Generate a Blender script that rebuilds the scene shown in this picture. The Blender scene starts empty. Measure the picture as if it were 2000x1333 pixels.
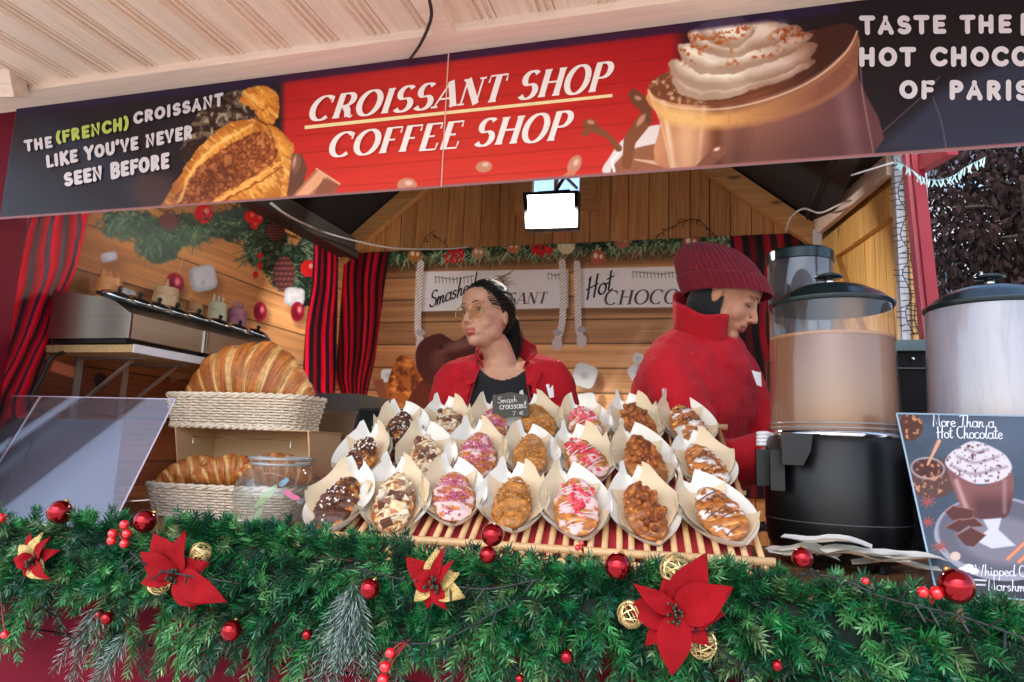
import bpy, math, random
import numpy as np
from mathutils import Vector, Matrix, Quaternion

random.seed(7); rng = np.random.default_rng(7)
S = bpy.context.scene
COL = S.collection
R = math.radians
PI = math.pi

# ------------------------------------------------------------ camera
FPX = 1367.0
YAW, PITCH, ROLL = R(16.27), R(8.64), R(2.15)
CAM = np.array([0.0, 0.0, 1.30])
_f = np.array([-math.sin(YAW)*math.cos(PITCH), math.cos(YAW)*math.cos(PITCH), math.sin(PITCH)])
_r = np.array([math.cos(YAW), math.sin(YAW), 0.0]); _u = np.cross(_r, _f)
_r2 = math.cos(ROLL)*_r + math.sin(ROLL)*_u; _u2 = math.cos(ROLL)*_u - math.sin(ROLL)*_r
cd = bpy.data.cameras.new('camera'); cam = bpy.data.objects.new('camera', cd); COL.objects.link(cam)
cd.sensor_width = 36; cd.lens = FPX/2000*36; cd.clip_start = 0.02; cd.clip_end = 2000
m = Matrix.Identity(4)
for i in range(3):
    m[i][0] = _r2[i]; m[i][1] = _u2[i]; m[i][2] = -_f[i]; m[i][3] = CAM[i]
cam.matrix_world = m
S.camera = cam

# ------------------------------------------------------------ light
W = bpy.data.worlds.new('World'); S.world = W; W.use_nodes = True
wn = W.node_tree; bg = wn.nodes['Background']
sky = wn.nodes.new('ShaderNodeTexSky'); sky.sky_type = 'NISHITA'; sky.sun_disc = False
SUN_EL, SUN_AZ = 50, 190       # azimuth clockwise from +Y: behind the photographer, a little to the left
sky.sun_elevation = R(SUN_EL); sky.sun_rotation = R(SUN_AZ); sky.dust_density = 2.0; sky.air_density = 1.0; sky.ozone_density = 1.0
wn.links.new(sky.outputs[0], bg.inputs[0]); bg.inputs[1].default_value = 0.15
sl = bpy.data.lights.new('sun', 'SUN'); sun = bpy.data.objects.new('sun', sl); COL.objects.link(sun)
sl.energy = 0.5; sl.angle = R(70); sl.color = (1.0, 0.97, 0.93)
sd = Vector((math.sin(R(SUN_AZ))*math.cos(R(SUN_EL)), math.cos(R(SUN_AZ))*math.cos(R(SUN_EL)), math.sin(R(SUN_EL))))
sun.rotation_euler = sd.to_track_quat('Z', 'Y').to_euler()
S.view_settings.view_transform = 'Standard'; S.view_settings.look = 'None'
S.view_settings.exposure = 1.75; S.view_settings.gamma = 1; S.view_settings.use_curve_mapping = False

# ------------------------------------------------------------ helpers
def ray(px, py):
    return _f + _r2*(px-1000)/FPX + _u2*(666.5-py)/FPX
def PY(px, py, Y): d = ray(px, py); return CAM + d*(Y-CAM[1])/d[1]
def PX(px, py, X): d = ray(px, py); return CAM + d*(X-CAM[0])/d[0]
def PZ(px, py, Z): d = ray(px, py); return CAM + d*(Z-CAM[2])/d[2]
def PD(px, py, D): return CAM + ray(px, py)*D
def PP(px, py, o, n):
    d = ray(px, py); return CAM + d*(np.dot(np.asarray(o)-CAM, n)/np.dot(d, n))
def proj(P):
    P = np.asarray(P)-CAM; z = P@_f
    return 1000+FPX*(P@_r2)/z, 666.5-FPX*(P@_u2)/z

def lin(c):
    c = np.asarray(c, float)
    if c.max() > 1.0: c = c/255.0
    return np.where(c <= 0.04045, c/12.92, ((c+0.055)/1.055)**2.4)

def hash2(i, j, s):
    h = np.sin(i*127.1+j*311.7+s*74.7)*43758.5453
    return h-np.floor(h)
def vnoise(x, y, s=0):
    x = np.asarray(x, float); y = np.asarray(y, float)
    i = np.floor(x); j = np.floor(y); u = x-i; v = y-j
    u = u*u*(3-2*u); v = v*v*(3-2*v)
    return (hash2(i, j, s)*(1-u)+hash2(i+1, j, s)*u)*(1-v)+(hash2(i, j+1, s)*(1-u)+hash2(i+1, j+1, s)*u)*v
def fbm(x, y, s=0, o=4):
    a = 0.5; t = 0; n = 0
    for k in range(o):
        t = t+a*vnoise(np.asarray(x)*2**k, np.asarray(y)*2**k, s+k*13); n += a; a *= 0.5
    return t/n

# ---- materials
MATS = {}
def nt(name):
    mt = bpy.data.materials.new(name); mt.use_nodes = True
    b = mt.node_tree.nodes['Principled BSDF']
    return mt, mt.node_tree, b
def mat(name, col, rough=0.5, metal=0.0, var=0.0, vscale=20, bump=0.0, bscale=60, vcol=False, stretch=(1, 1, 1),
        sheen=0.0, coat=0.0, spec=0.5, sss=0.0, rvar=0.0, trans=0.0, rnd=0.0, alpha=1.0):
    if name in MATS: return MATS[name]
    mt, t, b = nt(name); N = t.nodes; L = t.links
    c = tuple(lin(col))+(1,)
    b.inputs['Base Color'].default_value = c
    b.inputs['Roughness'].default_value = rough; b.inputs['Metallic'].default_value = metal
    b.inputs['Specular IOR Level'].default_value = spec
    b.inputs['Sheen Weight'].default_value = sheen; b.inputs['Coat Weight'].default_value = coat
    b.inputs['Coat Roughness'].default_value = 0.08
    if sss: b.inputs['Subsurface Weight'].default_value = sss; b.inputs['Subsurface Radius'].default_value = (0.012, 0.005, 0.003); b.inputs['Subsurface Scale'].default_value = 1.0
    b.inputs['Transmission Weight'].default_value = trans
    b.inputs['Alpha'].default_value = alpha
    tc = N.new('ShaderNodeTexCoord'); mp = N.new('ShaderNodeMapping'); L.new(tc.outputs['Object'], mp.inputs[0])
    mp.inputs['Scale'].default_value = stretch
    src = None
    if vcol:
        a = N.new('ShaderNodeVertexColor'); a.layer_name = 'Col'; src = a.outputs[0]
    if var or rvar:
        nz = N.new('ShaderNodeTexNoise'); nz.inputs['Scale'].default_value = vscale; nz.inputs['Detail'].default_value = 6
        L.new(mp.outputs[0], nz.inputs['Vector'])
        if var:
            mr = N.new('ShaderNodeMapRange'); mr.inputs[1].default_value = 0.3; mr.inputs[2].default_value = 0.7
            mr.inputs[3].default_value = 1-var; mr.inputs[4].default_value = 1+var*0.6
            L.new(nz.outputs[0], mr.inputs[0])
            mx = N.new('ShaderNodeVectorMath'); mx.operation = 'SCALE'
            if src: L.new(src, mx.inputs[0])
            else: mx.inputs[0].default_value = c[:3]
            L.new(mr.outputs[0], mx.inputs['Scale']); src = mx.outputs[0]
        if rvar:
            mr = N.new('ShaderNodeMapRange'); mr.inputs[3].default_value = max(0.02, rough-rvar); mr.inputs[4].default_value = min(1, rough+rvar)
            L.new(nz.outputs[0], mr.inputs[0]); L.new(mr.outputs[0], b.inputs['Roughness'])
    if rnd:
        oi = N.new('ShaderNodeObjectInfo'); mr = N.new('ShaderNodeMapRange'); mr.inputs[3].default_value = 1-rnd; mr.inputs[4].default_value = 1+rnd*0.7
        L.new(oi.outputs['Random'], mr.inputs[0]); mx = N.new('ShaderNodeVectorMath'); mx.operation = 'SCALE'
        if src: L.new(src, mx.inputs[0])
        else: mx.inputs[0].default_value = c[:3]
        L.new(mr.outputs[0], mx.inputs['Scale']); src = mx.outputs[0]
    if src: L.new(src, b.inputs['Base Color'])
    if bump:
        nb = N.new('ShaderNodeTexNoise'); nb.inputs['Scale'].default_value = bscale; nb.inputs['Detail'].default_value = 5
        L.new(mp.outputs[0], nb.inputs['Vector']); bp = N.new('ShaderNodeBump'); bp.inputs['Strength'].default_value = bump
        bp.inputs['Distance'].default_value = 0.004
        L.new(nb.outputs[0], bp.inputs['Height']); L.new(bp.outputs[0], b.inputs['Normal'])
    MATS[name] = mt; return mt

def wood(name, c1, c2, axis='z', rough=0.55, knots=True, rnd=0.18, scale=1.0):
    """planed timber: streaks along an axis, rings, knots"""
    if name in MATS: return MATS[name]
    mt, t, b = nt(name); N = t.nodes; L = t.links
    tc = N.new('ShaderNodeTexCoord'); oi = N.new('ShaderNodeObjectInfo')
    ad = N.new('ShaderNodeVectorMath'); ad.operation = 'ADD'
    cmb = N.new('ShaderNodeCombineXYZ'); mu = N.new('ShaderNodeMath'); mu.operation = 'MULTIPLY'; mu.inputs[1].default_value = 37.0
    L.new(oi.outputs['Random'], mu.inputs[0])
    for k in range(3): L.new(mu.outputs[0], cmb.inputs[k])
    L.new(tc.outputs['Object'], ad.inputs[0]); L.new(cmb.outputs[0], ad.inputs[1])
    mp = N.new('ShaderNodeMapping'); s = {'x': (1.2, 26, 26), 'y': (26, 1.2, 26), 'z': (26, 26, 1.2)}[axis]
    mp.inputs['Scale'].default_value = tuple(q*scale for q in s); L.new(ad.outputs[0], mp.inputs[0])
    nz = N.new('ShaderNodeTexNoise'); nz.inputs['Scale'].default_value = 2.2; nz.inputs['Detail'].default_value = 7; nz.inputs['Distortion'].default_value = 1.2
    L.new(mp.outputs[0], nz.inputs['Vector'])
    cr = N.new('ShaderNodeValToRGB'); cr.color_ramp.elements[0].position = 0.33; cr.color_ramp.elements[1].position = 0.66
    cr.color_ramp.elements[0].color = tuple(lin(c2))+(1,); cr.color_ramp.elements[1].color = tuple(lin(c1))+(1,)
    L.new(nz.outputs[0], cr.inputs[0]); src = cr.outputs[0]
    if knots:
        mk = N.new('ShaderNodeMapping'); s = {'x': (3, 9, 9), 'y': (9, 3, 9), 'z': (9, 9, 3)}[axis]; mk.inputs['Scale'].default_value = s
        L.new(ad.outputs[0], mk.inputs[0])
        vo = N.new('ShaderNodeTexVoronoi'); vo.inputs['Scale'].default_value = 1.0; L.new(mk.outputs[0], vo.inputs['Vector'])
        mr = N.new('ShaderNodeMapRange'); mr.inputs[1].default_value = 0.04; mr.inputs[2].default_value = 0.13; mr.inputs[3].default_value = 0.35; mr.inputs[4].default_value = 1.0
        L.new(vo.outputs['Distance'], mr.inputs[0]); mx = N.new('ShaderNodeVectorMath'); mx.operation = 'SCALE'
        L.new(src, mx.inputs[0]); L.new(mr.outputs[0], mx.inputs['Scale']); src = mx.outputs[0]
    mr = N.new('ShaderNodeMapRange'); mr.inputs[3].default_value = 1-rnd; mr.inputs[4].default_value = 1+rnd
    L.new(oi.outputs['Random'], mr.inputs[0]); mx = N.new('ShaderNodeVectorMath'); mx.operation = 'SCALE'
    L.new(src, mx.inputs[0]); L.new(mr.outputs[0], mx.inputs['Scale'])
    L.new(mx.outputs[0], b.inputs['Base Color']); b.inputs['Roughness'].default_value = rough
    bp = N.new('ShaderNodeBump'); bp.inputs['Strength'].default_value = 0.25; bp.inputs['Distance'].default_value = 0.002
    L.new(nz.outputs[0], bp.inputs['Height']); L.new(bp.outputs[0], b.inputs['Normal'])
    MATS[name] = mt; return mt

def clear(name, tint=(1, 1, 1), frost=0.0, fcol=(0.8, 0.8, 0.82), streak=False, gloss=0.12, rough=0.03):
    """clear or steamed-up plastic / glass: transparent body, fresnel gloss, milky film"""
    if name in MATS: return MATS[name]
    mt = bpy.data.materials.new(name); mt.use_nodes = True; t = mt.node_tree; N = t.nodes; L = t.links
    for n in list(N): N.remove(n)
    out = N.new('ShaderNodeOutputMaterial'); tr = N.new('ShaderNodeBsdfTransparent'); tr.inputs[0].default_value = tuple(tint)+(1,)
    gl = N.new('ShaderNodeBsdfGlossy'); gl.inputs['Roughness'].default_value = rough
    lw_ = N.new('ShaderNodeLayerWeight'); lw_.inputs[0].default_value = 0.5
    fr = N.new('ShaderNodeMath'); fr.operation = 'POWER'; fr.inputs[1].default_value = 3.5; L.new(lw_.outputs['Facing'], fr.inputs[0])
    df = N.new('ShaderNodeBsdfPrincipled'); df.inputs['Base Color'].default_value = tuple(fcol)+(1,); df.inputs['Roughness'].default_value = 0.25
    m1 = N.new('ShaderNodeMixShader'); m2 = N.new('ShaderNodeMixShader')
    if streak:
        tc = N.new('ShaderNodeTexCoord'); mp = N.new('ShaderNodeMapping'); mp.inputs['Scale'].default_value = (22, 22, 3.0)
        L.new(tc.outputs['Object'], mp.inputs[0]); nz = N.new('ShaderNodeTexNoise'); nz.inputs['Scale'].default_value = 1.6; nz.inputs['Detail'].default_value = 8; nz.inputs['Roughness'].default_value = 0.7
        L.new(mp.outputs[0], nz.inputs['Vector']); mr = N.new('ShaderNodeMapRange')
        mr.inputs[1].default_value = 0.40; mr.inputs[2].default_value = 0.52; mr.inputs[3].default_value = frost*0.86; mr.inputs[4].default_value = frost
        L.new(nz.outputs[0], mr.inputs[0]); L.new(mr.outputs[0], m1.inputs[0])
    else: m1.inputs[0].default_value = frost
    L.new(tr.outputs[0], m1.inputs[1]); L.new(df.outputs[0], m1.inputs[2])
    mu = N.new('ShaderNodeMath'); mu.operation = 'MULTIPLY_ADD'; mu.inputs[1].default_value = 0.55; mu.inputs[2].default_value = 0.03+gloss*0.08
    L.new(fr.outputs[0], mu.inputs[0]); L.new(mu.outputs[0], m2.inputs[0])
    L.new(m1.outputs[0], m2.inputs[1]); L.new(gl.outputs[0], m2.inputs[2]); L.new(m2.outputs[0], out.inputs[0])
    MATS[name] = mt; return mt

def emit(name, col, st):
    if name in MATS: return MATS[name]
    mt, t, b = nt(name); b.inputs['Base Color'].default_value = (*col, 1); b.inputs['Emission Color'].default_value = (*col, 1); b.inputs['Emission Strength'].default_value = st
    MATS[name] = mt; return mt

# ---- mesh builder
class MB:
    def __init__(s): s.v = []; s.f = []; s.c = []; s.n = 0; s.br = []
    def add(s, v, f, col=None):
        v = np.asarray(v, float).reshape(-1, 3); k = s.n
        s.v.append(v); s.f += [tuple(int(a)+k for a in q) for q in f]; s.n += len(v)
        if col is None: col = (0.5, 0.5, 0.5)
        col = np.asarray(col, float)
        s.c.append(np.broadcast_to(col, (len(v), 3)) if col.ndim == 1 else col)
        return s
    def box(s, c, size, rot=None, col=None):
        x, y, z = [q/2 for q in size]
        v = np.array([(a*x, b*y, d*z) for a in (-1, 1) for b in (-1, 1) for d in (-1, 1)])
        if rot is not None: v = v@np.array(rot).T
        v = v+np.asarray(c)
        return s.add(v, [(0, 1, 3, 2), (4, 6, 7, 5), (0, 4, 5, 1), (2, 3, 7, 6), (0, 2, 6, 4), (1, 5, 7, 3)], col)
    def bbox(s, a, b, col=None):
        a = np.asarray(a, float); b = np.asarray(b, float); return s.box((a+b)/2, np.abs(b-a), None, col)
    def hexa(s, q0, q1, col=None):
        """two matching quads joined into a solid"""
        v = list(q0)+list(q1)
        return s.add(v, [(3, 2, 1, 0), (4, 5, 6, 7), (0, 1, 5, 4), (1, 2, 6, 5), (2, 3, 7, 6), (3, 0, 4, 7)], col)
    def beam(s, a, b, w, h, up=(0, 0, 1), col=None):
        a = np.asarray(a, float); b = np.asarray(b, float); d = b-a; L = np.linalg.norm(d); d = d/L
        sx = np.cross(d, up); sx /= np.linalg.norm(sx); u = np.cross(sx, d)
        return s.box((a+b)/2, (w, L, h), np.array([sx, d, u]).T, col)
    def tube(s, pts, r, n=8, closed=False, cap=True, col=None, flat=1.0):
        P = np.asarray(pts, float); m = len(P); r = np.broadcast_to(np.asarray(r, float), (m,))
        T = np.roll(P, -1, 0)-np.roll(P, 1, 0)
        if not closed: T[0] = P[1]-P[0]; T[-1] = P[-1]-P[-2]
        T /= (np.linalg.norm(T, axis=1)[:, None]+1e-12)
        up = np.array([0, 0, 1.0]) if abs(T[0][2]) < 0.9 else np.array([1.0, 0, 0])
        u = np.cross(T[0], up); u /= np.linalg.norm(u); V = []
        an = np.arange(n)*2*PI/n; ca, sa = np.cos(an), np.sin(an)
        for i in range(m):
            u = u-T[i]*np.dot(u, T[i]); u /= (np.linalg.norm(u)+1e-12); w = np.cross(T[i], u)
            V.append(P[i]+r[i]*(np.outer(ca, u)+np.outer(sa, w)*flat))
        V = np.concatenate(V); F = []
        for i in range(m if closed else m-1):
            a = i*n; b = ((i+1) % m)*n
            for k in range(n): F.append((a+k, a+(k+1) % n, b+(k+1) % n, b+k))
        if cap and not closed: F.append(tuple(range(n-1, -1, -1))); F.append(tuple((m-1)*n+k for k in range(n)))
        if col is not None and np.asarray(col).ndim == 2: col = np.repeat(np.asarray(col), n, 0)
        return s.add(V, F, col)
    def lathe(s, prof, c=(0, 0, 0), n=32, col=None, rot=None, cap=True):
        V = []; F = []
        for (r, z) in prof:
            for k in range(n):
                a = 2*PI*k/n; V.append((r*math.cos(a), r*math.sin(a), z))
        V = np.array(V)
        if rot is not None: V = V@np.array(rot).T
        V = V+np.asarray(c); m = len(prof)
        for i in range(m-1):
            for k in range(n): F.append((i*n+k, i*n+(k+1) % n, (i+1)*n+(k+1) % n, (i+1)*n+k))
        if cap:
            if prof[0][0] > 1e-6: F.append(tuple(range(n-1, -1, -1)))
            if prof[-1][0] > 1e-6: F.append(tuple((m-1)*n+k for k in range(n)))
        if col is not None and np.asarray(col).ndim == 2: col = np.repeat(np.asarray(col), n, 0)
        return s.add(V, F, col)
    def ball(s, c, r, n=12, m=8, col=None, rot=None):
        r = np.broadcast_to(np.asarray(r, float), (3,))
        V = [(0, 0, 1)]
        for i in range(1, m):
            t = PI*i/m
            for k in range(n): a = 2*PI*k/n; V.append((math.sin(t)*math.cos(a), math.sin(t)*math.sin(a), math.cos(t)))
        V.append((0, 0, -1)); V = np.array(V)*r
        if rot is not None: V = V@np.array(rot).T
        F = [(0, 1+k, 1+(k+1) % n) for k in range(n)]
        for i in range(m-2):
            a = 1+i*n; b = a+n
            for k in range(n): F.append((a+k, b+k, b+(k+1) % n, a+(k+1) % n))
        l = len(V)-1; a = 1+(m-2)*n
        F += [(l, a+(k+1) % n, a+k) for k in range(n)]
        return s.add(V+np.asarray(c), F, col)
    def grid(s, V, nx, ny, col=None, wrap=False):
        """V: (ny*nx) points"""
        F = []; ex = nx if wrap else nx-1
        for j in range(ny-1):
            for i in range(ex): F.append((j*nx+i, j*nx+(i+1) % nx, (j+1)*nx+(i+1) % nx, (j+1)*nx+i))
        return s.add(V, F, col)
    def prism(s, poly, d, col=None):
        """planar 3D polygon extruded by vector d"""
        p = np.asarray(poly, float); n = len(p); q = p+np.asarray(d)
        F = [tuple(range(n-1, -1, -1)), tuple(range(n, 2*n))]+[(k, (k+1) % n, n+(k+1) % n, n+k) for k in range(n)]
        return s.add(np.vstack([p, q]), F, col)
    def mesh(s, name, off=(0, 0, 0), smooth=False, vcol=False):
        me = bpy.data.meshes.new(name); V = np.vstack(s.v)-np.asarray(off)
        me.from_pydata(V.tolist(), [], s.f)
        if vcol:
            a = me.color_attributes.new('Col', 'FLOAT_COLOR', 'POINT'); C = np.vstack(s.c)
            a.data.foreach_set('color', np.hstack([C, np.ones((len(C), 1))]).astype(np.float32).ravel())
        if smooth: me.polygons.foreach_set('use_smooth', [True]*len(me.polygons))
        me.update(); return me
    def build(s, name, m, parent=None, smooth=False, vcol=False, label=None, kind=None, cat=None, group=None, origin=None, auto=None):
        if len(s.br) > 1:     # one object for each word
            br = [b for b in s.br]+[(len(s.v), len(s.f), s.n)]; o = None
            for (v0, f0, n0), (v1, f1, n1) in zip(br[:-1], br[1:]):
                if f1 == f0: continue
                w = MB(); w.v = s.v[v0:v1]; w.c = s.c[v0:v1]; w.f = [tuple(a-n0 for a in f) for f in s.f[f0:f1]]; w.n = n1-n0; o = w.build(name, m, parent)
            return o
        off = np.array(origin if origin is not None else (parent_off(parent) if parent else (0, 0, 0)))
        me = s.mesh(name, off, smooth, vcol); me.materials.append(m)
        if auto is not None:
            try: me.set_sharp_from_angle(angle=R(auto))
            except Exception: pass
        o = bpy.data.objects.new(name, me); COL.objects.link(o)
        if parent: o.parent = parent
        elif origin is not None: o.location = origin
        tag(o, label, cat, group, kind); return o
def parent_off(p):
    t = np.zeros(3)
    while p is not None: t += np.array(p.location); p = p.parent
    return t
def tag(o, label=None, cat=None, group=None, kind=None):
    if label: o['label'] = label
    if cat: o['category'] = cat
    if group: o['group'] = group
    if kind: o['kind'] = kind
    return o
def thing(name, loc, label, cat, group=None):
    o = bpy.data.objects.new(name, None); o.empty_display_size = 0.05; COL.objects.link(o); o.location = tuple(float(q) for q in loc)
    return tag(o, label, cat, group)
def copy_tree(o, parent=None):
    c = o.copy(); COL.objects.link(c); c.parent = parent
    for ch in list(o.children): copy_tree(ch, c)
    return c
def inst(name, me, parent, loc=(0, 0, 0), rot=None, scale=None, label=None):
    o = bpy.data.objects.new(name, me); COL.objects.link(o); o.parent = parent; o.location = loc
    if rot is not None: o.rotation_euler = rot
    if scale is not None: o.scale = scale
    if label: o['label'] = label
    return o
def frame(x, y, z, o):
    mm = Matrix.Identity(4)
    for i in range(3): mm[i][0] = x[i]; mm[i][1] = y[i]; mm[i][2] = z[i]; mm[i][3] = o[i]
    return mm
def unit(v): v = np.asarray(v, float); return v/np.linalg.norm(v)

# ---- flat print: coloured grid on a plane, drawn in the plane of the print
class Art:
    """per-vertex picture; x,y are drawing coordinates of every grid vertex"""
    def __init__(s, x, y, base): s.x = x; s.y = y; s.c = np.tile(np.asarray(base, float), (len(x), 1))
    def put(s, mask, col):
        mask = np.clip(mask, 0, 1)[:, None]; col = np.asarray(col, float); s.c = s.c*(1-mask)+col*mask
    def mul(s, mask, k): mask = np.clip(mask, 0, 1)[:, None]; s.c = s.c*(1-mask+mask*np.asarray(k, float))
    def ell(s, cx, cy, rx, ry, rot=0, soft=1.5):
        a = R(rot); dx = s.x-cx; dy = s.y-cy; X = dx*math.cos(a)+dy*math.sin(a); Y = -dx*math.sin(a)+dy*math.cos(a)
        d = (1-np.sqrt((X/rx)**2+(Y/ry)**2))*min(rx, ry); return np.clip(d/soft+0.5, 0, 1)
    def poly(s, pts, soft=1.5):
        p = np.asarray(pts, float); x0, y0 = p.min(0)-3*soft; x1, y1 = p.max(0)+3*soft
        idx = np.where((s.x > x0) & (s.x < x1) & (s.y > y0) & (s.y < y1))[0]; out = np.zeros(len(s.x))
        if len(idx) == 0: return out
        X = s.x[idx]; Y = s.y[idx]; ins = np.zeros(len(idx), bool); dm = np.full(len(idx), 1e9); n = len(p)
        for i in range(n):
            ax, ay = p[i]; bx, by = p[(i+1) % n]
            if ay != by:
                cr = ((ay > Y) != (by > Y)) & (X < (bx-ax)*(Y-ay)/(by-ay)+ax); ins ^= cr
            L2 = (bx-ax)**2+(by-ay)**2+1e-9; t = np.clip(((X-ax)*(bx-ax)+(Y-ay)*(by-ay))/L2, 0, 1)
            dm = np.minimum(dm, np.hypot(X-ax-t*(bx-ax), Y-ay-t*(by-ay)))
        out[idx] = np.clip(np.where(ins, dm, -dm)/soft+0.5, 0, 1); return out
    def line(s, pts, w, soft=1.2):
        p = np.asarray(pts, float); w = np.broadcast_to(np.asarray(w, float), (len(p),)); dm = np.full(len(s.x), -1e9)
        for i in range(len(p)-1):
            ax, ay = p[i]; bx, by = p[i+1]; L2 = (bx-ax)**2+(by-ay)**2+1e-9
            t = np.clip(((s.x-ax)*(bx-ax)+(s.y-ay)*(by-ay))/L2, 0, 1)
            dm = np.maximum(dm, (w[i]+(w[i+1]-w[i])*t)/2-np.hypot(s.x-ax-t*(bx-ax), s.y-ay-t*(by-ay)))
        return np.clip(dm/soft+0.5, 0, 1)
def smooth_poly(pts, n=6):
    """closed Catmull-Rom through points"""
    p = np.asarray(pts, float); m = len(p); out = []
    for i in range(m):
        a, b, c, d = p[i-1], p[i], p[(i+1) % m], p[(i+2) % m]
        for k in range(n):
            t = k/n; out.append(0.5*((2*b)+(-a+c)*t+(2*a-5*b+4*c-d)*t*t+(-a+3*b-3*c+d)*t**3))
    return np.array(out)
def crom(pts, n=6):
    p = np.asarray(pts, float); p = np.vstack([2*p[0]-p[1], p, 2*p[-1]-p[-2]]); out = []
    for i in range(1, len(p)-2):
        a, b, c, d = p[i-1], p[i], p[i+1], p[i+2]
        for k in range(n):
            t = k/n; out.append(0.5*((2*b)+(-a+c)*t+(2*a-5*b+4*c-d)*t*t+(-a+3*b-3*c+d)*t**3))
    out.append(p[-2]); return np.array(out)

# ---- lettering: stroke skeletons, cap height 1
def arc(cx, cy, rx, ry, a0, a1, n=14):
    return [(cx+rx*math.cos(R(a0+(a1-a0)*k/n)), cy+ry*math.sin(R(a0+(a1-a0)*k/n))) for k in range(n+1)]
UP = {  # char: (width, [(kind, points)], [serif x,y,halfwidth])   kind v = pen, t = thin, T = thick
 'A': (.80, [('t', [(.04, 0), (.40, 1)]), ('T', [(.40, 1), (.76, 0)]), ('t', [(.16, .33), (.62, .33)])], [(.06, 0, .12), (.74, 0, .14)]),
 'B': (.70, [('T', [(.16, 0), (.16, 1)]), ('v', [(.16, 1), (.36, 1)]+arc(.36, .76, .24, .24, 90, -90)+[(.16, .52)]), ('v', [(.16, .52), (.38, .52)]+arc(.38, .26, .26, .26, 90, -90)+[(.16, 0)])], []),
 'C': (.78, [('v', arc(.42, .5, .36, .5, 48, 312, 24)), ('t', [(.70, .96), (.69, .70)])], []),
 'E': (.66, [('T', [(.16, 0), (.16, 1)]), ('t', [(.06, 1), (.60, 1), (.60, .80)]), ('t', [(.16, .52), (.46, .52)]), ('t', [(.06, 0), (.62, 0), (.63, .24)])], [(.46, .52, 0)]),
 'F': (.62, [('T', [(.16, 0), (.16, 1)]), ('t', [(.06, 1), (.60, 1), (.60, .78)]), ('t', [(.16, .52), (.46, .52)])], [(.16, 0, .13)]),
 'H': (.84, [('T', [(.16, 0), (.16, 1)]), ('T', [(.68, 0), (.68, 1)]), ('t', [(.16, .52), (.68, .52)])], [(.16, 0, .13), (.16, 1, .13), (.68, 0, .13), (.68, 1, .13)]),
 'I': (.36, [('T', [(.18, 0), (.18, 1)])], [(.18, 0, .13), (.18, 1, .13)]),
 'K': (.72, [('T', [(.14, 0), (.14, 1)]), ('t', [(.62, 1), (.14, .42)]), ('T', [(.28, .55), (.66, 0)])], []),
 'L': (.60, [('T', [(.16, 0), (.16, 1)]), ('t', [(.06, 0), (.56, 0), (.57, .26)])], [(.16, 1, .13)]),
 'N': (.84, [('t', [(.14, 0), (.14, 1)]), ('T', [(.14, 1), (.70, 0)]), ('t', [(.70, 0), (.70, 1)])], [(.14, 0, .12), (.10, 1, .10), (.70, 1, .12)]),
 'O': (.84, [('v', arc(.42, .5, .36, .5, 0, 360, 30))], []),
 'P': (.68, [('T', [(.16, 0), (.16, 1)]), ('v', [(.06, 1), (.36, 1)]+arc(.36, .74, .27, .26, 90, -90)+[(.16, .48)])], [(.16, 0, .13)]),
 'R': (.76, [('T', [(.16, 0), (.16, 1)]), ('v', [(.06, 1), (.36, 1)]+arc(.36, .75, .25, .25, 90, -90)+[(.16, .50)]), ('T', [(.36, .50), (.50, .30), (.58, .04)]), ('t', [(.58, .04), (.70, 0), (.74, .08)])], [(.16, 0, .13)]),
 'S': (.66, [('v', arc(.34, .745, .23, .255, 35, 250, 14)+arc(.33, .265, .26, .265, 75, -150, 16))], []),
 'T': (.72, [('T', [(.36, 0), (.36, 1)]), ('t', [(.04, .76), (.06, 1), (.66, 1), (.68, .76)])], [(.36, 0, .14)]),
 'U': (.80, [('v', [(.14, 1), (.14, .32)]+arc(.40, .32, .26, .32, 180, 360, 12)+[(.66, 1)])], []),
 'V': (.76, [('T', [(.06, 1), (.38, 0)]), ('t', [(.38, 0), (.70, 1)])], []),
 'Y': (.72, [('T', [(.06, 1), (.36, .48)]), ('t', [(.66, 1), (.36, .48)]), ('T', [(.36, .48), (.36, 0)])], []),
 'M': (.96, [('t', [(.12, 0), (.14, 1)]), ('T', [(.14, 1), (.46, .1)]), ('t', [(.46, .1), (.80, 1)]), ('T', [(.80, 1), (.84, 0)])], []),
 'W': (1.0, [('T', [(.06, 1), (.28, 0)]), ('t', [(.28, 0), (.50, .9)]), ('T', [(.50, .9), (.72, 0)]), ('t', [(.72, 0), (.94, 1)])], []),
 '(': (.36, [('v', arc(.50, .5, .36, .62, 125, 235, 10))], []), ')': (.36, [('v', arc(-.12, .5, .36, .62, 55, -55, 10))], []),
 "'": (.22, [('T', [(.12, 1.02), (.10, .80)])], []), ' ': (.38, [], []),
 '7': (.6, [('t', [(.08, .95), (.55, .95)]), ('T', [(.55, .95), (.22, 0)])], []),
}
BUB = dict(UP)
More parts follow.
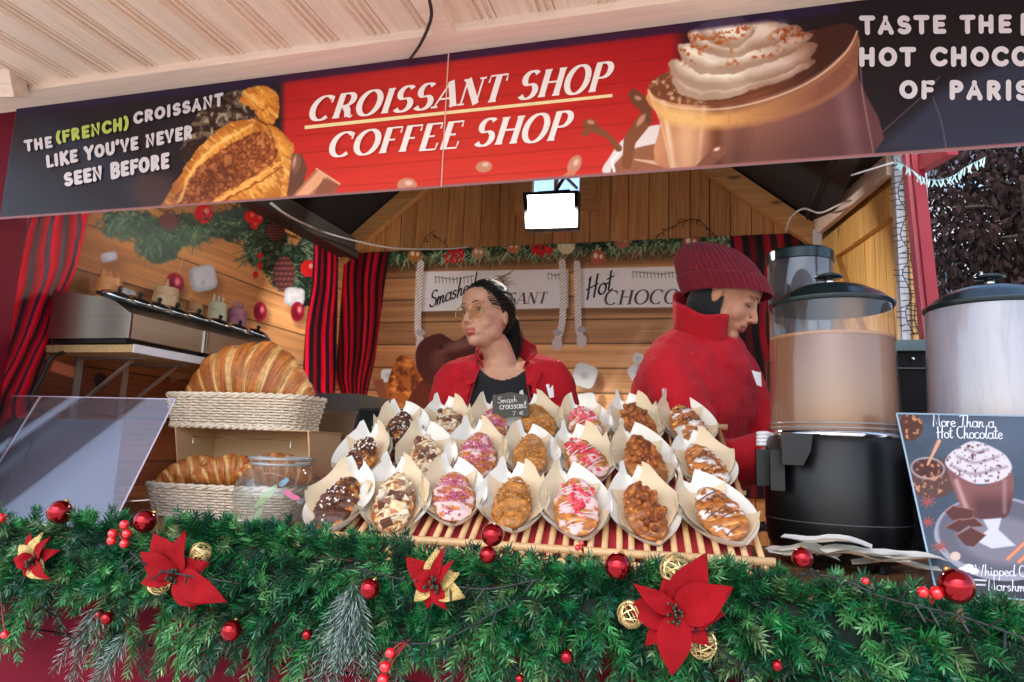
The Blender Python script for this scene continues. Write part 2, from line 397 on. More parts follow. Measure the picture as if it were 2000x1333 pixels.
BUB.update({
 'C': (.74, [('v', arc(.42, .5, .32, .42, 45, 315, 18))], []), 'E': (.62, [('v', [(.16, .08), (.16, .92)]), ('v', [(.16, .92), (.54, .92)]), ('v', [(.16, .5), (.48, .5)]), ('v', [(.16, .08), (.54, .08)])], []),
 'F': (.60, [('v', [(.16, .06), (.16, .92), (.54, .92)]), ('v', [(.16, .5), (.48, .5)])], []), 'L': (.56, [('v', [(.16, .94), (.16, .08), (.50, .08)])], []),
 'T': (.68, [('v', [(.34, .06), (.34, .92)]), ('v', [(.08, .92), (.60, .92)])], []), 'I': (.34, [('v', [(.17, .06), (.17, .94)])], []),
 'P': (.66, [('v', [(.16, .06), (.16, .92)]), ('v', [(.16, .92), (.34, .92)]+arc(.34, .69, .21, .22, 90, -90)+[(.16, .47)])], []),
 'R': (.70, [('v', [(.16, .06), (.16, .92)]), ('v', [(.16, .92), (.34, .92)]+arc(.34, .70, .20, .21, 90, -90)+[(.16, .49)]), ('v', [(.34, .48), (.56, .08)])], []),
 'A': (.74, [('v', [(.10, .06), (.36, .92), (.62, .06)]), ('v', [(.20, .34), (.52, .34)])], []), 'N': (.78, [('v', [(.14, .06), (.14, .92), (.62, .08), (.62, .94)])], []),
 'H': (.76, [('v', [(.14, .06), (.14, .94)]), ('v', [(.60, .06), (.60, .94)]), ('v', [(.14, .5), (.60, .5)])], []), 'S': (.64, [('v', arc(.33, .70, .20, .21, 40, 260, 12)+arc(.32, .28, .22, .21, 80, -145, 12))], []),
 'O': (.80, [('v', arc(.40, .5, .30, .42, 0, 360, 24))], []), 'V': (.72, [('v', [(.10, .94), (.36, .08), (.62, .94)])], []), 'U': (.76, [('v', [(.14, .94), (.14, .32)]+arc(.38, .32, .24, .25, 180, 360, 10)+[(.62, .94)])], []),
})
def lo(*st, w): return (w, [('v', list(s)) for s in st], [])
LOW = {
 'a': lo(arc(.26, .24, .21, .24, 40, 330, 14), [(.48, .48), (.46, .08), (.54, 0), (.64, .08)], w=.58),
 'c': lo(arc(.26, .25, .22, .25, 55, 320, 14), w=.48),
 'd': lo(arc(.26, .24, .21, .24, 40, 330, 14), [(.56, 1.05), (.48, .5), (.46, .08), (.54, 0), (.64, .08)], w=.58),
 'e': lo([(.06, .2), (.36, .3)]+arc(.24, .30, .16, .18, 0, 180, 8)+arc(.25, .24, .2, .24, 170, 320, 10), w=.46),
 'h': lo([(.18, 1.05), (.08, 0)], [(.10, .2), (.26, .46), (.38, .42), (.36, .1), (.44, 0), (.54, .08)], w=.54),
 'i': lo([(.12, .46), (.10, .08), (.18, 0), (.26, .06)], [(.15, .68), (.15, .72)], w=.28),
 'l': lo([(.20, 1.05), (.08, .12), (.16, 0), (.26, .06)], w=.28),
 'm': lo([(.08, .46), (.06, 0)], [(.07, .2), (.20, .46), (.30, .42), (.28, 0)], [(.29, .2), (.42, .46), (.54, .42), (.52, .08), (.60, 0), (.68, .08)], w=.70),
 'n': lo([(.08, .46), (.06, 0)], [(.07, .2), (.22, .46), (.34, .42), (.32, .08), (.40, 0), (.48, .08)], w=.50),
 'o': lo(arc(.24, .24, .2, .24, 0, 360, 16), [(.40, .40), (.54, .42)], w=.48),
 'p': lo([(.12, .46), (.02, -.42)], arc(.26, .24, .2, .23, 150, -140, 14), w=.52),
 'r': lo([(.08, .46), (.06, 0)], [(.07, .25), (.20, .46), (.34, .40)], w=.36),
 's': lo([(.34, .42)]+arc(.20, .36, .12, .11, 40, 230, 8)+arc(.18, .13, .14, .13, 70, -130, 9), w=.40),
 't': lo([(.18, .9), (.12, .10), (.20, 0), (.32, .08)], [(.0, .60), (.34, .64)], w=.34),
 'w': lo([(.04, .46), (.14, 0), (.28, .4), (.38, 0), (.56, .48)], w=.6),
 '€': lo(arc(.35, .35, .25, .33, 50, 310, 12), [(.0, .42), (.42, .42)], [(.0, .28), (.38, .28)], w=.6),
 'S': lo(arc(.36, .76, .22, .22, 30, 240, 10)+arc(.30, .26, .26, .27, 75, -160, 12), w=.62),
 'H': lo([(.10, .9), (.16, 1.0), (.10, 0)], [(.56, 1.0), (.46, 0)], [(.0, .46), (.6, .56)], w=.66),
 'M': lo([(.04, 0), (.16, 1.0), (.34, .2), (.60, 1.0), (.58, .1), (.68, 0)], w=.74),
 'T': lo([(.04, .92), (.30, 1.0), (.66, .98)], [(.38, 1.0), (.26, .05), (.12, .0)], w=.56),
 'C': lo(arc(.36, .5, .3, .5, 60, 310, 16), w=.62), 'W': lo([(.04, 1.0), (.14, 0), (.40, .8), (.50, 0), (.78, 1.0)], w=.8),
 ' ': (.34, [], []), '7': (.5, [('v', [(.06, .7), (.42, .72), (.2, 0)])], []),
}
def lettering(mb, text, quad, unproj, nrm, font=UP, thick=.13, thin=.035, serif=True, gap=.06, slant=0.0, z0=0.0012, curve=0, col=None):
    """strokes set between the four drawing-plane corners (bl, br, tr, tl)"""
    q = np.asarray(quad, float); adv = 0; glyphs = []
    for ch in text:
        w, st, se = font[ch]; glyphs.append((adv, w, st, se if ch != ' ' else None)); adv += w+gap
    tot = adv-gap; hgt = 1.0
    # aspect so that stroke widths are true
    wb = (np.linalg.norm(q[1]-q[0])+np.linalg.norm(q[2]-q[3]))/2; hb = (np.linalg.norm(q[3]-q[0])+np.linalg.norm(q[2]-q[1]))/2
    ax = (wb/tot)/hb
    nrm = np.asarray(nrm, float); cnt = [0]
    def mapp(x, y):
        u = x/tot; v = y
        return (q[0]*(1-u)+q[1]*u)*(1-v)+(q[3]*(1-u)+q[2]*u)*v
    def emitpoly(P):
        cnt[0] += 1; off = nrm*(z0+0.000018*(cnt[0] % 40))
        V = [unproj(*mapp(x+slant*y/ax*1.0, y))+off for (x, y) in P]
        mb.add(V, [tuple(range(len(V)))], col)
    def stroke(a, kind, pts):
        p = np.array([(a+x, y) for x, y in pts]); n = len(p); hw = np.zeros(n); L = []
        for i in range(n):
            d = (p[min(i+1, n-1)]-p[max(i-1, 0)])*np.array([ax, 1]); d = d/(np.linalg.norm(d)+1e-9); L.append((-d[1], d[0]))
            hw[i] = {'t': thin/2, 'T': thick/2}.get(kind, (thin+(thick-thin)*abs(d[1])**1.3)/2)
        le = []; ri = []
        for i in range(n):
            o = np.array([L[i][0]/ax, L[i][1]])*hw[i]; le.append(p[i]+o); ri.append(p[i]-o)
        for i in range(n-1): emitpoly([le[i], ri[i], ri[i+1], le[i+1]])
        if not serif:
            for e in (0, n-1):
                emitpoly([(p[e][0]+hw[e]*math.cos(t)/ax, p[e][1]+hw[e]*math.sin(t)) for t in np.arange(10)*2*PI/10])
            for e in range(1, n-1):
                if hw[e] > .03 and np.dot(L[e], L[e-1]) < .97: emitpoly([(p[e][0]+hw[e]*math.cos(t)/ax, p[e][1]+hw[e]*math.sin(t)) for t in np.arange(10)*2*PI/10])
    mb.br.append((len(mb.v), len(mb.f), mb.n))
    for a, w, st, se in glyphs:
        if se is None: mb.br.append((len(mb.v), len(mb.f), mb.n)); continue
        for kind, pts in st: stroke(a, kind, pts)
        if serif:
            for (x, y, h) in se:
                if h > 0:
                    yy = y+(thin/2 if y < .5 else -thin/2); X0 = a+x-h; X1 = a+x+h
                    emitpoly([(X0, yy-thin/2), (X1, yy-thin/2), (X1, yy+thin/2), (X0, yy+thin/2)])
    return mb

# ============================================================ MATERIALS
Mwhitewood = wood('painted_board', (236, 212, 190), (222, 196, 174), 'y', 0.45, False, 0.05)
Mbeam = wood('painted_beam', (238, 214, 194), (224, 198, 178), 'x', 0.4, False, 0.03)
Mpine = wood('pine_plank', (206, 152, 92), (176, 116, 62), 'z', 0.5, True, 0.16)
Mpine2 = wood('pine_rail', (208, 158, 100), (180, 124, 70), 'x', 0.5, True, 0.10)
Mdoor = wood('door_pine', (214, 168, 96), (188, 136, 68), 'z', 0.5, True, 0.10)
Mcounter = wood('counter_board', (176, 128, 88), (136, 92, 60), 'x', 0.5, True, 0.15)
Mred = mat('red_paint', (92, 0, 24), 0.75, spec=.15, var=0.08, vscale=8, bump=0.05)
Mredpost = mat('red_post_paint', (150, 16, 40), 0.5, var=0.08, vscale=8)
Mdark = mat('dark_felt', (26, 18, 18), 0.9, var=0.2, vscale=12)
Mblack = mat('black_plastic', (13, 13, 15), 0.38, rvar=0.1, vscale=15, spec=.35)
Msteel = mat('brushed_steel', (168, 160, 148), 0.32, 1.0, var=0.08, vscale=3, stretch=(1, 1, 60), rvar=0.08)
Mchrome = mat('chrome', (210, 210, 212), 0.12, 1.0)
Mgrey = mat('grey_metal', (120, 120, 125), 0.4, 0.7)
Mwhite = mat('white_plastic', (222, 222, 224), 0.4)
Mcable = mat('white_cable', (200, 196, 192), 0.5)
Mwire = mat('dark_wire', (18, 26, 24), 0.5)
Mstone = mat('paving', (204, 194, 182), 0.85, var=0.25, vscale=3, bump=0.3, bscale=30)
Mprint = mat('vinyl_print', (255, 255, 255), 0.42, vcol=True, spec=0.2)
Mprint2 = mat('cloth_print', (255, 255, 255), 0.6, vcol=True, spec=0.25)

# ============================================================ STRUCTURE
def ground():
    mb = MB(); mb.add([(-80, -60, 0), (80, -60, 0), (80, 140, 0), (-80, 140, 0)], [(0, 1, 2, 3)])
    mb.build('ground', Mstone, kind='structure')
    mb = MB(); mb.bbox((-1.95, 1.40, 0.02), (0.55, 3.34, 0.18)); mb.build('stall_floor', Mcounter, kind='structure')
ground()

LX, BYY = -1.93, 3.30          # left wall plane, back wall plane
RX = 0.46
# --- left wall: boards behind the print
lw = thing('left_wall', (LX, 2.4, 0.18), 'wooden left side wall of the stall behind the printed mural', 'wall')
z = 0.18; k = 0
bm_ = MB(); bm_.box((0, 0, 0), (0.02, 1.86, 0.144)); bme = bm_.mesh('board'); bme.materials.append(wood('wall_board', (170, 120, 78), (140, 92, 56), 'y'))
while z < 2.25:
    inst('board', bme, lw, (-0.014, 0.0, z-0.18+0.073)); z += 0.148
MB().bbox((LX-0.05, 1.42, 0.18), (LX-0.002, 1.455, 2.25)).build('corner_post', Mwhite, lw)
MB().beam((LX+0.045, 1.5, 2.325), (LX+0.045, 3.29, 2.325), 0.09, 0.10).build('top_plate', mat('grey_plate', (70, 66, 64), 0.6, var=0.15), lw)

# --- back wall with vertical planks, gable and little window
bw = thing('back_wall', (-0.76, BYY, 0.18), 'pine plank back wall with pointed gable and small window', 'wall')
APX = -0.757; ROOFS = 0.823; EAVE = 2.33
def rooftop(x): return EAVE+(1.218-abs(x-APX))*ROOFS
WX0, WX1, WZ0, WZ1 = -0.885, -0.64, 2.50, 2.80
x = -1.97; k = 0
while x < RX:
    w = random.choice([0.088, 0.094, 0.1]); xb = min(x+w-0.004, 0.47)
    segs = [(0.18, None)]
    if xb > WX0 and x < WX1: segs = [(0.18, WZ0), (WZ1, None)]
    for (za, zb) in segs:
        dy = random.uniform(0, 0.004)
        t0 = zb if zb else rooftop(x)-0.01; t1 = zb if zb else rooftop(xb)-0.01
        q0 = [(x, BYY+dy, za), (xb, BYY+dy, za), (xb, BYY+dy, t1), (x, BYY+dy, t0)]
        q1 = [(a, BYY+0.02, c) for a, b, c in q0]
        MB().hexa(q0, q1).build('plank', Mpine, bw)
    x += w
wf = MB()
for a, b in (((WX0-.085, WZ0-.03), (WX1+.085, WZ0)), ((WX0-.085, WZ1), (WX1+.085, WZ1+.03)), ((WX0-.085, WZ0), (WX0, WZ1)), ((WX1, WZ0), (WX1+.085, WZ1)), (((WX0+WX1)/2-.008, WZ0), ((WX0+WX1)/2+.008, WZ1))):
    wf.bbox((a[0], BYY-.012, a[1]), (b[0], BYY+.03, b[1]))
wfo = wf.build('window_frame', Mpine2, bw)
for xa, xb in ((WX0, (WX0+WX1)/2-.008), ((WX0+WX1)/2+.008, WX1)):
    MB().bbox((xa, BYY+.008, WZ0), (xb, BYY+.012, WZ1)).build('pane', clear('window_glass', (.95, .97, 1)), wfo)
def bpan(q): MB().prism([(x_, BYY+.022, z_) for x_, z_ in q], (0, .01, 0)).build('backing_panel', Mdark, bw)
bpan([(-1.97, .18), (.47, .18), (.47, 2.33), (-1.97, 2.33)])
bpan([(-1.96, 2.331), (WX0-.02, 2.331), (WX0-.02, rooftop(WX0)-.02), (-1.96, 2.335)]); bpan([(WX1+.02, 2.331), (.455, 2.331), (.455, 2.335), (WX1+.02, rooftop(WX1)-.02)])
bpan([(WX0-.019, 2.331), (WX1+.019, 2.331), (WX1+.019, 2.478), (WX0-.019, 2.478)])
# rake boards along the gable
for sgn in (-1, 1):
    a = np.array((APX, BYY-0.03, rooftop(APX)-0.07)); b = np.array((APX+sgn*1.235, BYY-0.03, rooftop(APX+sgn*1.235)-0.07))
    MB().beam(a, b, 0.045, 0.085, up=(0, -1, 0.0001) if 0 else (0, 0, 1)).build('rake_board', Mpine2, bw)

# --- dark roof underside (two slopes)
for sgn in (-1, 1):
    e = np.array((APX+sgn*1.24, 0, rooftop(APX+sgn*1.24)+0.0)); a = np.array((APX, 0, rooftop(APX)))
    pts = [e+(0, 1.36, 0), a+(0, 1.36, 0), a+(0, BYY+.02, 0), e+(0, BYY+.02, 0)]
    MB().prism(pts, (0, 0, 0.03)).build('roof', Mdark, kind='structure')
MB().prism([(.40, 2.25, 2.355), (.68, 2.25, 2.355), (.68, 3.34, 2.355), (.40, 3.34, 2.355)], (0, 0, .03)).build('roof_eave', Mdark, kind='structure')
MB().prism([(APX-1.24, 1.37, 2.30), (APX+1.6, 1.37, 2.30), (APX+1.6, 1.37, 2.36), (APX, 1.37, 3.36), (APX-1.24, 1.37, 2.36)], (0, 0.02, 0)).build('front_gable', Mdark, kind='structure')

# --- right wall, skewed, plank door with Z brace
RW0 = np.array((RX+0.01, 3.28, 0)); RWD = unit((0.2126, -1, 0)); RWN = unit((-1, -0.2126, 0))
rw = thing('right_wall', tuple(RW0+RWD*0.35), 'pine plank side door with diagonal brace beside the white post', 'door')
def RWp(s, z, off=0): p = RW0+RWD*s+RWN*off; return np.array((p[0], p[1], z))
s = 0.0
while s < 0.70:
    w = 0.085
    MB().hexa([RWp(s, .18), RWp(s+w-.003, .18), RWp(s+w-.003, 2.27), RWp(s, 2.27)], [RWp(s, .18, -.02), RWp(s+w-.003, .18, -.02), RWp(s+w-.003, 2.27, -.02), RWp(s, 2.27, -.02)]).build('plank', Mdoor, rw)
    s += w
def rwbeam(name, s0, z0, s1, z1, h, off, m):
    MB().beam(RWp(s0, z0, off), RWp(s1, z1, off), 0.03 if 0 else 0.024, h).build(name, m, rw)
MB().hexa([RWp(-.12, 2.15, -.024), RWp(.74, 2.15, -.024), RWp(.74, 2.352, -.024), RWp(-.12, 2.352, -.024)], [RWp(-.12, 2.15, -.05), RWp(.74, 2.15, -.05), RWp(.74, 2.352, -.05), RWp(-.12, 2.352, -.05)]).build('outer_board', Mdoor, rw)
rwbeam('top_rail', -.02, 2.325, .72, 2.325, .09, .03, Mbeam)
rwbeam('ledge', 0.0, 2.19, .70, 2.19, .11, .014, Mdoor)
rwbeam('brace', 0.16, 2.13, .52, 1.55, .075, .013, Mdoor)
rwbeam('lower_ledge', 0.0, 1.35, .70, 1.35, .11, .014, Mdoor)
MB().bbox((RX-.035, 3.22, .18), (RX+.0, 3.285, 2.30)).build('door_jamb', Mwhite, rw)

# --- white corner post and red frame
A = PY(1742, 320, 2.58); B = PY(1797, 320, 2.58)
MB().bbox((A[0], 2.55, .18), (B[0]+.01, 2.60, 2.36)).build('white_post', mat('white_paint', (214, 216, 224), 0.5, var=0.05), label='white corner post wound with wired lights behind the cocoa urns', cat='post')
rf = thing('timber_doorway', (0.57, 2.2, 0.0), 'red painted timber frame of the side opening on the right', 'frame')
MB().beam(PY(1786, 300, 2.2), PY(1843, 830, 2.2), 0.030, 0.05, up=(0, 1, 0)).build('post', Mredpost, rf)
MB().beam(PY(1768, 300, 2.22), PY(1822, 830, 2.22), 0.012, 0.05, up=(0, 1, 0)).build('edge_strip', mat('pale_red', (190, 90, 105), 0.5), rf)
MB().beam(PY(1775, 335, 2.25), PY(1860, 285, 2.05), 0.03, 0.05).build('header', Mredpost, rf)

# --- red front post at the far left
MB().bbox((-1.93, 1.33, 0.0), (-1.80, 1.40, 2.16)).build('red_post', Mred, label='red painted corner post behind the left end of the long banner', cat='post')

# --- awning
aw = thing('awning', (-0.7, 0.9, 2.14), 'cream painted awning ceiling of grooved boards above the banner', 'awning')
BZ = 2.147
YF = PZ(49, 178, BZ)[1]
SZ = PY(223, 141, YF)[2]
MB().bbox((-2.1, YF, BZ), (1.6, 1.335, SZ+.004)).build('front_beam', Mbeam, aw)
pitch = 0.1205; x0 = PY(223, 141, YF)[0]-3*0+0.0
def soffit_profile():
    # wide flat, then three rounded ribs
    p = [(0.0, 0)]; w = pitch-0.052
    p.append((w, 0))
    for i in range(3):
        b = w+0.004+i*0.0165
        p += [(b, 0.004), (b+0.004, 0.001), (b+0.009, -0.0035), (b+0.0125, -0.001), (b+0.0135, 0.005)]
    return p
sp = soffit_profile(); sm = MB(); n = len(sp); V = []
for yy in (0.2, YF+0.002): V += [(a, yy, z) for a, z in sp]+[(a, yy, z+0.02) for a, z in reversed(sp)]
F = [(i, (i+1) % (2*n), 2*n+(i+1) % (2*n), 2*n+i) for i in range(2*n)]; sm.add(V, F)
sme = sm.mesh('soffit_board'); sme.materials.append(Mwhitewood)
xx = -2.0+((x0+0.0)-(-2.0)) % pitch - pitch + 0.012
while xx < 1.2:
    inst('soffit_board', sme, aw, (xx+0.7, -0.9, SZ-2.14)); xx += pitch
A = PY(876, 20, YF); MB().bbox((PY(849, 60, YF)[0], 0.2, SZ-.022), (PY(889, 60, YF)[0], YF, SZ+.002)).build('rafter', Mbeam, aw)
# sloping side strut on the left
a0 = PY(-12, -20, 1.12); b0 = PY(28, 190, 1.22)
MB().beam(a0-(.012, 0, 0), b0-(.012, 0, -.0), 0.06, 0.05).build('side_strut', Mbeam, aw)
MB().bbox((-2.1, .2, SZ-.03), (PY(3, 60, 1.2)[0]-.02, YF, SZ+.0)).build('side_beam', Mbeam, aw)

# --- counter
ct = thing('counter', (-0.6, 1.5, 0.18), 'red fronted stall counter with brown plank top behind the garland', 'counter')
for i in range(6):
    y0 = 1.20+i*0.135
    MB().bbox((-1.93, y0, 1.045), (1.45, y0+.131, 1.07-0.0006*(i % 2))).build('board', Mcounter, ct)
for i in range(7):
    z0 = 0.05+i*0.14
    MB().bbox((-1.95, 1.205, z0), (1.45, 1.225, min(z0+.137, 1.04))).build('front_panel', Mred, ct)
MB().bbox((-1.95, 1.196, 1.0), (1.45, 1.2048, 1.045)).build('edge_rail', Mcounter, ct)

# ============================================================ BANNER over the opening
BY = 1.318
def grid_print(name, o, ux, uy, wx, wy, nx, ny, artfn, m, parent=None, thick=0.004, **kw):
    """flat print: origin o, unit axes ux, uy, size, resolution"""
    o = np.asarray(o, float); ux = unit(ux); uy = unit(uy); nn = np.cross(ux, uy)
    a = np.linspace(0, wx, nx); b = np.linspace(0, wy, ny); Bg, Ag = np.meshgrid(b, a, indexing='ij')
    P = o+Ag.reshape(-1, 1)*ux+Bg.reshape(-1, 1)*uy
    Q = P-CAM; zz = Q@_f; px = 1000+FPX*(Q@_r2)/zz; py = 666.5-FPX*(Q@_u2)/zz
    C = artfn(px, py, P)*kw.pop('gain', 1.0)
    idx = np.arange(nx*ny).reshape(ny, nx)
    F = np.stack([idx[:-1, :-1], idx[:-1, 1:], idx[1:, 1:], idx[1:, :-1]], -1).reshape(-1, 4)
    off = np.array(kw.pop('origin', parent_off(parent) if parent else (0, 0, 0)))
    me = bpy.data.meshes.new(name); nv = len(P)
    E = np.array([o, o+ux*wx, o+ux*wx+uy*wy, o+uy*wy])-nn*thick
    P2 = np.vstack([P, E])-off
    ed = [(nv, nv+3, nv+2, nv+1)]
    c = [0, nx-1, nx*ny-1, nx*(ny-1)]
    me.vertices.add(len(P2)); me.vertices.foreach_set('co', P2.astype(np.float32).ravel())
    ring = [list(idx[0, :]), list(idx[:, -1]), list(idx[-1, ::-1]), list(idx[::-1, 0])]
    side = [tuple(int(q) for q in ring[k][::-1])+(nv+k, nv+(k+1) % 4) for k in range(4)]
    side = [tuple(int(q) for q in reversed(ring[k]))+(nv+k, nv+(k+1) % 4) for k in range(4)]
    loops = np.concatenate([F.ravel(), np.array(ed[0])]+[np.array(s_) for s_ in side]).astype(np.int32)
    tot = np.concatenate([np.full(len(F), 4), [4]]+[[len(s_)] for s_ in side]).astype(np.int32)
    st = np.concatenate([[0], np.cumsum(tot)[:-1]]).astype(np.int32)
    me.loops.add(len(loops)); me.loops.foreach_set('vertex_index', loops)
    me.polygons.add(len(tot)); me.polygons.foreach_set('loop_start', st); me.polygons.foreach_set('loop_total', tot)
    ca = me.color_attributes.new('Col', 'FLOAT_COLOR', 'POINT')
    C = lin(np.clip(np.vstack([C, np.full((4, 3), 0.8)]), 0, 1))
    ca.data.foreach_set('color', np.hstack([C, np.ones((len(C), 1))]).astype(np.float32).ravel())
    me.update(calc_edges=True); me.validate(); me.materials.append(m)
    ob = bpy.data.objects.new(name, me); COL.objects.link(ob)
    if parent: ob.parent = parent
    else: ob.location = off
    tag(ob, kw.get('label'), kw.get('cat'), kw.get('group'), kw.get('kind')); return ob

def c255(*c): return np.array(c)/255.0

def banner_art(px, py, P):
    A = Art(px, py, c255(30, 20, 26)); X = px; Y = py
    v = (P[:, 2]-1.84)/0.305        # 0 bottom, 1 top
    n1 = fbm(X/60, Y/30, 3); n2 = fbm(X/8, Y/8, 5)
    # left panel: faint dark waves
    A.put((n1-.4)*0.5, c255(44, 34, 52)); A.put(A.ell(170, 300, 150, 26, 32, 60)*.35, c255(60, 88, 120))
    # red middle, wood planks
    xr = (X > 548)*1.0; red = np.clip((X-545)/14, 0, 1)*np.clip((1330-X)/40+.5, 0, 1)
    g = np.clip((1-v), 0, 1)[:, None]; cen = np.exp(-((X-860)/330)**2)[:, None]
    rc = c255(160, 10, 24)*(1-g)+c255(206, 40, 32)*g; rc = rc*(1-cen*.45)+c255(226, 74, 48)*cen*.45  # lighter towards the bottom centre, light glare put into the red
    rc = rc*(0.93+0.1*fbm(X/90, v*40, 9)[:, None])
    A.c = A.c*(1-red[:, None])+rc*red[:, None]
    for k in range(7):
        vv = k/7+.06; A.mul(np.exp(-((v-vv)/.006)**2)*red, (.88, .80, .80))
    # right dark part
    rg = np.clip((X-1330)/120, 0, 1); A.put(rg, c255(34, 18, 24))
    A.put(np.clip((X-1560)/200, 0, 1), c255(22, 14, 20))
    A.put(A.poly([(1700, 300), (1840, 175), (2080, 60), (2080, 300)], 30)*.45, c255(70, 82, 112))
    A.put(A.line([(1690, 288), (1800, 190), (1835, 150)], 2)*.6, c255(130, 100, 110))
    A.put(A.line([(1850, 300), (1838, 235), (1822, 190)], 2)*.5, c255(130, 120, 140))
    # ---- croissant picture (left)
    wx = 9*(fbm(X/16, Y/16, 61)-.5)+3*(fbm(X/5, Y/5, 62)-.5); wy = 9*(fbm(X/16, Y/16, 63)-.5)+3*(fbm(X/5, Y/5, 64)-.5)
    blk = A.poly(smooth_poly([(350, 300), (385, 225), (430, 190), (478, 176), (515, 200), (505, 245), (440, 270), (380, 320)]), 3)
    A.put(blk, c255(44, 24, 18)); A.put(blk*np.clip((fbm(X/16, Y/9, 51)-.50)*5, 0, 1)*.8, c255(134, 116, 94)); A.put(blk*np.clip((fbm(X/9, Y/14, 52)-.58)*6, 0, 1)*.7, c255(206, 190, 166))
    A.x = X+wx; A.y = Y+wy
    def pastry(pl, base, hi, lo_, k):
        m = A.poly(pl, 2); cx_, cy_ = np.mean(pl, 0); inn = A.poly([(q+(cx_-q)*.22, w+(cy_-w)*.22) for q, w in pl], 20)
        A.put(m, base); A.put(m*(1-inn)*.55, lo_); A.put(m*np.clip((fbm((X+Y)/34, (Y-X)/9, k)-.5)*5, 0, 1)*.7, hi); A.put(m*np.clip((fbm((X+Y)/26, (Y-X)/6, k+5)-.58)*6, 0, 1)*.7, lo_)
        A.put(m*np.clip((fbm(X/5, Y/5, k+9)-.62)*6, 0, 1)*.5, lo_); return m
    G1, G2, G3 = c255(226, 146, 54), c255(252, 200, 112), c255(150, 74, 22)
    pastry(smooth_poly([(466, 196), (490, 172), (520, 168), (540, 184), (546, 214), (532, 242), (508, 238), (494, 214)]), G1, G2, G3, 2)
    pastry(smooth_poly([(497, 233), (532, 244), (556, 266), (576, 290), (567, 330), (563, 398), (520, 404), (530, 320), (516, 262)], 3), c255(236, 160, 68), G2, G3, 5)
    m = pastry(smooth_poly([(328, 412), (346, 352), (392, 284), (446, 242), (500, 234), (528, 256), (548, 300), (552, 360), (520, 402)], 3), G1, G2, G3, 8)
    inner = A.poly(smooth_poly([(344, 402), (362, 356), (416, 304), (498, 258), (526, 268), (542, 304), (492, 348), (430, 380), (400, 404)], 4), 2)
    A.put(inner, c255(162, 86, 40)); cell = np.abs(fbm(X/9, Y/9, 21, 3)-.5)*9; A.put(inner*np.clip(1-cell, 0, 1), c255(104, 46, 20)); A.put(inner*np.clip(cell-1.3, 0, 1)*.7, c255(216, 140, 80)); A.mul(inner*A.ell(420, 350, 80, 26, -38, 30)*.6, (.66, .56, .5))
    A.put(A.line([(398, 406), (470, 368), (548, 318)], 6), c255(238, 170, 88)); A.put(A.line([(400, 412), (474, 374), (552, 326)], 3), c255(140, 66, 24))
    A.put(A.line(crom([(352, 392), (374, 338), (424, 284), (492, 246)]), 7, 5)*.7, c255(255, 206, 120)); A.put(A.line(crom([(497, 234), (524, 250), (540, 300)]), 2.4)*.8, c255(110, 48, 14)); A.put(A.line(crom([(494, 214), (506, 236), (530, 244)]), 3)*.8, c255(96, 40, 14))
    A.x = X; A.y = Y
    # chocolate piece
    A.put(A.poly([(560, 384), (572, 300), (590, 302), (600, 330), (586, 384)], 2), c255(104, 62, 46)); A.put(A.ell(578, 320, 9, 20, 10, 3), c255(128, 84, 64)); A.put(A.ell(575, 316, 3, 12, 10, 3), c255(190, 150, 130))
    A.put(A.poly([(570, 384), (618, 330), (664, 360), (652, 378), (630, 384)], 1.5), c255(176, 112, 80)); A.put(A.poly([(576, 384), (622, 333), (640, 345), (600, 384)], 1.5), c255(224, 160, 120))
    A.put(A.line([(618, 330), (664, 360)], 2.5), c255(238, 186, 150)); A.put(A.poly([(632, 348), (664, 362), (648, 380), (612, 383)], 1.5), c255(140, 82, 58))
    A.put(A.ell(300, 372, 46, 34, 0, 24)*.5, c255(96, 54, 44))
    # ---- drops along the bottom
    for (x, y, rx, ry, ro) in ((945, 326, 16, 11, -8), (795, 362, 19, 14, 0), (1122, 322, 12, 20, 28)):
        A.put(A.ell(x, y, rx, ry, ro), c255(196, 132, 104)); A.put(A.ell(x+3, y-4, rx*.4, ry*.35, ro, 3)*.7, c255(240, 206, 186))
    A.put(A.line([(1118, 338), (1100, 350)], 12), c255(206, 120, 90))
    # ---- saucer cup with chocolate, splashes
    A.put(A.poly(smooth_poly([(1186, 342), (1192, 305), (1230, 262), (1290, 244), (1330, 262), (1330, 336)]), 2), c255(226, 210, 206))
    A.put(A.poly(smooth_poly([(1200, 342), (1212, 308), (1248, 288), (1320, 282), (1330, 336)]), 2), c255(150, 92, 62)); A.put(A.line([(1240, 312), (1290, 320), (1325, 332)], [3, 8, 3]), c255(214, 170, 146))
    A.put(A.line([(1200, 336), (1195, 316), (1212, 292)], 5), c255(244, 232, 230))
    ch = c255(128, 74, 46)
    A.put(A.line([(1224, 322), (1230, 275), (1256, 238)], [18, 24, 30], 2), ch); A.put(A.line([(1238, 185), (1262, 215), (1268, 240)], [22, 22, 10], 2), ch*.85); A.put(A.ell(1248, 196, 17, 14, 30), ch*.85)
    A.put(A.line([(1152, 246), (1190, 268), (1208, 290)], [20, 9, 14], 2), ch); A.put(A.ell(1152, 244, 14, 12), ch); A.put(A.ell(1144, 260, 8, 7), ch)
    for q in ((1252, 235, 5, 14, 35), (1246, 192, 7, 4, 20), (1154, 239, 7, 4, 10)): A.put(A.ell(*q, 3)*.8, c255(206, 152, 124))
    # ---- glass of hot chocolate
    gl = [(1266, 178), (1290, 235), (1310, 335), (1705, 302), (1676, 150), (1672, 60), (1590, 60), (1400, 100)]
    mg = A.poly(smooth_poly(gl, 4), 2)
    gx = np.clip((X-1280)/400, 0, 1)[:, None]
    gc = c255(206, 140, 96)*(1-gx)**1.3+c255(96, 56, 58)*(1-(1-gx)**1.3)
    A.c = A.c*(1-mg[:, None])+gc*mg[:, None]
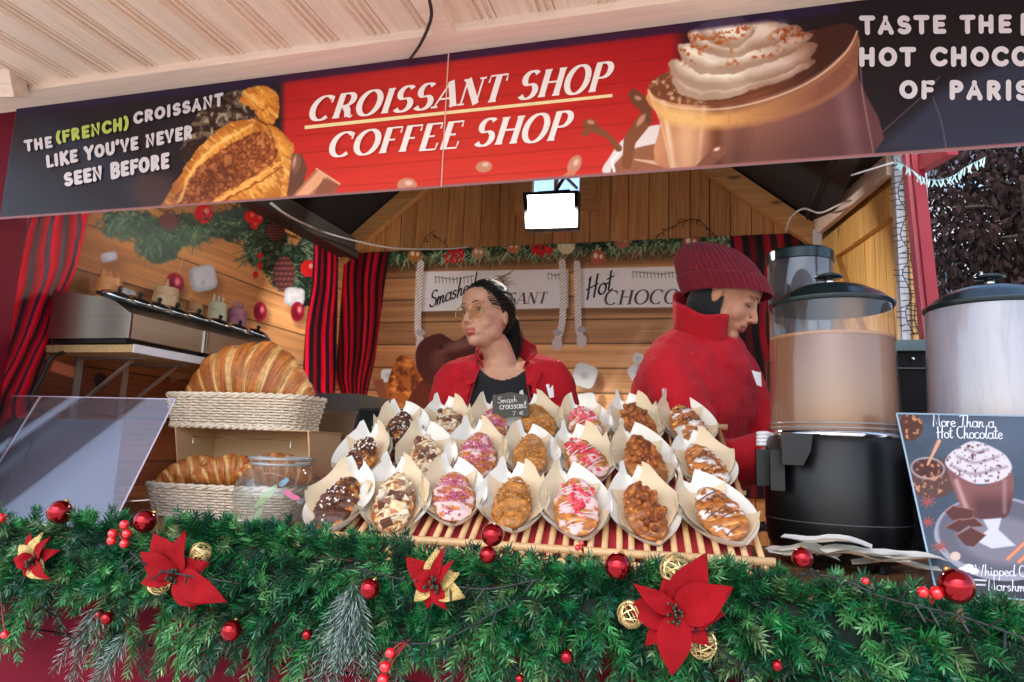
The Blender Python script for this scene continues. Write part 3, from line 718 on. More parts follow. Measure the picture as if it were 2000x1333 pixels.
    A.mul(mg*np.exp(-((X-1400)/14)**2), (.72, .6, .5)); A.put(mg*np.exp(-((X-1302-(Y-240)*.15)/6)**2)*.7, c255(250, 222, 190)); A.put(mg*np.exp(-((X-1372+(Y-240)*.1)/5)**2)*.5, c255(244, 206, 170)); A.mul(mg*np.clip((fbm(X/40, Y/90, 77)-.45)*2, 0, 1)*.5, (.75, .62, .58)); A.put(mg*np.exp(-((X-1340)/20)**2)*.6, c255(236, 190, 150)); A.put(mg*np.exp(-((X-1440)/30)**2)*.25, c255(60, 30, 30))
    A.put(mg*np.exp(-((X-1650-(Y-200)*.2)/18)**2)*.35, c255(160, 120, 124))
    fo = A.poly(smooth_poly([(1266, 176), (1285, 202), (1340, 219), (1420, 219), (1510, 198), (1590, 162), (1650, 112), (1677, 70), (1682, 112), (1660, 158), (1600, 200), (1520, 230), (1430, 248), (1350, 248), (1300, 236), (1278, 212)]), 16)*A.poly(smooth_poly(gl, 4), 2)
    A.put(fo, c255(222, 160, 92)); A.put(fo*np.clip((X-1400)/200, 0, 1)*.9, c255(118, 68, 56)); A.put(fo*np.clip((n2-.62)*4, 0, 1)*.6, c255(170, 100, 50))
    A.put(fo*np.exp(-((X-1330)/60)**2)*.5, c255(252, 214, 140))
    top = A.poly(smooth_poly([(1267, 172), (1282, 152), (1320, 134), (1400, 110), (1520, 80), (1600, 58), (1650, 46), (1672, 60), (1650, 100), (1590, 148), (1510, 184), (1420, 205), (1340, 205), (1285, 192)]), 2)
    A.put(top, c255(120, 66, 40)); A.put(A.line(crom([(1266, 176), (1284, 198), (1340, 212), (1420, 212), (1510, 191), (1590, 155), (1650, 105), (1674, 62)]), 4, 2)*.75, c255(232, 196, 160)); A.mul(top*np.clip((X-1480)/120, 0, 1), (.5, .42, .46)); A.put(top*np.clip((n2-.5)*4, 0, 1)*np.clip((1400-X)/100, 0, 1), c255(220, 180, 140))
    # whipped cream: stacked folds, each rounded
    lob = [[(1316, 150), (1330, 186), (1390, 197), (1470, 178), (1550, 150), (1592, 118), (1540, 112), (1420, 140)],
           [(1310, 118), (1334, 164), (1400, 178), (1490, 158), (1570, 124), (1594, 86), (1520, 92), (1400, 120)],
           [(1326, 86), (1342, 128), (1400, 146), (1480, 130), (1548, 102), (1588, 66), (1500, 66), (1400, 88)],
           [(1346, 60), (1366, 98), (1430, 112), (1500, 90), (1566, 58), (1520, 42), (1430, 44)],
           [(1366, 52), (1384, 84), (1436, 92), (1476, 64), (1450, 34), (1400, 34)]]
    mw = np.zeros(len(X)); A.x = X+10*(fbm(X/24, Y/24, 71)-.5)+4*(fbm(X/8, Y/8, 72)-.5); A.y = Y+12*(fbm(X/24, Y/24, 73)-.5)+4*(fbm(X/8, Y/8, 74)-.5)
    for k, q in enumerate(lob):
        pl = smooth_poly(q); m = A.poly(pl, 2.5); mw = np.maximum(mw, m); inner = A.poly([(a_+(np.mean(pl[:, 0])-a_)*.10, b_+(np.mean(pl[:, 1])-b_)*.34-5) for a_, b_ in pl], 16)
        sw = .5+.5*np.sin((X-Y*1.6)/(26-k*2)+k*2+2.2*fbm(X/60, Y/40, k)); c_ = (.35+.65*inner)*(.74+.26*sw); c_ = np.clip(c_, 0, 1)[:, None]
        col = c255(146, 108, 84)*(1-c_)+c255(252, 240, 220)*c_; m = m[:, None]; A.c = A.c*(1-m)+col*m
    sp_ = np.clip((fbm(X/7, Y/7, 31)-.50)*8, 0, 1)
    A.put(mw*np.clip(A.ell(1345, 92, 26, 34, 20, 14)+A.ell(1430, 62, 40, 16, -10, 10)+A.ell(1545, 66, 40, 18, -15, 10)+A.ell(1395, 88, 40, 12, 10, 10)+A.ell(1470, 112, 60, 8, -14, 8), 0, 1)*sp_, c255(178, 88, 32))
    A.x = X; A.y = Y
    A.mul(mw*np.clip((X-1440)/150, 0, 1), (.74, .62, .60))
    A.put(A.line(crom([(1312, 186), (1390, 198), (1480, 178), (1560, 146)]), 3, 3)*.5, c255(70, 34, 24))
    A.put(A.line(crom([(1268, 184), (1290, 240), (1312, 334)]), 2.5, 2)*.6, c255(240, 206, 176)); A.put(A.line([(1678, 80), (1684, 180), (1706, 300)], 2.5, 2)*.6, c255(176, 140, 140))
    A.mul(mg*A.ell(1500, 330, 190, 60, -6, 60)*.5, (.6, .5, .5)); A.put(mg*A.ell(1348, 290, 22, 70, 6, 30)*.35, c255(236, 180, 130))
    # steam
    for q in ([(1395, 60), (1385, 34), (1410, 10)], [(1530, 44), (1500, 20)], [(1365, 60), (1350, 40)]): A.put(A.line(crom(q), 16, 16)*.3, c255(170, 176, 206))
    # drip
    A.put(A.line([(1362, 332), (1400, 300)], [14, 26], 2), c255(122, 72, 52)); A.put(A.ell(1404, 296, 17, 11, -20), c255(128, 78, 58)); A.put(A.ell(1400, 292, 6, 3, -20, 2), c255(230, 190, 170))
    # dark band along the top edge, shade painted into the print
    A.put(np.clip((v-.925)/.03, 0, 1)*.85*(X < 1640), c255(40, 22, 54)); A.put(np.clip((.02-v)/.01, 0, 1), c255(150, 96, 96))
    return A.c
bn = thing('shop_banner', (-0.6, 1.32, 1.84), 'long printed shop banner over the counter with croissant, cocoa glass and white lettering', 'banner')
SEAM = PY(870, 237, BY)[0]
BXL, BXR = -1.79, 0.62
BW = BXR-BXL
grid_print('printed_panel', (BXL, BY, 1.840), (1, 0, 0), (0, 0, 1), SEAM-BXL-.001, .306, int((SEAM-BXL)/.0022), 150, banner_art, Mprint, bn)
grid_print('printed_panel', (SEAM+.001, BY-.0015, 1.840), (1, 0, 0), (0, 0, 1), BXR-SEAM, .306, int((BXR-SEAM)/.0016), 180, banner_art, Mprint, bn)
MB().bbox((SEAM-.001, BY-.004, 1.84), (SEAM+.0012, BY-.0005, 2.146)).build('seam_strip', mat('seam_white', (220, 170, 150), 0.4), bn)
Mink = mat('white_ink', (240, 228, 222), 0.4); Mink2 = mat('grey_ink', (205, 196, 200), 0.4); Mgreen = mat('lime_ink', (176, 190, 84), 0.4); Mline = mat('cream_ink', (238, 216, 160), 0.4)
bu = lambda x, y: PY(x, y, BY-0.002); nf = (0, -1, 0)
mb = MB(); lettering(mb, 'CROISSANT SHOP', [(601, 238), (1184, 178), (1194, 122), (611, 192)], bu, nf, thick=.23, thin=.07, gap=.08, slant=.12)
mb.build('lettering', Mink, bn); mb = MB()
lettering(mb, 'COFFEE SHOP', [(640, 308), (1104, 274), (1116, 218), (648, 262)], bu, nf, thick=.23, thin=.07, gap=.08, slant=.12)
mb.build('lettering', Mink, bn)
mb = MB(); mb.add([bu(595, 246), bu(595, 253), bu(1196, 190), bu(1196, 184)], [(0, 1, 2, 3)]); mb.build('underline', Mline, bn)
mb = MB(); kw = dict(font=BUB, thick=.30, thin=.30, serif=False, gap=.16)
lettering(mb, 'THE', [(50, 296), (103, 288), (101, 268), (48, 276)], bu, nf, **kw)
mb.build('lettering', Mink2, bn); mb = MB(); lettering(mb, 'CROISSANT', [(262, 243), (436, 206), (436, 183), (262, 222)], bu, nf, **kw)
mb.build('lettering', Mink2, bn); mb = MB(); lettering(mb, "LIKE YOU'VE NEVER", [(92, 328), (376, 270), (376, 246), (90, 306)], bu, nf, **kw)
mb.build('lettering', Mink2, bn); mb = MB(); lettering(mb, 'SEEN BEFORE', [(128, 364), (330, 328), (330, 300), (126, 340)], bu, nf, **kw)
mb.build('lettering', Mink2, bn)
mb = MB(); lettering(mb, '(FRENCH)', [(111, 281), (252, 252), (252, 229), (109, 260)], bu, nf, **kw); mb.build('lettering', Mgreen, bn)
mb = MB()
lettering(mb, 'TASTE THE', [(1680, 67), (1974, 64), (1974, 32), (1679, 34)], bu, nf, **kw); lettering(mb, 'B', [(1992, 66), (2018, 66), (2018, 32), (1992, 32)], bu, nf, **kw)
mb.build('lettering', Mink2, bn); mb = MB(); lettering(mb, 'HOT CHOCO', [(1677, 129), (2010, 129), (2010, 94), (1677, 96)], bu, nf, **kw)
mb.build('lettering', Mink2, bn); mb = MB(); lettering(mb, 'OF PARIS', [(1757, 192), (2010, 196), (2010, 160), (1757, 160)], bu, nf, **kw)
mb.build('lettering', Mink2, bn)

# ============================================================ LEFT MURAL
def stripes(A, xl, xr, y0, y1, n, seed, gx=None, dark=c255(26, 20, 34), red=c255(186, 10, 36), skew=0):
    """striped curtain between two edge curves given as functions of y"""
    L = xl(A.y); Rr = xr(A.y); s = (A.x-L)/(Rr-L+1e-6); m = np.clip((A.x-L)/2, 0, 1)*np.clip((Rr-A.x)/2, 0, 1)*((A.y > y0) & (A.y < y1))
    t = s+0.03*np.sin(A.y/37+seed)+skew*(A.y-y0)
    ph = t*n; f = ph-np.floor(ph); k = np.floor(ph)
    w = 0.45+0.2*hash2(k, k*0, seed)
    isr = np.clip((w-np.abs(f-.5)*2)*6+.5, 0, 1)[:, None]
    fold = (0.62+0.38*np.sin(t*n*2.3+2*fbm(A.y/60, t*3, seed)))[:, None]
    c = (red*isr+dark*(1-isr))*(0.45+0.75*fold)
    A.c = A.c*(1-m[:, None])+c*m[:, None]; return m
def planks(A, zc, along, pitch, z0, c1, c2, seed):
    k = np.floor((zc-z0)/pitch); f = (zc-z0)/pitch-k
    n = fbm(along*2.2+k*7.3, f*5+k*3, seed, 5); n2 = fbm(along*3+k, f*30+k*11, seed+3, 3); tone = hash2(k, k*1.7, seed)
    c = c1*(1-n[:, None])+c2*n[:, None]; c = c*(0.80+0.32*tone[:, None])*(0.86+0.28*n2[:, None])
    d = np.minimum(f, 1-f)*pitch; c = c*(0.22+0.78*np.clip(d/.0045, 0, 1))[:, None]
    A.c = c
def needles(A, mask, seed, cols=((40, 62, 44), (84, 104, 78), (22, 34, 28), (128, 146, 116))):
    n1 = fbm(A.x/5+A.y/9, A.y/4-A.x/12, seed, 3); n2 = fbm(A.x/22, A.y/22, seed+5, 3)
    A.put(mask, c255(*cols[0])); A.put(mask*np.clip((n1-.52)*7, 0, 1)*.8, c255(*cols[1])); A.put(mask*np.clip((.44-n1)*8, 0, 1), c255(*cols[2]))
    A.put(mask*np.clip((n1-.62)*8, 0, 1)*np.clip((n2-.4)*4, 0, 1), c255(*cols[3])); A.mul(mask*np.clip((.5-n2)*5, 0, 1), (.55, .6, .6))
def bristle(A, cx, cy, L, n, a0, a1, w, cols, seed):
    g = np.random.default_rng(seed)
    for k in range(n):
        a = R(g.uniform(a0, a1)); l = L*g.uniform(.55, 1); x0 = cx+g.uniform(-L*.3, L*.3); y0 = cy+g.uniform(-L*.3, L*.3)
        A.put(A.line([(x0, y0), (x0+l*math.cos(a), y0+l*math.sin(a))], [w, w*.5], 1.0)*.9, c255(*cols[g.integers(len(cols))]))
def left_art(px, py, P):
    A = Art(px, py, c255(0, 0, 0)); X = px; Y = py
    planks(A, P[:, 2], P[:, 1], .1505, 1.806, c255(150, 98, 58), c255(206, 152, 98), 4)
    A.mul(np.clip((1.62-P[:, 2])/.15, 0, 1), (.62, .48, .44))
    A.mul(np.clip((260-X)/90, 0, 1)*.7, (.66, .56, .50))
    # garland, top
    g = np.zeros(len(X))
    for (x, y, rx, ry) in ((250, 440, 60, 34), (310, 470, 50, 46), (370, 450, 60, 34), (430, 440, 50, 26), (480, 440, 60, 40), (520, 480, 44, 50), (560, 520, 50, 50), (590, 560, 34, 44), (540, 420, 60, 30), (600, 500, 26, 40)):
        g = np.maximum(g, A.ell(x, y, rx*(1+.0), ry, 0, 26)*np.clip(.2+1.3*fbm(X/9, Y/9, int(x)), 0, 1)*1.15)
    g = np.clip((g-.45)*4, 0, 1); needles(A, g, 8)
    for (x, y, L, n, a0, a1, s) in ((300, 470, 42, 26, 60, 140, 1), (375, 450, 44, 26, 50, 130, 2), (500, 490, 40, 34, 70, 190, 3), (560, 530, 40, 40, -20, 120, 4), (600, 480, 40, 24, -60, 60, 5), (240, 430, 40, 20, 40, 140, 6)):
        bristle(A, x, y, L, n, a0, a1, 2.2, ((56, 84, 60), (92, 116, 88), (30, 50, 36), (124, 140, 116)), s)
    # pine cone and cones
    for (cx, cy, rx, ry) in ((555, 535, 21, 34), (330, 432, 20, 16), (538, 452, 18, 18)):
        m = A.ell(cx, cy, rx, ry, 0, 3); A.put(m, c255(70, 32, 34))
        for j in range(7):
            for i in range(5):
                x = cx+(i-2)*rx*.42+(j % 2)*3; y = cy+(j-3)*ry*.3
                A.put(m*A.ell(x, y, rx*.2, ry*.09, 0, 1.5), c255(112, 64, 60))
    for (x, y, r_) in ((398, 418, 18), (489, 424, 12), (603, 525, 16), (505, 428, 9), (497, 440, 8)): A.put(A.ell(x, y, r_, r_*1.05), c255(196, 30, 34)); A.put(A.ell(x+r_*.3, y-r_*.3, r_*.3, r_*.3, 0, 3), c255(255, 150, 130))
    for (x, y) in ((508, 500), (507, 519), (499, 537)): A.put(A.ell(x, y, 5, 7), c255(190, 22, 32))
    # marshmallows
    def marsh(cx, cy, rx, ry, rot):
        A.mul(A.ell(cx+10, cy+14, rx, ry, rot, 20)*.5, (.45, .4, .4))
        a = R(rot); pts = []
        for t in np.arange(28)*2*PI/28:
            ux = np.sign(math.cos(t))*abs(math.cos(t))**.5*rx; uy = np.sign(math.sin(t))*abs(math.sin(t))**.5*ry
            pts.append((cx+ux*math.cos(a)-uy*math.sin(a), cy+ux*math.sin(a)+uy*math.cos(a)))
        m = A.poly(pts, 2.5); A.put(m, c255(206, 206, 208)); A.mul(m*np.clip((fbm(X/12, Y/12, 6)-.5)*3, 0, 1), (.84, .85, .88)); A.mul(m*A.ell(cx-rx*.5, cy+ry*.5, rx, ry, 0, rx)*.0, (1, 1, 1))
        A.mul(m*(1-A.poly([((x-cx)*.82+cx+2, (y-cy)*.82+cy-2) for x, y in pts], 8))*.6, (.74, .74, .78))
    marsh(213, 502, 16, 9, -12); marsh(397, 544, 26, 25, -12); marsh(249, 578, 16, 13, 20); marsh(575, 580, 20, 18, 5)
    # printed baubles
    for (x, y, rx, ry) in ((341, 555, 18, 22), (508, 609, 13, 19), (581, 609, 13, 19)):
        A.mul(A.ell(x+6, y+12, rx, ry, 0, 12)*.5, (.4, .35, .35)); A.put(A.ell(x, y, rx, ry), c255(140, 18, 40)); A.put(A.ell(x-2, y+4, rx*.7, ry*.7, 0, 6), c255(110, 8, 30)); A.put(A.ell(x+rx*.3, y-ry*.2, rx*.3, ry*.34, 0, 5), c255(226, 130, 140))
    A.put(A.line([(349, 532), (357, 500)], 1.8)*.7, c255(200, 180, 150))
    # chocolate bars low on the left
    A.put(A.poly([(88, 730), (100, 698), (168, 720), (170, 770), (162, 770), (158, 736)], 2), c255(96, 46, 34)); A.put(A.poly([(98, 724), (106, 704), (156, 720), (152, 742)], 2), c255(168, 92, 64))
    A.put(A.poly([(96, 655), (112, 625), (120, 645), (104, 668)], 2), c255(150, 120, 104))
    A.put(A.ell(196, 744, 13, 16), c255(40, 20, 24))
    A.put(A.poly([(320, 720), (360, 712), (380, 730), (336, 748)], 3)*.7, c255(150, 130, 104))
    # curtains
    xr = lambda y: np.interp(y, [400, 430, 520, 600, 660, 720, 775, 900, 1100], [178, 172, 152, 120, 104, 82, 62, 60, 60])
    xl = lambda y: np.interp(y, [400, 430, 570, 700, 1100], [34, 25, -8, -40, -160])
    L = xl(Y); Rr = xr(Y); s = (X-L)/(Rr-L); m = np.clip((Rr-X)/2.5, 0, 1)*(X > L-40)
    fan = s*4.2+np.clip((Y-560)/220, 0, 1)**1.5*1.2*(1-s)+.25*np.sin(Y/70+s*4)+.2*fbm(X/40, Y/50, 2)
    f = fan*1.6; f = f-np.floor(f); isr = np.clip((.34-np.abs(f-.5))*9+.5, 0, 1)[:, None]
    fold = .55+.45*np.sin(fan*5.1+1)
    c = c255(196, 10, 34)*isr+c255(30, 26, 44)*(1-isr); c = c*(.5+.62*fold[:, None])
    A.c = A.c*(1-m[:, None])+c*m[:, None]
    stripes(A, lambda y: np.interp(y, [480, 560, 640, 760, 830], [612, 608, 596, 588, 640]), lambda y: np.interp(y, [400, 1100], [664, 650]), 470, 1100, 4.2, 3)
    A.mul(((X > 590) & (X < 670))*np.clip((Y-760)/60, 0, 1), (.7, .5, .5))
    return A.c
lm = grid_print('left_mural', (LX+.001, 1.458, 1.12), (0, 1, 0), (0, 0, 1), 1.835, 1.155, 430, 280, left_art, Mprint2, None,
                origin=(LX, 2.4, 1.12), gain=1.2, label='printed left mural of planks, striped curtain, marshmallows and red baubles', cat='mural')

# ============================================================ BACK MURAL
def rope(A, pts, w=14):
    p = crom(pts, 4); A.mul(A.line([(x+7, y+2) for x, y in p], w, 8)*.45, (.5, .45, .42)); m = A.line(p, w, 1.5); A.put(m, c255(196, 190, 184))
    ph = (A.y+A.x*.9)/6.5; A.put(m*np.clip((np.abs(ph-np.floor(ph)-.5)-.32)*8, 0, 1), c255(112, 106, 106))
def back_art(px, py, P):
    A = Art(px, py, c255(0, 0, 0)); X = px; Y = py
    planks(A, P[:, 2], P[:, 0], .1185, 1.8057, c255(150, 108, 72), c255(196, 158, 112), 14)
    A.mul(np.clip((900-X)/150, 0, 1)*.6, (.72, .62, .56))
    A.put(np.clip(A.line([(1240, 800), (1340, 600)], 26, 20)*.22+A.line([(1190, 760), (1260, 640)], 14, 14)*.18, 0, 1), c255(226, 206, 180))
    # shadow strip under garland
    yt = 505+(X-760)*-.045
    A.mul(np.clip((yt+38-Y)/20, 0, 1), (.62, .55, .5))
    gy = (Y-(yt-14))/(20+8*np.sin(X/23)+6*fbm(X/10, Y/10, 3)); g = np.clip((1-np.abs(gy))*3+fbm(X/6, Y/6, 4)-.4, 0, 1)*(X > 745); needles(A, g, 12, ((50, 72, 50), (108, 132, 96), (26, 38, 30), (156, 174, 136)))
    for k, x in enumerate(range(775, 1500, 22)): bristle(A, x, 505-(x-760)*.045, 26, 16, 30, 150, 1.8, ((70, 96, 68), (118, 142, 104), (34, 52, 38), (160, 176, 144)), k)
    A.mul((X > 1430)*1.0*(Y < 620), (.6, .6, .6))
    for (x, y, r_, c) in ((810, 498, 14, (150, 96, 50)), (934, 494, 12, (156, 120, 90)), (1003, 482, 14, (160, 104, 70)), (1106, 480, 17, (190, 180, 140)), (1168, 503, 15, (150, 82, 60)), (1349, 474, 17, (130, 72, 50)), (1215, 470, 16, (150, 90, 70)), (1505, 466, 16, (110, 70, 50))):
        A.put(A.ell(x, y, r_, r_), c255(*c)); A.put(A.ell(x-r_*.3, y-r_*.2, r_*.25, r_*.3, 0, 3), c255(255, 236, 200)); A.put(A.ell(x+r_*.4, y-r_*.1, r_*.18, r_*.25, 0, 3), c255(255, 226, 180))
    g_ = np.random.default_rng(4)
    for (x, y) in ((884, 499), (1058, 488)):
        for k in range(26): A.put(A.ell(x+g_.uniform(-20, 20), y+g_.uniform(-11, 13), 3.4, 3.4, 0, 1), c255(176, 26, 34))
    # white sign boards
    for q in ([(812, 531), (1110, 526), (1110, 602), (812, 609)], [(1127, 525), (1420, 519), (1420, 600), (1127, 602)]):
        A.mul(A.poly([(a+4, b+12) for a, b in q], 10)*.6, (.5, .45, .4)); m = A.poly(q, 1.5); A.put(m, c255(206, 202, 204)); A.mul(m*np.clip((fbm(X/50, Y/5, 8)-.5)*2, 0, 1), (.86, .86, .88))
        y0 = q[0][1]; 
    for (x0, x1, y0) in ((850, 925, 545), (1070, 1100, 538), (1236, 1346, 535)):
        A.put(A.line([(x0, y0-4), ((x0+x1)/2, y0+1), (x1, y0-6)], 1.6)*.8, c255(60, 60, 66))
        for x in np.arange(x0, x1, 7): A.put(A.line([(x, y0-4), (x+1, y0+8)], 1.5)*.75, c255(60, 60, 66))
    bristle(A, 975, 548, 30, 26, -40, 60, 1.6, ((120, 104, 84), (90, 78, 64)), 5)
    for q in ([(822, 515), (818, 560), (816, 640), (822, 668)], [(1098, 512), (1100, 570), (1098, 630), (1088, 668)], [(1127, 516), (1128, 570), (1130, 640), (1136, 662)]):
        rope(A, q, 13); A.put(A.ell(q[-1][0], q[-1][1]+4, 10, 13, 0, 2), c255(176, 172, 172)); A.put(A.ell(q[-1][0], q[-1][1]-18, 9, 6, 0, 2), c255(150, 146, 150))
    # marshmallows
    for (x, y, r_, rot) in ((1142, 734, 23, 20), (1145, 788, 20, -10), (1246, 728, 18, 60), (1246, 700, 10, 10), (757, 734, 13, 0)):
        A.mul(A.ell(x+12, y+16, r_, r_, 0, 16)*.6, (.5, .4, .4)); pts = [(x+np.sign(math.cos(t))*abs(math.cos(t))**.5*r_*math.cos(R(rot))-np.sign(math.sin(t))*abs(math.sin(t))**.5*r_*math.sin(R(rot)), y+np.sign(math.cos(t))*abs(math.cos(t))**.5*r_*math.sin(R(rot))+np.sign(math.sin(t))*abs(math.sin(t))**.5*r_*math.cos(R(rot))) for t in np.arange(28)*2*PI/28]
        m = A.poly(pts, 2); A.put(m, c255(184, 196, 206)); A.put(A.ell(x, y, r_*.35, r_*.3, 0, 6)*.5, c255(130, 130, 130))
    for (x, y) in ((1172, 750), (1176, 786), (1230, 790), (1210, 780)): A.put(A.ell(x, y, 8, 16, 0, 4)*.5, c255(100, 66, 46))
    # chocolate and croissant, low left
    m = A.poly(smooth_poly([(750, 800), (756, 752), (776, 700), (800, 700), (830, 740), (850, 800)]), 2); A.put(m, c255(150, 86, 40)); A.put(m*np.clip((fbm(X/7, Y/10, 9)-.5)*5, 0, 1), c255(96, 48, 24)); A.put(m*np.clip((fbm(X/14, Y/8, 19)-.56)*6, 0, 1), c255(196, 128, 66))
    A.put(A.poly(smooth_poly([(800, 800), (812, 756), (850, 735), (880, 800)]), 2), c255(84, 40, 26))
    m = A.poly(smooth_poly([(812, 690), (826, 664), (860, 652), (890, 666), (930, 645), (1000, 650), (960, 760), (850, 755), (818, 728)]), 2); A.put(m, c255(70, 36, 32)); A.put(m*A.ell(856, 700, 14, 20, 20, 14)*.5, c255(120, 78, 66)); A.put(m*A.ell(905, 672, 40, 10, -16, 10)*.55, c255(150, 112, 104)); A.put(A.ell(861, 679, 6, 4, 0, 3)*.6, c255(30, 12, 12))
    A.put(A.poly([(728, 744), (748, 740), (760, 790), (748, 800)], 2), c255(120, 70, 52))
    # curtain in the corner, gathered low
    stripes(A, lambda y: np.interp(y, [480, 640, 740, 780, 830], [640, 640, 654, 668, 640]), lambda y: np.interp(y, [480, 560, 700, 780, 1000], [764, 752, 734, 716, 700]), 460, 900, 8, 6, dark=c255(30, 14, 18), red=c255(150, 8, 30))
    A.put(A.ell(662, 500, 16, 7, 20, 4)*.0, c255(0, 0, 0))
    stripes(A, lambda y: y*0+1425, lambda y: y*0+1620, 400, 1000, 7, 16, dark=c255(20, 12, 14), red=c255(110, 8, 26))
    return A.c
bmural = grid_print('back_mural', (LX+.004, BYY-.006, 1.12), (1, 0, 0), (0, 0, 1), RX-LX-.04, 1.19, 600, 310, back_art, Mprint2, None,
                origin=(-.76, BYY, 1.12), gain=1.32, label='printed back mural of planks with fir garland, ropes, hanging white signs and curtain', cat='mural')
u2 = lambda x, y: PY(x, y, BYY-.008)
Mbrown = mat('brown_ink', (96, 74, 66), 0.5); Mdk = mat('dark_ink', (44, 40, 44), 0.5)
mb = MB(); lettering(mb, 'CROISSANT', [(902, 597), (1066, 593), (1072, 571), (908, 575)], u2, nf, thick=.17, thin=.05); mb_ = mb
mb.build('sign_lettering', Mbrown, bmural); mb = MB(); lettering(mb, 'CHOCOLAT', [(1178, 596), (1400, 592), (1406, 564), (1184, 568)], u2, nf, thick=.17, thin=.05)
mb.build('sign_lettering', Mbrown, bmural)
mb = MB(); lettering(mb, 'Smashed', [(838, 602), (928, 568), (932, 534), (842, 570)], u2, nf, font={**LOW, **{'S': LOW['S']}}, thick=.10, thin=.07, serif=False, gap=.0)
mb.build('script_lettering', Mdk, bmural); mb = MB(); lettering(mb, 'Hot', [(1144, 586), (1196, 568), (1200, 524), (1148, 544)], u2, nf, font=LOW, thick=.10, thin=.07, serif=False, gap=.0)
mb.build('script_lettering', Mdk, bmural)

# ============================================================ FLOOD LAMP
fl = thing('flood_lamp', PY(1076, 408, 2.75), 'lit square white flood lamp in a dark housing under the gable', 'lamp')
FLc = PY(1076, 408, 2.75); q = [PY(x, y, 2.75) for x, y in ((1022, 378), (1131, 374), (1129, 446), (1028, 449))]
cx = np.mean(q, 0)
def ring_quads(mb, q, inner, d0, d1):
    q = np.array(q); c = q.mean(0); qi = c+(q-c)*inner
    for k in range(4):
        a, b = q[k], q[(k+1) % 4]; ai, bi = qi[k], qi[(k+1) % 4]
        mb.hexa([a+(0, d0, 0), b+(0, d0, 0), bi+(0, d0, 0), ai+(0, d0, 0)], [a+(0, d1, 0), b+(0, d1, 0), bi+(0, d1, 0), ai+(0, d1, 0)])
    return qi
mb = MB(); qi = ring_quads(mb, q, .84, -.012, .03); mb.build('housing', Mblack, fl)
MB().prism([c+(0, .02, 0) for c in q], (0, .025, 0)).build('back_plate', Mgrey, fl)
MB().prism([c+(0, -.004, 0) for c in np.array(qi)], (0, .004, 0)).build('lamp_glass', emit('lamp_light', (1.0, .97, .93), 9.0), fl)
MB().bbox((cx[0]-.07, 2.78, cx[2]+.06), (cx[0]+.07, 2.80, cx[2]+.10)).tube([(cx[0], 2.79, cx[2]+.09), (cx[0], 3.0, cx[2]+.25), (cx[0], 3.28, cx[2]+.30)], .008).build('bracket', Mblack, fl)
al = bpy.data.lights.new('lamp_beam', 'AREA'); al.shape = 'RECTANGLE'; al.size = .19; al.size_y = .12; al.energy = 75; al.color = (1, .96, .91)
ao = bpy.data.objects.new('lamp_beam', al); COL.objects.link(ao); ao.location = (cx[0], 2.735, cx[2]); ao.rotation_euler = (R(68), 0, 0)

# ============================================================ CABLES AND WIRED LIGHTS
def cable(name, pts, r, m, label, cat='cable', group=None):
    p = crom(pts, 8); MB().tube(p, r, 6).build(name, m, origin=tuple(p[0]), smooth=True, label=label, cat=cat, group=group)
cable('cable', [PY(530, 398, 1.75), PY(560, 420, 2.1), PY(600, 440, 2.5), PY(660, 462, 2.9), PY(760, 484, 3.2), PY(860, 487, 3.25), PY(915, 483, 3.27)], .0045, Mcable, 'white cable running from the roof down to the back wall garland')
cable('cable', [PY(1535, 452, 3.2), PY(1545, 425, 3.15), PY(1570, 408, 3.1), PY(1602, 416, 3.0), PY(1640, 400, 2.8), PY(1662, 392, 2.7)], .0045, Mcable, 'white cable looping under the dark roof near the plank door')
cable('cable', [PY(1662, 343, 2.3), PY(1745, 318, 2.3)], .003, Mcable, 'thin straight white wire under the dark roof by the white post')
cable('cable', [PY(838, -5, 1.10), PY(842, 35, 1.16), PY(822, 85, 1.235), PY(796, 122, 1.31)], .0034, mat('black_cable', (30, 26, 24), 0.5), 'black cable hanging from the awning down to the banner edge')
def light_string(name, pts, label, n_led, L=0.02, r=.0014, seed=0, parent=None, cat='string lights', group=None, m=Mwire, ledm=None, side=None):
    g = np.random.default_rng(seed); p = crom(pts, 6); root = thing(name, tuple(p[0]), label, cat, group)
    seg = np.linalg.norm(np.diff(p, axis=0), axis=1); cs = np.concatenate([[0], np.cumsum(seg)])
    MB().tube(p, r, 5).build('wire', m, root, smooth=True)
    lm_ = MB(); lm_.tube([(0, 0, 0), (0, 0, L*.6)], .0016, 5).tube([(0, 0, L*.55), (0, 0, L)], [.0021, .0014], 6); lme = lm_.mesh('led'); lme.materials.append(ledm or m)
    for k in range(n_led):
        t = cs[-1]*(k+.5)/n_led; i = min(np.searchsorted(cs, t)-1, len(seg)-1); i = max(i, 0); pos = p[i]+(p[i+1]-p[i])*((t-cs[i])/seg[i])
        d = unit(side(k, g) if side else g.normal(size=3)); qd = Vector(d).to_track_quat('Z', 'Y')
        o = bpy.data.objects.new('led', lme); COL.objects.link(o); o.parent = root; o.location = tuple(pos-p[0]); o.rotation_mode = 'QUATERNION'; o.rotation_quaternion = qd
    return root
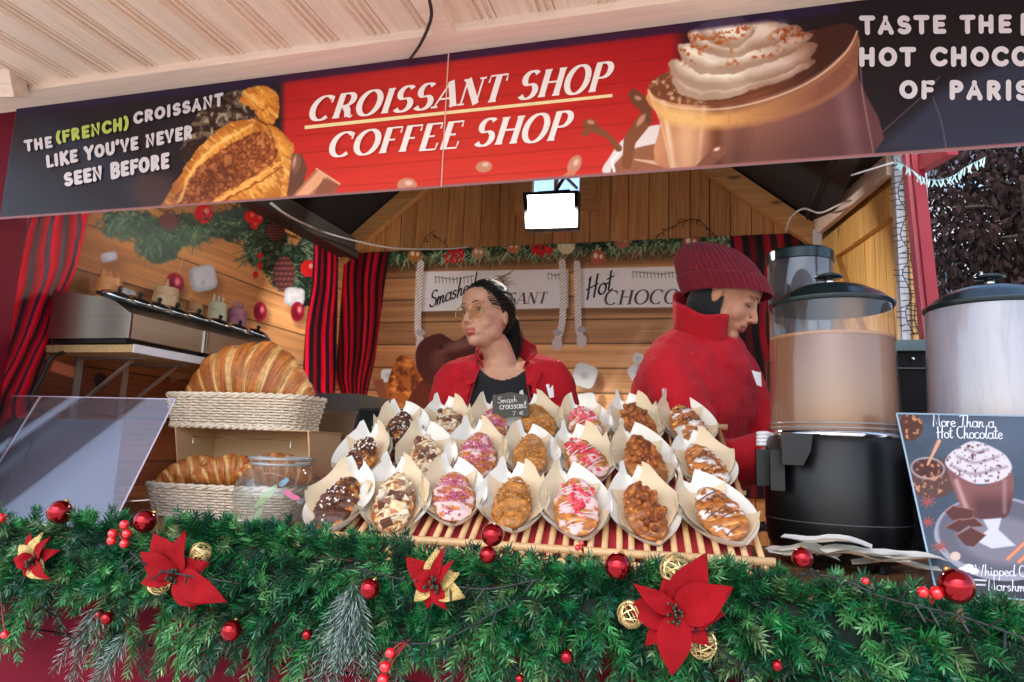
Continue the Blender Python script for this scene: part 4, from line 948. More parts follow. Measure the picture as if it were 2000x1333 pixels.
# around the white post
pp = []
for k in range(15): pp.append(PY(1757+8*math.sin(k*1.9)+k*1.5, 318+k*24, 2.53))
light_string('string_lights', pp, 'dark wired lights wound down the white corner post', 58, L=.030, seed=2, side=lambda k, g: (1 if k % 2 else -1, -.1, g.uniform(-.4, .1)))
pp = [PY(1772+6*math.sin(k*1.3+1)+k*1.6, 318+k*24, 2.535) for k in range(15)]
light_string('string_lights', pp, 'second dark light wire beside the first on the white corner post', 40, L=.028, seed=3, side=lambda k, g: (1 if k % 3 else -1, -.1, g.uniform(-.4, .1)))
Mice = mat('pale_led', (196, 232, 226), 0.2, spec=.8)
light_string('string_lights', [PY(1750, 312, 1.95), PY(1770, 325, 1.9), PY(1800, 346, 1.9), PY(1830, 352, 1.9), PY(1860, 345, 1.9), PY(1890, 325, 1.9), PY(1925, 308, 1.9)], 'pale green icicle light string hanging under the banner at the right', 44, L=.022, seed=5, m=mat('teal_wire', (96, 140, 138), .4), ledm=Mice, side=lambda k, g: (g.uniform(-.6, .6), -.2, -1))
light_string('string_lights', [PY(820, 488, 3.26), PY(840, 456, 3.26), PY(875, 482, 3.26)], 'short dark light string peaked over the Smashed Croissant sign', 12, seed=6, L=.03)
light_string('string_lights', [PY(1280, 462, 3.26), PY(1352, 428, 3.26), PY(1400, 462, 3.26)], 'dark light string peaked on the planks left of the red beanie', 20, seed=7, L=.03)
light_string('string_lights', [PX(335, 408, -1.86), PX(350, 425, -1.86), PX(385, 432, -1.86), PX(420, 422, -1.86), PX(470, 404, -1.86)], 'tangled dark light string hanging over the left mural garland', 46, seed=8, L=.03)
light_string('string_lights', [PX(540, 415, -1.87), PX(570, 450, -1.87), PX(600, 470, -1.87)], 'dark light string along the top edge of the left mural', 16, seed=9, L=.03)
# socket plate
MB().bbox(PY(1577, 440, 3.28), PY(1603, 452, 3.25)).build('socket', Mwhite, label='small white socket box in the top right back corner', cat='socket')

# ============================================================ OUTSIDE: tree and street
def outside_tree(name, base, h, label, seed, leafcol, nl=9000, cr=1.6, z0=0.2, sg=.20):
    g = np.random.default_rng(seed); root = thing(name, base, label, 'tree'); b = np.array(base, float)
    mb = MB(); tops = []
    mb.tube([b, b+(0.05, 0, h*.4), b+(-.05, 0.05, h*.8)], [.16, .12, .06], 9)
    for k in range(34):
        t = g.uniform(.12, .95); a = g.uniform(0, 2*PI); L = cr*g.uniform(.5, 1)*(1.1-t*.5); s = b+(0, 0, h*t*.85)
        e = s+np.array((math.cos(a)*L, math.sin(a)*L, g.uniform(-.2, .5)*L)); mid = (s+e)/2+g.normal(size=3)*.12
        mb.tube(crom([s, mid, e], 4), np.linspace(.035, .006, 9), 5); tops += [mid, e, (mid+e)/2, (s+mid)/2]
    mb.build('trunk', mat('bark', (84, 74, 66), .9, var=.3, vscale=20, bump=.4), root, smooth=True)
    tops = np.array(tops); c = tops[g.integers(len(tops), size=nl)]+g.normal(size=(nl, 3))*sg
    L = g.uniform(.05, .11, nl); d = g.normal(size=(nl, 3))*.5; d[:, 2] -= .9; d /= np.linalg.norm(d, axis=1)[:, None]; w = np.cross(d, g.normal(size=(nl, 3))); w /= np.linalg.norm(w, axis=1)[:, None]; w *= .018
    V = np.stack([c, c+d*L[:, None]*.5+w, c+d*L[:, None], c+d*L[:, None]*.5-w], 1).reshape(-1, 3)
    col = lin(leafcol)*g.uniform(.2, 1.1, nl)[:, None]; mb = MB(); mb.v = [V]; mb.f = [(4*i, 4*i+1, 4*i+2, 4*i+3) for i in range(nl)]; mb.c = [np.repeat(col, 4, 0)]; mb.n = len(V)
    mb.build('foliage', mat('leaf_brown', (255, 255, 255), .8, vcol=True, spec=.1), root, vcol=True, kind='stuff'); return root
outside_tree('tree', (2.6, 6.4, 0), 5.2, 'dark brown leaved tree seen through the side opening at the right', 3, (54, 38, 36), 26000, 1.8, sg=.34)
outside_tree('tree', (-1.5, 9.5, 0), 6.5, 'bare branched tree glimpsed through the little gable window', 5, (70, 60, 54), 1500, 2.0)
outside_tree('tree', (4.6, 9.0, 0), 6.0, 'farther dark tree behind the one in the side opening', 6, (40, 36, 34), 30000, 2.6, sg=.6)
hs = thing('house', (5.0, 16, 0), 'pale plastered house far behind the dark trees at the right', 'house')
MB().bbox((1, 16, 0), (11, 22, 7)).build('wall', mat('plaster', (186, 184, 186), .8, var=.1, vscale=2), hs)
MB().prism([(.7, 15.6, 7), (11.3, 15.6, 7), (11.3, 19, 9.6), (.7, 19, 9.6)], (0, 0, .2)).build('roof', mat('slate', (70, 70, 78), .7, var=.2), hs)
for i in range(5):
    for j in range(2):
        x = 2+i*1.9; z = 1.2+j*2.9; w_ = MB().bbox((x-.06, 15.93, z-.06), (x+1.06, 15.99, z+1.76)).build('window', Mwhite, hs)
        MB().bbox((x, 15.91, z), (x+1, 15.925, z+1.7)).build('pane', mat('dark_pane', (40, 48, 60), .1), w_)
MB().bbox((.9, 5.2, 0), (4.4, 5.3, 1.55)).build('fence', mat('fence_green', (40, 62, 48), .8, var=.3, vscale=6, bump=.4), label='low dark green fence under the tree outside the side opening', cat='fence')

# ============================================================ SHELF AND BAIN-MARIE ON THE LEFT WALL
Mlam = mat('white_laminate', (212, 212, 220), .4); Mply = mat('chipboard_edge', (178, 146, 100), .8, var=.2, vscale=80)
sh = thing('wall_shelf', (LX, 1.9, 1.50), 'white edged chipboard shelf on metal brackets along the left wall', 'shelf')
sz = PX(262, 680, -1.60)[2]; sy0 = PX(262, 680, -1.60)[1]
MB().bbox((LX+.004, sy0, sz-.012), (-1.602, 2.42, sz+.010)).build('shelf_board', Mply, sh)
MB().bbox((-1.6018, sy0-.002, sz-.013), (-1.598, 2.42, sz+.011)).build('front_edge', Mlam, sh)
for yb in (sy0+.12, PX(315, 720, -1.75)[1]+.03):
    MB().bbox((LX+.003, yb-.012, sz-.26), (LX+.008, yb+.012, sz-.013)).bbox((LX+.006, yb-.012, sz-.018), (LX+.25, yb+.012, sz-.0125)).beam((LX+.008, yb, sz-.17), (LX+.21, yb, sz-.02), .012, .006).build('bracket', mat('bracket_metal', (170, 168, 172), .35, .8), sh)
bz0 = sz+.014
def bain(name, y0, y1, label):
    t = thing(name, (-1.75, (y0+y1)/2, bz0), label, 'food warmer', 'stainless food warmers on the wall shelf')
    h = PX(258, 612, -1.6)[2]-bz0
    pr = [(-1.605, bz0+.012), (-1.605, bz0+h), (-1.68, bz0+h+.045), (-1.90, bz0+h+.075), (-1.90, bz0+.012)]
    MB().prism([(x, y0, z) for x, z in pr], (0, y1-y0, 0)).build('case', Msteel, t)
    MB().beam((-1.604, y0+.004, bz0+.012), (-1.604, y0+.004, bz0+h), .006, .006, up=(1, 0, 0)).beam((-1.604, y1-.004, bz0+.012), (-1.604, y1-.004, bz0+h), .006, .006, up=(1, 0, 0)).build('edge_trim', Mchrome, t)
    MB().bbox((-1.89, y0+.01, bz0), (-1.62, y1-.01, bz0+.012)).build('base_frame', Mblack, t)
    n = 4; 
    for i in range(n):
        y = y0+(y1-y0)*(i+.5)/n; c = np.array((-1.70, y, bz0+h+.062)); rt = np.array(Matrix.Rotation(R(18), 3, 'Y'))
        MB().lathe([(.0, -.004), (.045, -.004), (.047, 0), (.043, .004), (.03, .011), (.0, .016)], c, 20, rot=rt).build('pot_lid', Mchrome, t, smooth=True)
        MB().ball(c+rt@np.array((0, 0, .022)), .008, 8, 6).build('lid_knob', Mblack, t, smooth=True)
        MB().lathe([(.050, -.012), (.056, -.012), (.056, -.003), (.050, -.003)], c, 20, rot=rt, cap=False).build('pot_ring', Mblack, t, smooth=True)
    return t
yA = PX(258, 612, -1.6)[1]; yM = PX(405, 660, -1.6)[1]; yE = PX(543, 690, -1.6)[1]+.05
bain('food_warmer', yA, yM-.004, 'nearer stainless food warmer with four pot lids on the wall shelf')
bain('food_warmer', yM+.004, yE, 'farther stainless food warmer with four pot lids partly behind the giant croissant')
cable('cable', [PX(135, 685, -1.86), PX(100, 700, -1.86), PX(80, 740, -1.88), PX(52, 790, -1.88)], .006, mat('black_cable', (30, 26, 24), 0.5), 'black power cable drooping from the left end of the wall shelf')
# squeeze bottles behind the pots
def squeeze_bottle(px, py, w, h, col, label, tips=1):
    X = -1.86; c = PX(px, py, X); s = 1/(np.linalg.norm(c-CAM)/FPX)
    rr = w/2/s; H = h/s; top = c[2]+H*.5; bot = min(c[2]-H*.5, bz0+.13)
    t = thing('squeeze_bottle', (X, c[1], bot), label, 'bottle', 'sauce bottles behind the food warmers')
    m = mat('bottle_'+label.split()[0]+'_'+label.split()[1], col, .35, sss=.1)
    MB().lathe([(rr*.9, bot), (rr, bot+.004), (rr, bot+(top-bot)*.72), (rr*.93, bot+(top-bot)*.76)], (X, c[1], 0), 18).build('body', m, t, smooth=True, auto=40)
    MB().lathe([(rr*.96, bot+(top-bot)*.765), (rr*.96, top-.002), (rr*.85, top)], (X, c[1], 0), 18).build('cap', m, t, smooth=True, auto=40)
    for k in range(tips):
        dx = 0 if tips == 1 else (k-(tips-1)/2)*rr*.7
        MB().tube([(X, c[1]+dx, top-.001), (X, c[1]+dx, top+H*.35)], [rr*.2, rr*.08], 7).build('nozzle', m, t)
squeeze_bottle(213, 563, 40, 34, (206, 140, 84), 'amber sauce bottle with three nozzles at the left end', 3)
squeeze_bottle(323, 588, 42, 46, (200, 172, 132), 'beige sauce bottle with one tall nozzle under the printed red bauble', 1)
squeeze_bottle(380, 608, 28, 26, (176, 130, 84), 'small tan sauce bottle with three nozzles in the middle', 3)
squeeze_bottle(424, 614, 34, 40, (206, 206, 168), 'pale green sauce bottle with three nozzles', 3)
squeeze_bottle(462, 628, 34, 44, (176, 120, 140), 'dusty pink sauce bottle with ribbed cap', 3)

# ============================================================ SNEEZE GUARD (left)
Macr = clear('acrylic', (.93, .91, .93), .05, (.5, .45, .5), gloss=.2)
topR = PY(343, 780, 1.53); gm = PX(232, 1003, topR[0]); gdir = (gm-topR)/(gm[2]-topR[2]); g0 = topR+gdir*(1.072-topR[2])
Yb, Zb = g0[1], 1.072
sg = thing('sneeze_guard', tuple(g0), 'clear acrylic sneeze guard leaning back over the left end of the counter', 'sneeze guard')
def gp(x, t): return np.array((x, Yb+(topR[1]-Yb)*t, Zb+(topR[2]-Zb)*t))
nG = unit(np.cross((1, 0, 0), gp(0, 1)-gp(0, 0)))
xs = PX_ = None
# X of the joint between the two panes: pixel (75, 780)
gd = gp(0, 1)
jt = PP(75, 778, gp(0, 1), nG)[0]
for xa, xb in ((jt+.006, g0[0]), (-1.93, jt-.002)):
    if xb <= xa: continue
    MB().prism([gp(xa, 0), gp(xb, 0), gp(xb, 1), gp(xa, 1)], nG*.004).build('pane', Macr, sg)
Medge = mat('acrylic_edge', (205, 190, 205), .2)
MB().tube([gp(g0[0], 0), gp(g0[0], 1)], .0022, 6).build('side_edge', Medge, sg)
MB().tube([gp(-1.93, 1), gp(g0[0], 1)], .0016, 6).build('top_edge', Medge, sg)
MB().tube([gp(jt+.004, 0), gp(jt+.004, 1)], .0026, 6).build('side_edge', Medge, sg)
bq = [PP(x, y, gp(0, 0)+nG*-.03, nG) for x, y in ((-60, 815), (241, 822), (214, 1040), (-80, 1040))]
MB().prism(bq, nG*.002).build('reflection_sheet', clear('reflection_film', (.5, .55, .66), .72, tuple(lin((44, 66, 88))), gloss=.1, rough=.2), label='added pale blue grey reflection sheet added as the reflection in the acrylic sneeze guard', cat='sheet')  # added sheet, its blue grey stands in for a reflection in the panes

# ============================================================ WICKER BASKETS
Mwick = mat('wicker', (236, 220, 196), .55, var=.14, vscale=40); Mwick2 = mat('wicker_stake', (222, 196, 166), .6, var=.15, vscale=40)
def basket(loc, L, D, H, yaw, label, flare=1.12):
    t = thing('wicker_basket', loc, label, 'basket'); t.rotation_euler = (0, 0, yaw)
    def peri(s, k):  # rounded rectangle
        a, b = L/2*k, D/2*k; n = 4.5; c, d = math.cos(s), math.sin(s)
        q = (abs(c/a)**n+abs(d/b)**n)**(-1/n); return np.array((q*c, q*d))
    NS = 60; rows = max(7, int(H/.0075)); 
    # equal arc-length parameters
    ss = np.linspace(0, 2*PI, 721); P0 = np.array([peri(s, 1) for s in ss]); cl = np.concatenate([[0], np.cumsum(np.linalg.norm(np.diff(P0, axis=0), axis=1))])
    NST = int(cl[-1]/.021)//2*2+1; par = lambda f: np.interp(f*cl[-1], cl, ss)
    NP = NST*5
    for j in range(rows):
        k = 1+(flare-1)*j/(rows-1); z = H*j/rows+.004; pts = []
        for i in range(NP):
            f = i/NP; p = peri(par(f), k); nrm = unit(np.append(p, 0))[:2]; o = math.cos(PI*(f*NST)+PI*j)*.0034
            pts.append((p[0]+nrm[0]*o, p[1]+nrm[1]*o, z+.0004*math.sin(i*1.7)))
        MB().tube(pts, .0034, 5, closed=True).build('weaver', Mwick, t, smooth=True, origin=(0, 0, 0))
    sm_ = MB()
    for i in range(NST):
        s = par((i+.0)/NST); a = peri(s, 1); b = peri(s, flare); sm_.tube([(a[0], a[1], 0), (b[0], b[1], H)], .0026, 5)
    sm_.build('stakes', Mwick2, t, kind='stuff', origin=(0, 0, 0))
    for ph in (0, PI):
        pts = []
        for i in range(NP):
            f = i/NP; p = peri(par(f), flare); nrm = unit(np.append(p, 0))[:2]; w = PI*f*NST*.8+ph
            pts.append((p[0]+nrm[0]*math.cos(w)*.004, p[1]+nrm[1]*math.cos(w)*.004, H+.002+math.sin(w)*.004))
        MB().tube(pts, .0046, 6, closed=True).build('rim', Mwick, t, smooth=True, origin=(0, 0, 0))
        MB().tube([(q[0]/flare*1.01, q[1]/flare*1.01, q[2]-H+.001) for q in pts], .0042, 6, closed=True).build('foot_rim', Mwick, t, smooth=True, origin=(0, 0, 0))
    P = [peri(s, .985) for s in np.linspace(0, 2*PI, 40, endpoint=False)]
    MB().prism([(p[0], p[1], .004) for p in P], (0, 0, .004)).build('base', Mwick2, t, origin=(0, 0, 0))
    return t
# lower basket stands on the counter, upper on a box stand behind it
LB0 = PZ(262, 1005, 1.075); LB1 = PZ(545, 1018, 1.075)
lbc = (LB0+LB1)/2; lw_ = np.linalg.norm(LB1-LB0)
ltop = PY(270, 945, LB0[1])[2]-1.075
lbD = .22; lyaw = math.atan2(LB1[1]-LB0[1], LB1[0]-LB0[0])
basket((lbc[0]+.0, lbc[1]+lbD/2, 1.072), lw_*.97, lbD, max(.085, ltop), lyaw, 'lower pale wicker basket holding three long croissants on the counter')
UB0 = PY(340, 790, 1.80); UB1 = PY(640, 798, 1.80); ubz = PY(350, 833, 1.80)[2]
UB0 = PY(312, 768, 1.80); UB1 = PY(580, 774, 1.80); ubc = (UB0+UB1)/2; uL = np.linalg.norm(UB1-UB0)
basket((ubc[0], 1.80+.10, ubz), uL/1.09, .20, UB0[2]-ubz-.004, 0.0, 'upper pale wicker basket holding the giant croissant', 1.09)
# card box stand under the upper basket
sb = thing('box_stand', (ubc[0], 1.9, 1.07), 'plain card display box carrying the upper basket', 'display stand')
Mcard = mat('card', (214, 176, 130), .7, var=.06, vscale=10)
s0 = PY(350, 880, 1.83); s1 = PY(585, 880, 1.83)
MB().bbox((s0[0], 1.985, 1.072), (s1[0], 1.992, ubz-.003)).build('back_panel', Mcard, sb)
for xx_ in (s0[0], s1[0]+.04):
    pr = [(xx_, 1.80, ubz-.003), (xx_, 1.985, ubz-.003), (xx_, 1.985, 1.072), (xx_, 1.93, 1.072), (xx_, 1.84, 1.15)]
    MB().prism(pr, (.005, 0, 0)).build('side_panel', Mcard, sb)
MB().bbox((s0[0]-.01, 1.80, ubz-.0028), (s1[0]+.05, 1.99, ubz-.0005)).build('top_panel', Mcard, sb)
# wire price rails on both basket fronts
for (xa, ya, xb, yb_, Y) in ((378, 853, 568, 861, 1.788), (302, 1008, 545, 1022, LB0[1]-.012)):
    a = PY(xa, ya, Y); b = PY(xb, yb_, Y)
    MB().tube([a+(0, 0, -.02), a, b, b+(0, 0, -.02)], .0016, 6).build('price_rail', Mchrome, origin=tuple(a), label='thin metal price rail clipped on the front of the %s basket' % ('upper' if Y > 1.75 else 'lower'), cat='rail')

# ---- croissants
Mcro = mat('croissant_crust', (255, 255, 255), .5, vcol=True, bump=.8, bscale=110, coat=.10, var=.28, vscale=70, rvar=.15)
def croissant_mesh(Lc, rmax, arcdeg, seed, nseg=9, pale=.5, NU=220, NV=40, plane='z', flat=.85, tight=1.0):
    g = np.random.default_rng(seed); U = np.linspace(-1, 1, NU); V = []; Cc = []
    Rr = Lc/2/math.sin(R(arcdeg/2)) if arcdeg < 180 else Lc/2
    for i, u in enumerate(U):
        a = u*R(arcdeg/2); cxp = np.array((Rr*math.sin(a), 0, Rr*math.cos(a)-Rr)); tx = np.array((math.cos(a), 0, -math.sin(a))); nx = np.array((math.sin(a), 0, math.cos(a)))
        for j in range(NV):
            t = 2*PI*j/NV
            su = (u+.055*math.sin(t+.6)*tight)*nseg/2; k = round(su); f = su-math.floor(su+.5)+.5   # 0..1 in a segment
            env = (max(0, 1-abs(u)**2.3))**.55*(.86+.14*math.cos(u*3)); step = .88+.12*abs(math.sin(PI*f))**.5+.04*math.sin(k*2.1+seed)
            fl = float(vnoise(u*nseg*(9 if NU < 200 else 16)+3*math.sin(t), t*1.1+k, seed+9)); r_ = rmax*env*step*(1+.03*math.sin(3*t+k)+.035*(fl-.5))+.0008
            p = cxp+(nx*math.cos(t)+np.array((0, 1, 0))*math.sin(t)*flat)*r_
            V.append(p)
            edge = min(f, 1-f)*2; n = float(vnoise(u*9+seed, t*2.2, seed)); n2 = float(vnoise(u*nseg*5, t*1.4, seed+4))
            base = np.array((196, 116, 44))*(1-n)+np.array((168, 84, 26))*n
            palec = np.array((236, 190, 122)); w = np.clip((.42-edge)/.3, 0, 1)*pale*(.4+n2)+np.clip((n2-.55)*2, 0, 1)*.35*pale
            base = base*(.72+.5*fl)
            if edge < .10: base = base*.66
            c = base*(1-min(w, 1))+palec*min(w, 1); low = np.clip(-math.cos(t), 0, 1); c = c*(1-.0*low)
            Cc.append(lin(c))
    mb = MB(); mb.grid(np.array(V), NV, NU, np.array(Cc), wrap=True)
    mb.f = mb.f+[tuple(range(NV-1, -1, -1)), tuple((NU-1)*NV+k for k in range(NV))]
    return mb
gc = thing('croissant', (ubc[0], 1.90, UB0[2]), 'giant golden croissant arched in the upper wicker basket', 'croissant')
cl_ = PY(336, 770, 1.88); cr_ = PY(628, 775, 1.88); ctop = PY(492, 664, 1.88)
mb = croissant_mesh((cr_[0]-cl_[0])*.84, .120, 92, 5, 9, 1.0, NU=420, NV=60, flat=.7)
V = np.vstack(mb.v); V[:, 2] += -V[:, 2].max()+ctop[2]-UB0[2]; V[:, 0] += (cl_[0]+cr_[0])/2-ubc[0]
mb.v = [V]; mb.build('crust', Mcro, gc, smooth=True, vcol=True, origin=(0, 0, 0))
for k, (px, py, rz, lbl) in enumerate(((385, 922, 28, 'left golden croissant lying in the lower wicker basket'), (455, 920, 24, 'middle golden croissant lying in the lower wicker basket'), (545, 918, 20, 'right golden croissant in the lower basket, behind the glass jar'))):
    p = PY(px, py, LB0[1]+.10)
    t = thing('croissant', tuple(p), lbl, 'croissant', 'croissants in the lower basket'); t.rotation_euler = (R(-8), R(-6+k*4), R(rz))
    mb = croissant_mesh(.22, .048, 50, 20+k, 7, .9, NU=140, NV=28, flat=1.0, tight=2.4); mb.build('crust', Mcro, t, smooth=True, vcol=True, origin=(0, 0, 0))

# ---- glass jar with paper tags
jb = PZ(508, 1032, 1.072); jr = .112
jc = jb+np.array((0, .07, 0)); jc[2] = 1.073
jt_ = thing('glass_jar', tuple(jc), 'round clear glass tip jar with colourful paper notes before the lower basket', 'jar')
jh = PY(540, 893, jc[1])[2]-jc[2]
Mjar = clear('jar_glass', (.90, .93, .93), .10, (.60, .64, .62), gloss=.5)
MB().lathe([(0, 0), (jr*.62, 0), (jr*.95, jh*.16), (jr*1.06, jh*.42), (jr*.98, jh*.66), (jr*.74, jh*.82), (jr*.66, jh*.86), (jr*.66, jh*.90)], jc, 40, cap=False).build('body', Mjar, jt_, smooth=True)
MB().tube([(jc[0]+jr*.70*math.cos(a), jc[1]+jr*.70*math.sin(a), jc[2]+jh*.90) for a in np.arange(36)*2*PI/36], .0045, 8, closed=True).tube([(jc[0]+jr*.74*math.cos(a), jc[1]+jr*.74*math.sin(a), jc[2]+jh*.98) for a in np.arange(36)*2*PI/36], .005, 8, closed=True).build('rim', clear('rim_glass', (.85, .88, .88), .45, (.6, .63, .62), gloss=.8), jt_, smooth=True)
def jp(px, py): return PY(px, py, jc[1]-.088)
gN_ = np.random.default_rng(9)
for (q, c, nm) in (([(496, 992), (512, 966), (540, 946), (534, 966), (514, 984)], (170, 196, 140), 'pale green leaf print on the jar front'), ([(552, 962), (562, 956), (572, 964), (586, 972), (578, 978), (564, 972)], (206, 110, 146), 'pink flower print on the jar front'), ([(544, 944), (560, 934), (564, 940), (550, 952)], (120, 160, 176), 'pale blue ribbon print on the jar front'), ([(492, 1016), (500, 1000), (514, 992), (508, 1008)], (176, 196, 150), 'second green leaf print low on the jar front')):
    MB().prism([jp(x, y) for x, y in smooth_poly(q, 3)], (0, .0012, 0)).build('sticker', mat('sticker_%d' % c[0], c, .5), jt_, label=nm)
# small paper notes beside jar
for q, c, lb in (([(606, 985), (640, 962), (630, 985), (612, 996)], (70, 170, 190), 'small blue paper note sticking out behind the glass jar'), ([(498, 1022), (540, 1030), (545, 1040), (505, 1040)], (226, 130, 160), 'small pink paper note under the glass jar')):
    MB().prism([PY(x, y, jc[1]-.02) for x, y in q], (0, .0015, 0)).build('paper_note', mat('note_%d' % c[0], c, .6), label=lb, cat='note')

# ============================================================ PLANCHA MACHINE, TERMINAL, CARDBOARD, NAPKINS
pm = thing('griddle', PY(640, 900, 2.15), 'stainless griddle machine with black knob behind the baskets', 'griddle')
a = PY(560, 800, 2.15); b = PY(690, 905, 2.15)
MB().bbox((a[0]-.1, 2.15, b[2]), (b[0], 2.45, a[2]+.0)).build('body', Msteel, pm)
MB().bbox((a[0]-.1, 2.146, (a[2]*.45+b[2]*.55)), (b[0]+.002, 2.149, (a[2]*.45+b[2]*.55)+.003)).build('seam', Mgrey, pm)
MB().bbox((a[0]-.08, 2.16, a[2]), (b[0]-.01, 2.42, a[2]+.06)).build('lid_plate', mat('grey_plate', (70, 66, 64), 0.6), pm)
kb = PY(637, 884, 2.14); MB().lathe([(0, 0), (.022, 0), (.020, .016), (.014, .022), (0, .022)], kb, 20, rot=np.array(Matrix.Rotation(R(90), 3, 'X'))).build('knob', Mblack, pm, smooth=True, auto=40)
MB().ball(PY(606, 870, 2.142), .004, 8, 6).build('indicator', emit('red_led', (1, .05, .05), 1.5), pm)
MB().bbox((a[0]-.05, 2.2, 1.07), (b[0]-.02, 2.4, b[2]-.001)).build('stand', Mdark, pm)
MB().bbox(PY(600, 925, 2.0), PY(680, 945, 1.9)).build('napkin_box', Mwhite, label='low white box with red striped napkins beside the griddle', cat='box')
nb = MB()
nq = [PY(x, y, 1.895) for x, y in ((612, 930), (680, 922), (680, 934), (612, 944))]
MB().prism(nq, (0, .004, 0)).build('striped_paper', mat('stripe_red', (200, 80, 90), .6, var=.5, vscale=60, stretch=(1, .01, .01)), label='red and white striped paper stack in front of the white box', cat='paper')
cb = thing('cardboard_box', PY(690, 830, 2.35), 'open brown cardboard box behind the black till screen', 'box')
c0 = PY(682, 795, 2.35); c1 = PY(860, 800, 2.35); c2 = PY(680, 900, 2.35)
MB().bbox((c0[0], 2.35, c2[2]-.02), (c1[0], 2.356, c0[2])).build('panel', Mcard, cb); MB().bbox((c0[0], 2.357, c2[2]-.02), (c0[0]+.006, 2.62, c0[2]+.01)).build('panel', Mcard, cb)
MB().bbox((c0[0], 2.62, c2[2]-.02), (c1[0], 2.626, c0[2]+.005)).build('panel', Mcard, cb)
MB().bbox((c0[0]+.01, 2.36, 1.0), (c1[0]-.01, 2.61, c2[2]-.021)).build('base', Mcard, cb)
# till screen
ts = thing('till_screen', PY(760, 870, 2.0), 'black glossy till screen tilted behind the paper trays', 'screen')
sq = [PY(x, y, Y) for x, y, Y in ((700, 797, 2.06), (822, 800, 2.06), (800, 900, 1.96), (676, 900, 1.96))]
nS = unit(np.cross(sq[1]-sq[0], sq[3]-sq[0]))
rq = []
for k in range(4):
    p0, p1, p2 = sq[k-1], sq[k], sq[(k+1) % 4]; u = unit(p0-p1); w = unit(p2-p1)
    for tt in np.linspace(0, 1, 5): rq.append(p1+u*.016*(1-tt)**2+w*.016*tt**2)
MB().prism(rq, nS*.012).build('case', Mblack, ts)
ctr = np.mean(sq, 0); MB().prism([ctr+(p-ctr)*.9-nS*.0015 for p in sq], nS*.001).build('glass', mat('screen_glass', (30, 34, 30), .06), ts)
MB().beam(ctr+nS*.02, (ctr[0], ctr[1]+.03, 1.07), .05, .03).build('stand', Mblack, ts)

# ============================================================ CANE TRAY
Mcane = mat('cane', (222, 178, 124), .42, var=.14, vscale=30, coat=.15)
TA = PZ(598, 1050, 1.105); TB = PZ(1490, 1104, 1.105)
ta = unit(TB-TA); TW = np.linalg.norm(TB-TA); tyaw = math.atan2(ta[1], ta[0]); TT = R(25)
tb = np.array((-math.sin(tyaw)*math.cos(TT), math.cos(tyaw)*math.cos(TT), math.sin(TT))); tn = np.cross(ta, tb)
def T(a, b, c=0): return TA+ta*a+tb*b+tn*c
tr = thing('cane_tray', tuple(T(TW/2, 0)-(0, 0, .03)), 'sloping cane rod display tray lined with red cloth under the paper boats', 'tray')
TL = .62
MB().prism([T(0.01, 0.01, -.012), T(TW-.01, .01, -.012), T(TW-.01, TL, -.012), T(.01, TL, -.012)], -tn*.003).build('red_cloth', mat('red_cloth', (190, 10, 36), .8, var=.15, vscale=20, sheen=.3), tr)
nr = 34
for i in range(nr+1):
    a = TW*i/nr; j = random.uniform(-.003, .003)
    MB().tube([T(a+j, -.01), T(a, TL*.5, .001), T(a-j, TL)], .0065, 7).build('rod', Mcane, tr, smooth=True)
for (b_, c_, r_) in ((-.004, .010, .008), (-.012, -.012, .0075), (TL*.5, -.02, .006), (TL, .008, .008)):
    MB().tube([T(-.02, b_, c_), T(TW*.3, b_, c_+.002), T(TW*.7, b_, c_-.001), T(TW+.02, b_, c_)], r_, 8).build('cross_rod', Mcane, tr, smooth=True)
for a in (0.0, TW*.33, TW*.66, TW):
    MB().tube([T(a, TL-.02, -.01), (T(a, TL-.02)[0], T(a, TL-.02)[1], 1.075)], .007, 7).build('leg', Mcane, tr, smooth=True)
# basketwork skirt under the front edge
g = np.random.default_rng(3); mb = MB()
for i in range(150):
    a = g.uniform(0, TW); l = g.uniform(.03, .07); z0 = g.uniform(-.035, -.012); s = g.choice([-1, 1])
    mb.tube(crom([T(a, -.008+g.uniform(-.004, .004), z0), T(a+s*l*.5, -.014, z0+g.uniform(-.012, .012)), T(a+s*l, -.006, z0+g.uniform(-.01, .01))], 4), .0022, 5)
mb.build('woven_skirt', mat('straw', (214, 176, 120), .6), tr, smooth=True, kind='stuff')

# ============================================================ PAPER BOATS with croissants
Mpaper = mat('paper_boat', (244, 238, 226), .6, var=.04, vscale=8, sss=.08)
Mliner = mat('parchment', (230, 208, 172), .55, var=.06, vscale=12, sss=.1)
def boat_surface(NU=41, NV=21, L=.195, W=.066, H=.034, lift=.016, inset=0.0):
    P = []
    for i in range(NU):
        u = -1+2*i/(NU-1); uu = u*(1-inset)
        w = W*(1-abs(uu)**2.1)**.85+(.013 if u > 0 else .006)*abs(uu)**3
        rim = H+lift*max(0, uu)**1.6+.006*max(0, -uu)**2; bot = (H*.96)*abs(uu)**3.2*(1 if u < 0 else .75)+.0
        for j in range(NV):
            t = -1+2*j/(NV-1); x = w*np.sign(t)*abs(t)**.8; z = bot+(rim-bot)*abs(t)**2.0
            notch = 0
            P.append((x*(1+.05*abs(t)**3), uu*L/2*(1+.0), z+inset*.03))
    return np.array(P), NU, NV
bs, NU, NV = boat_surface()
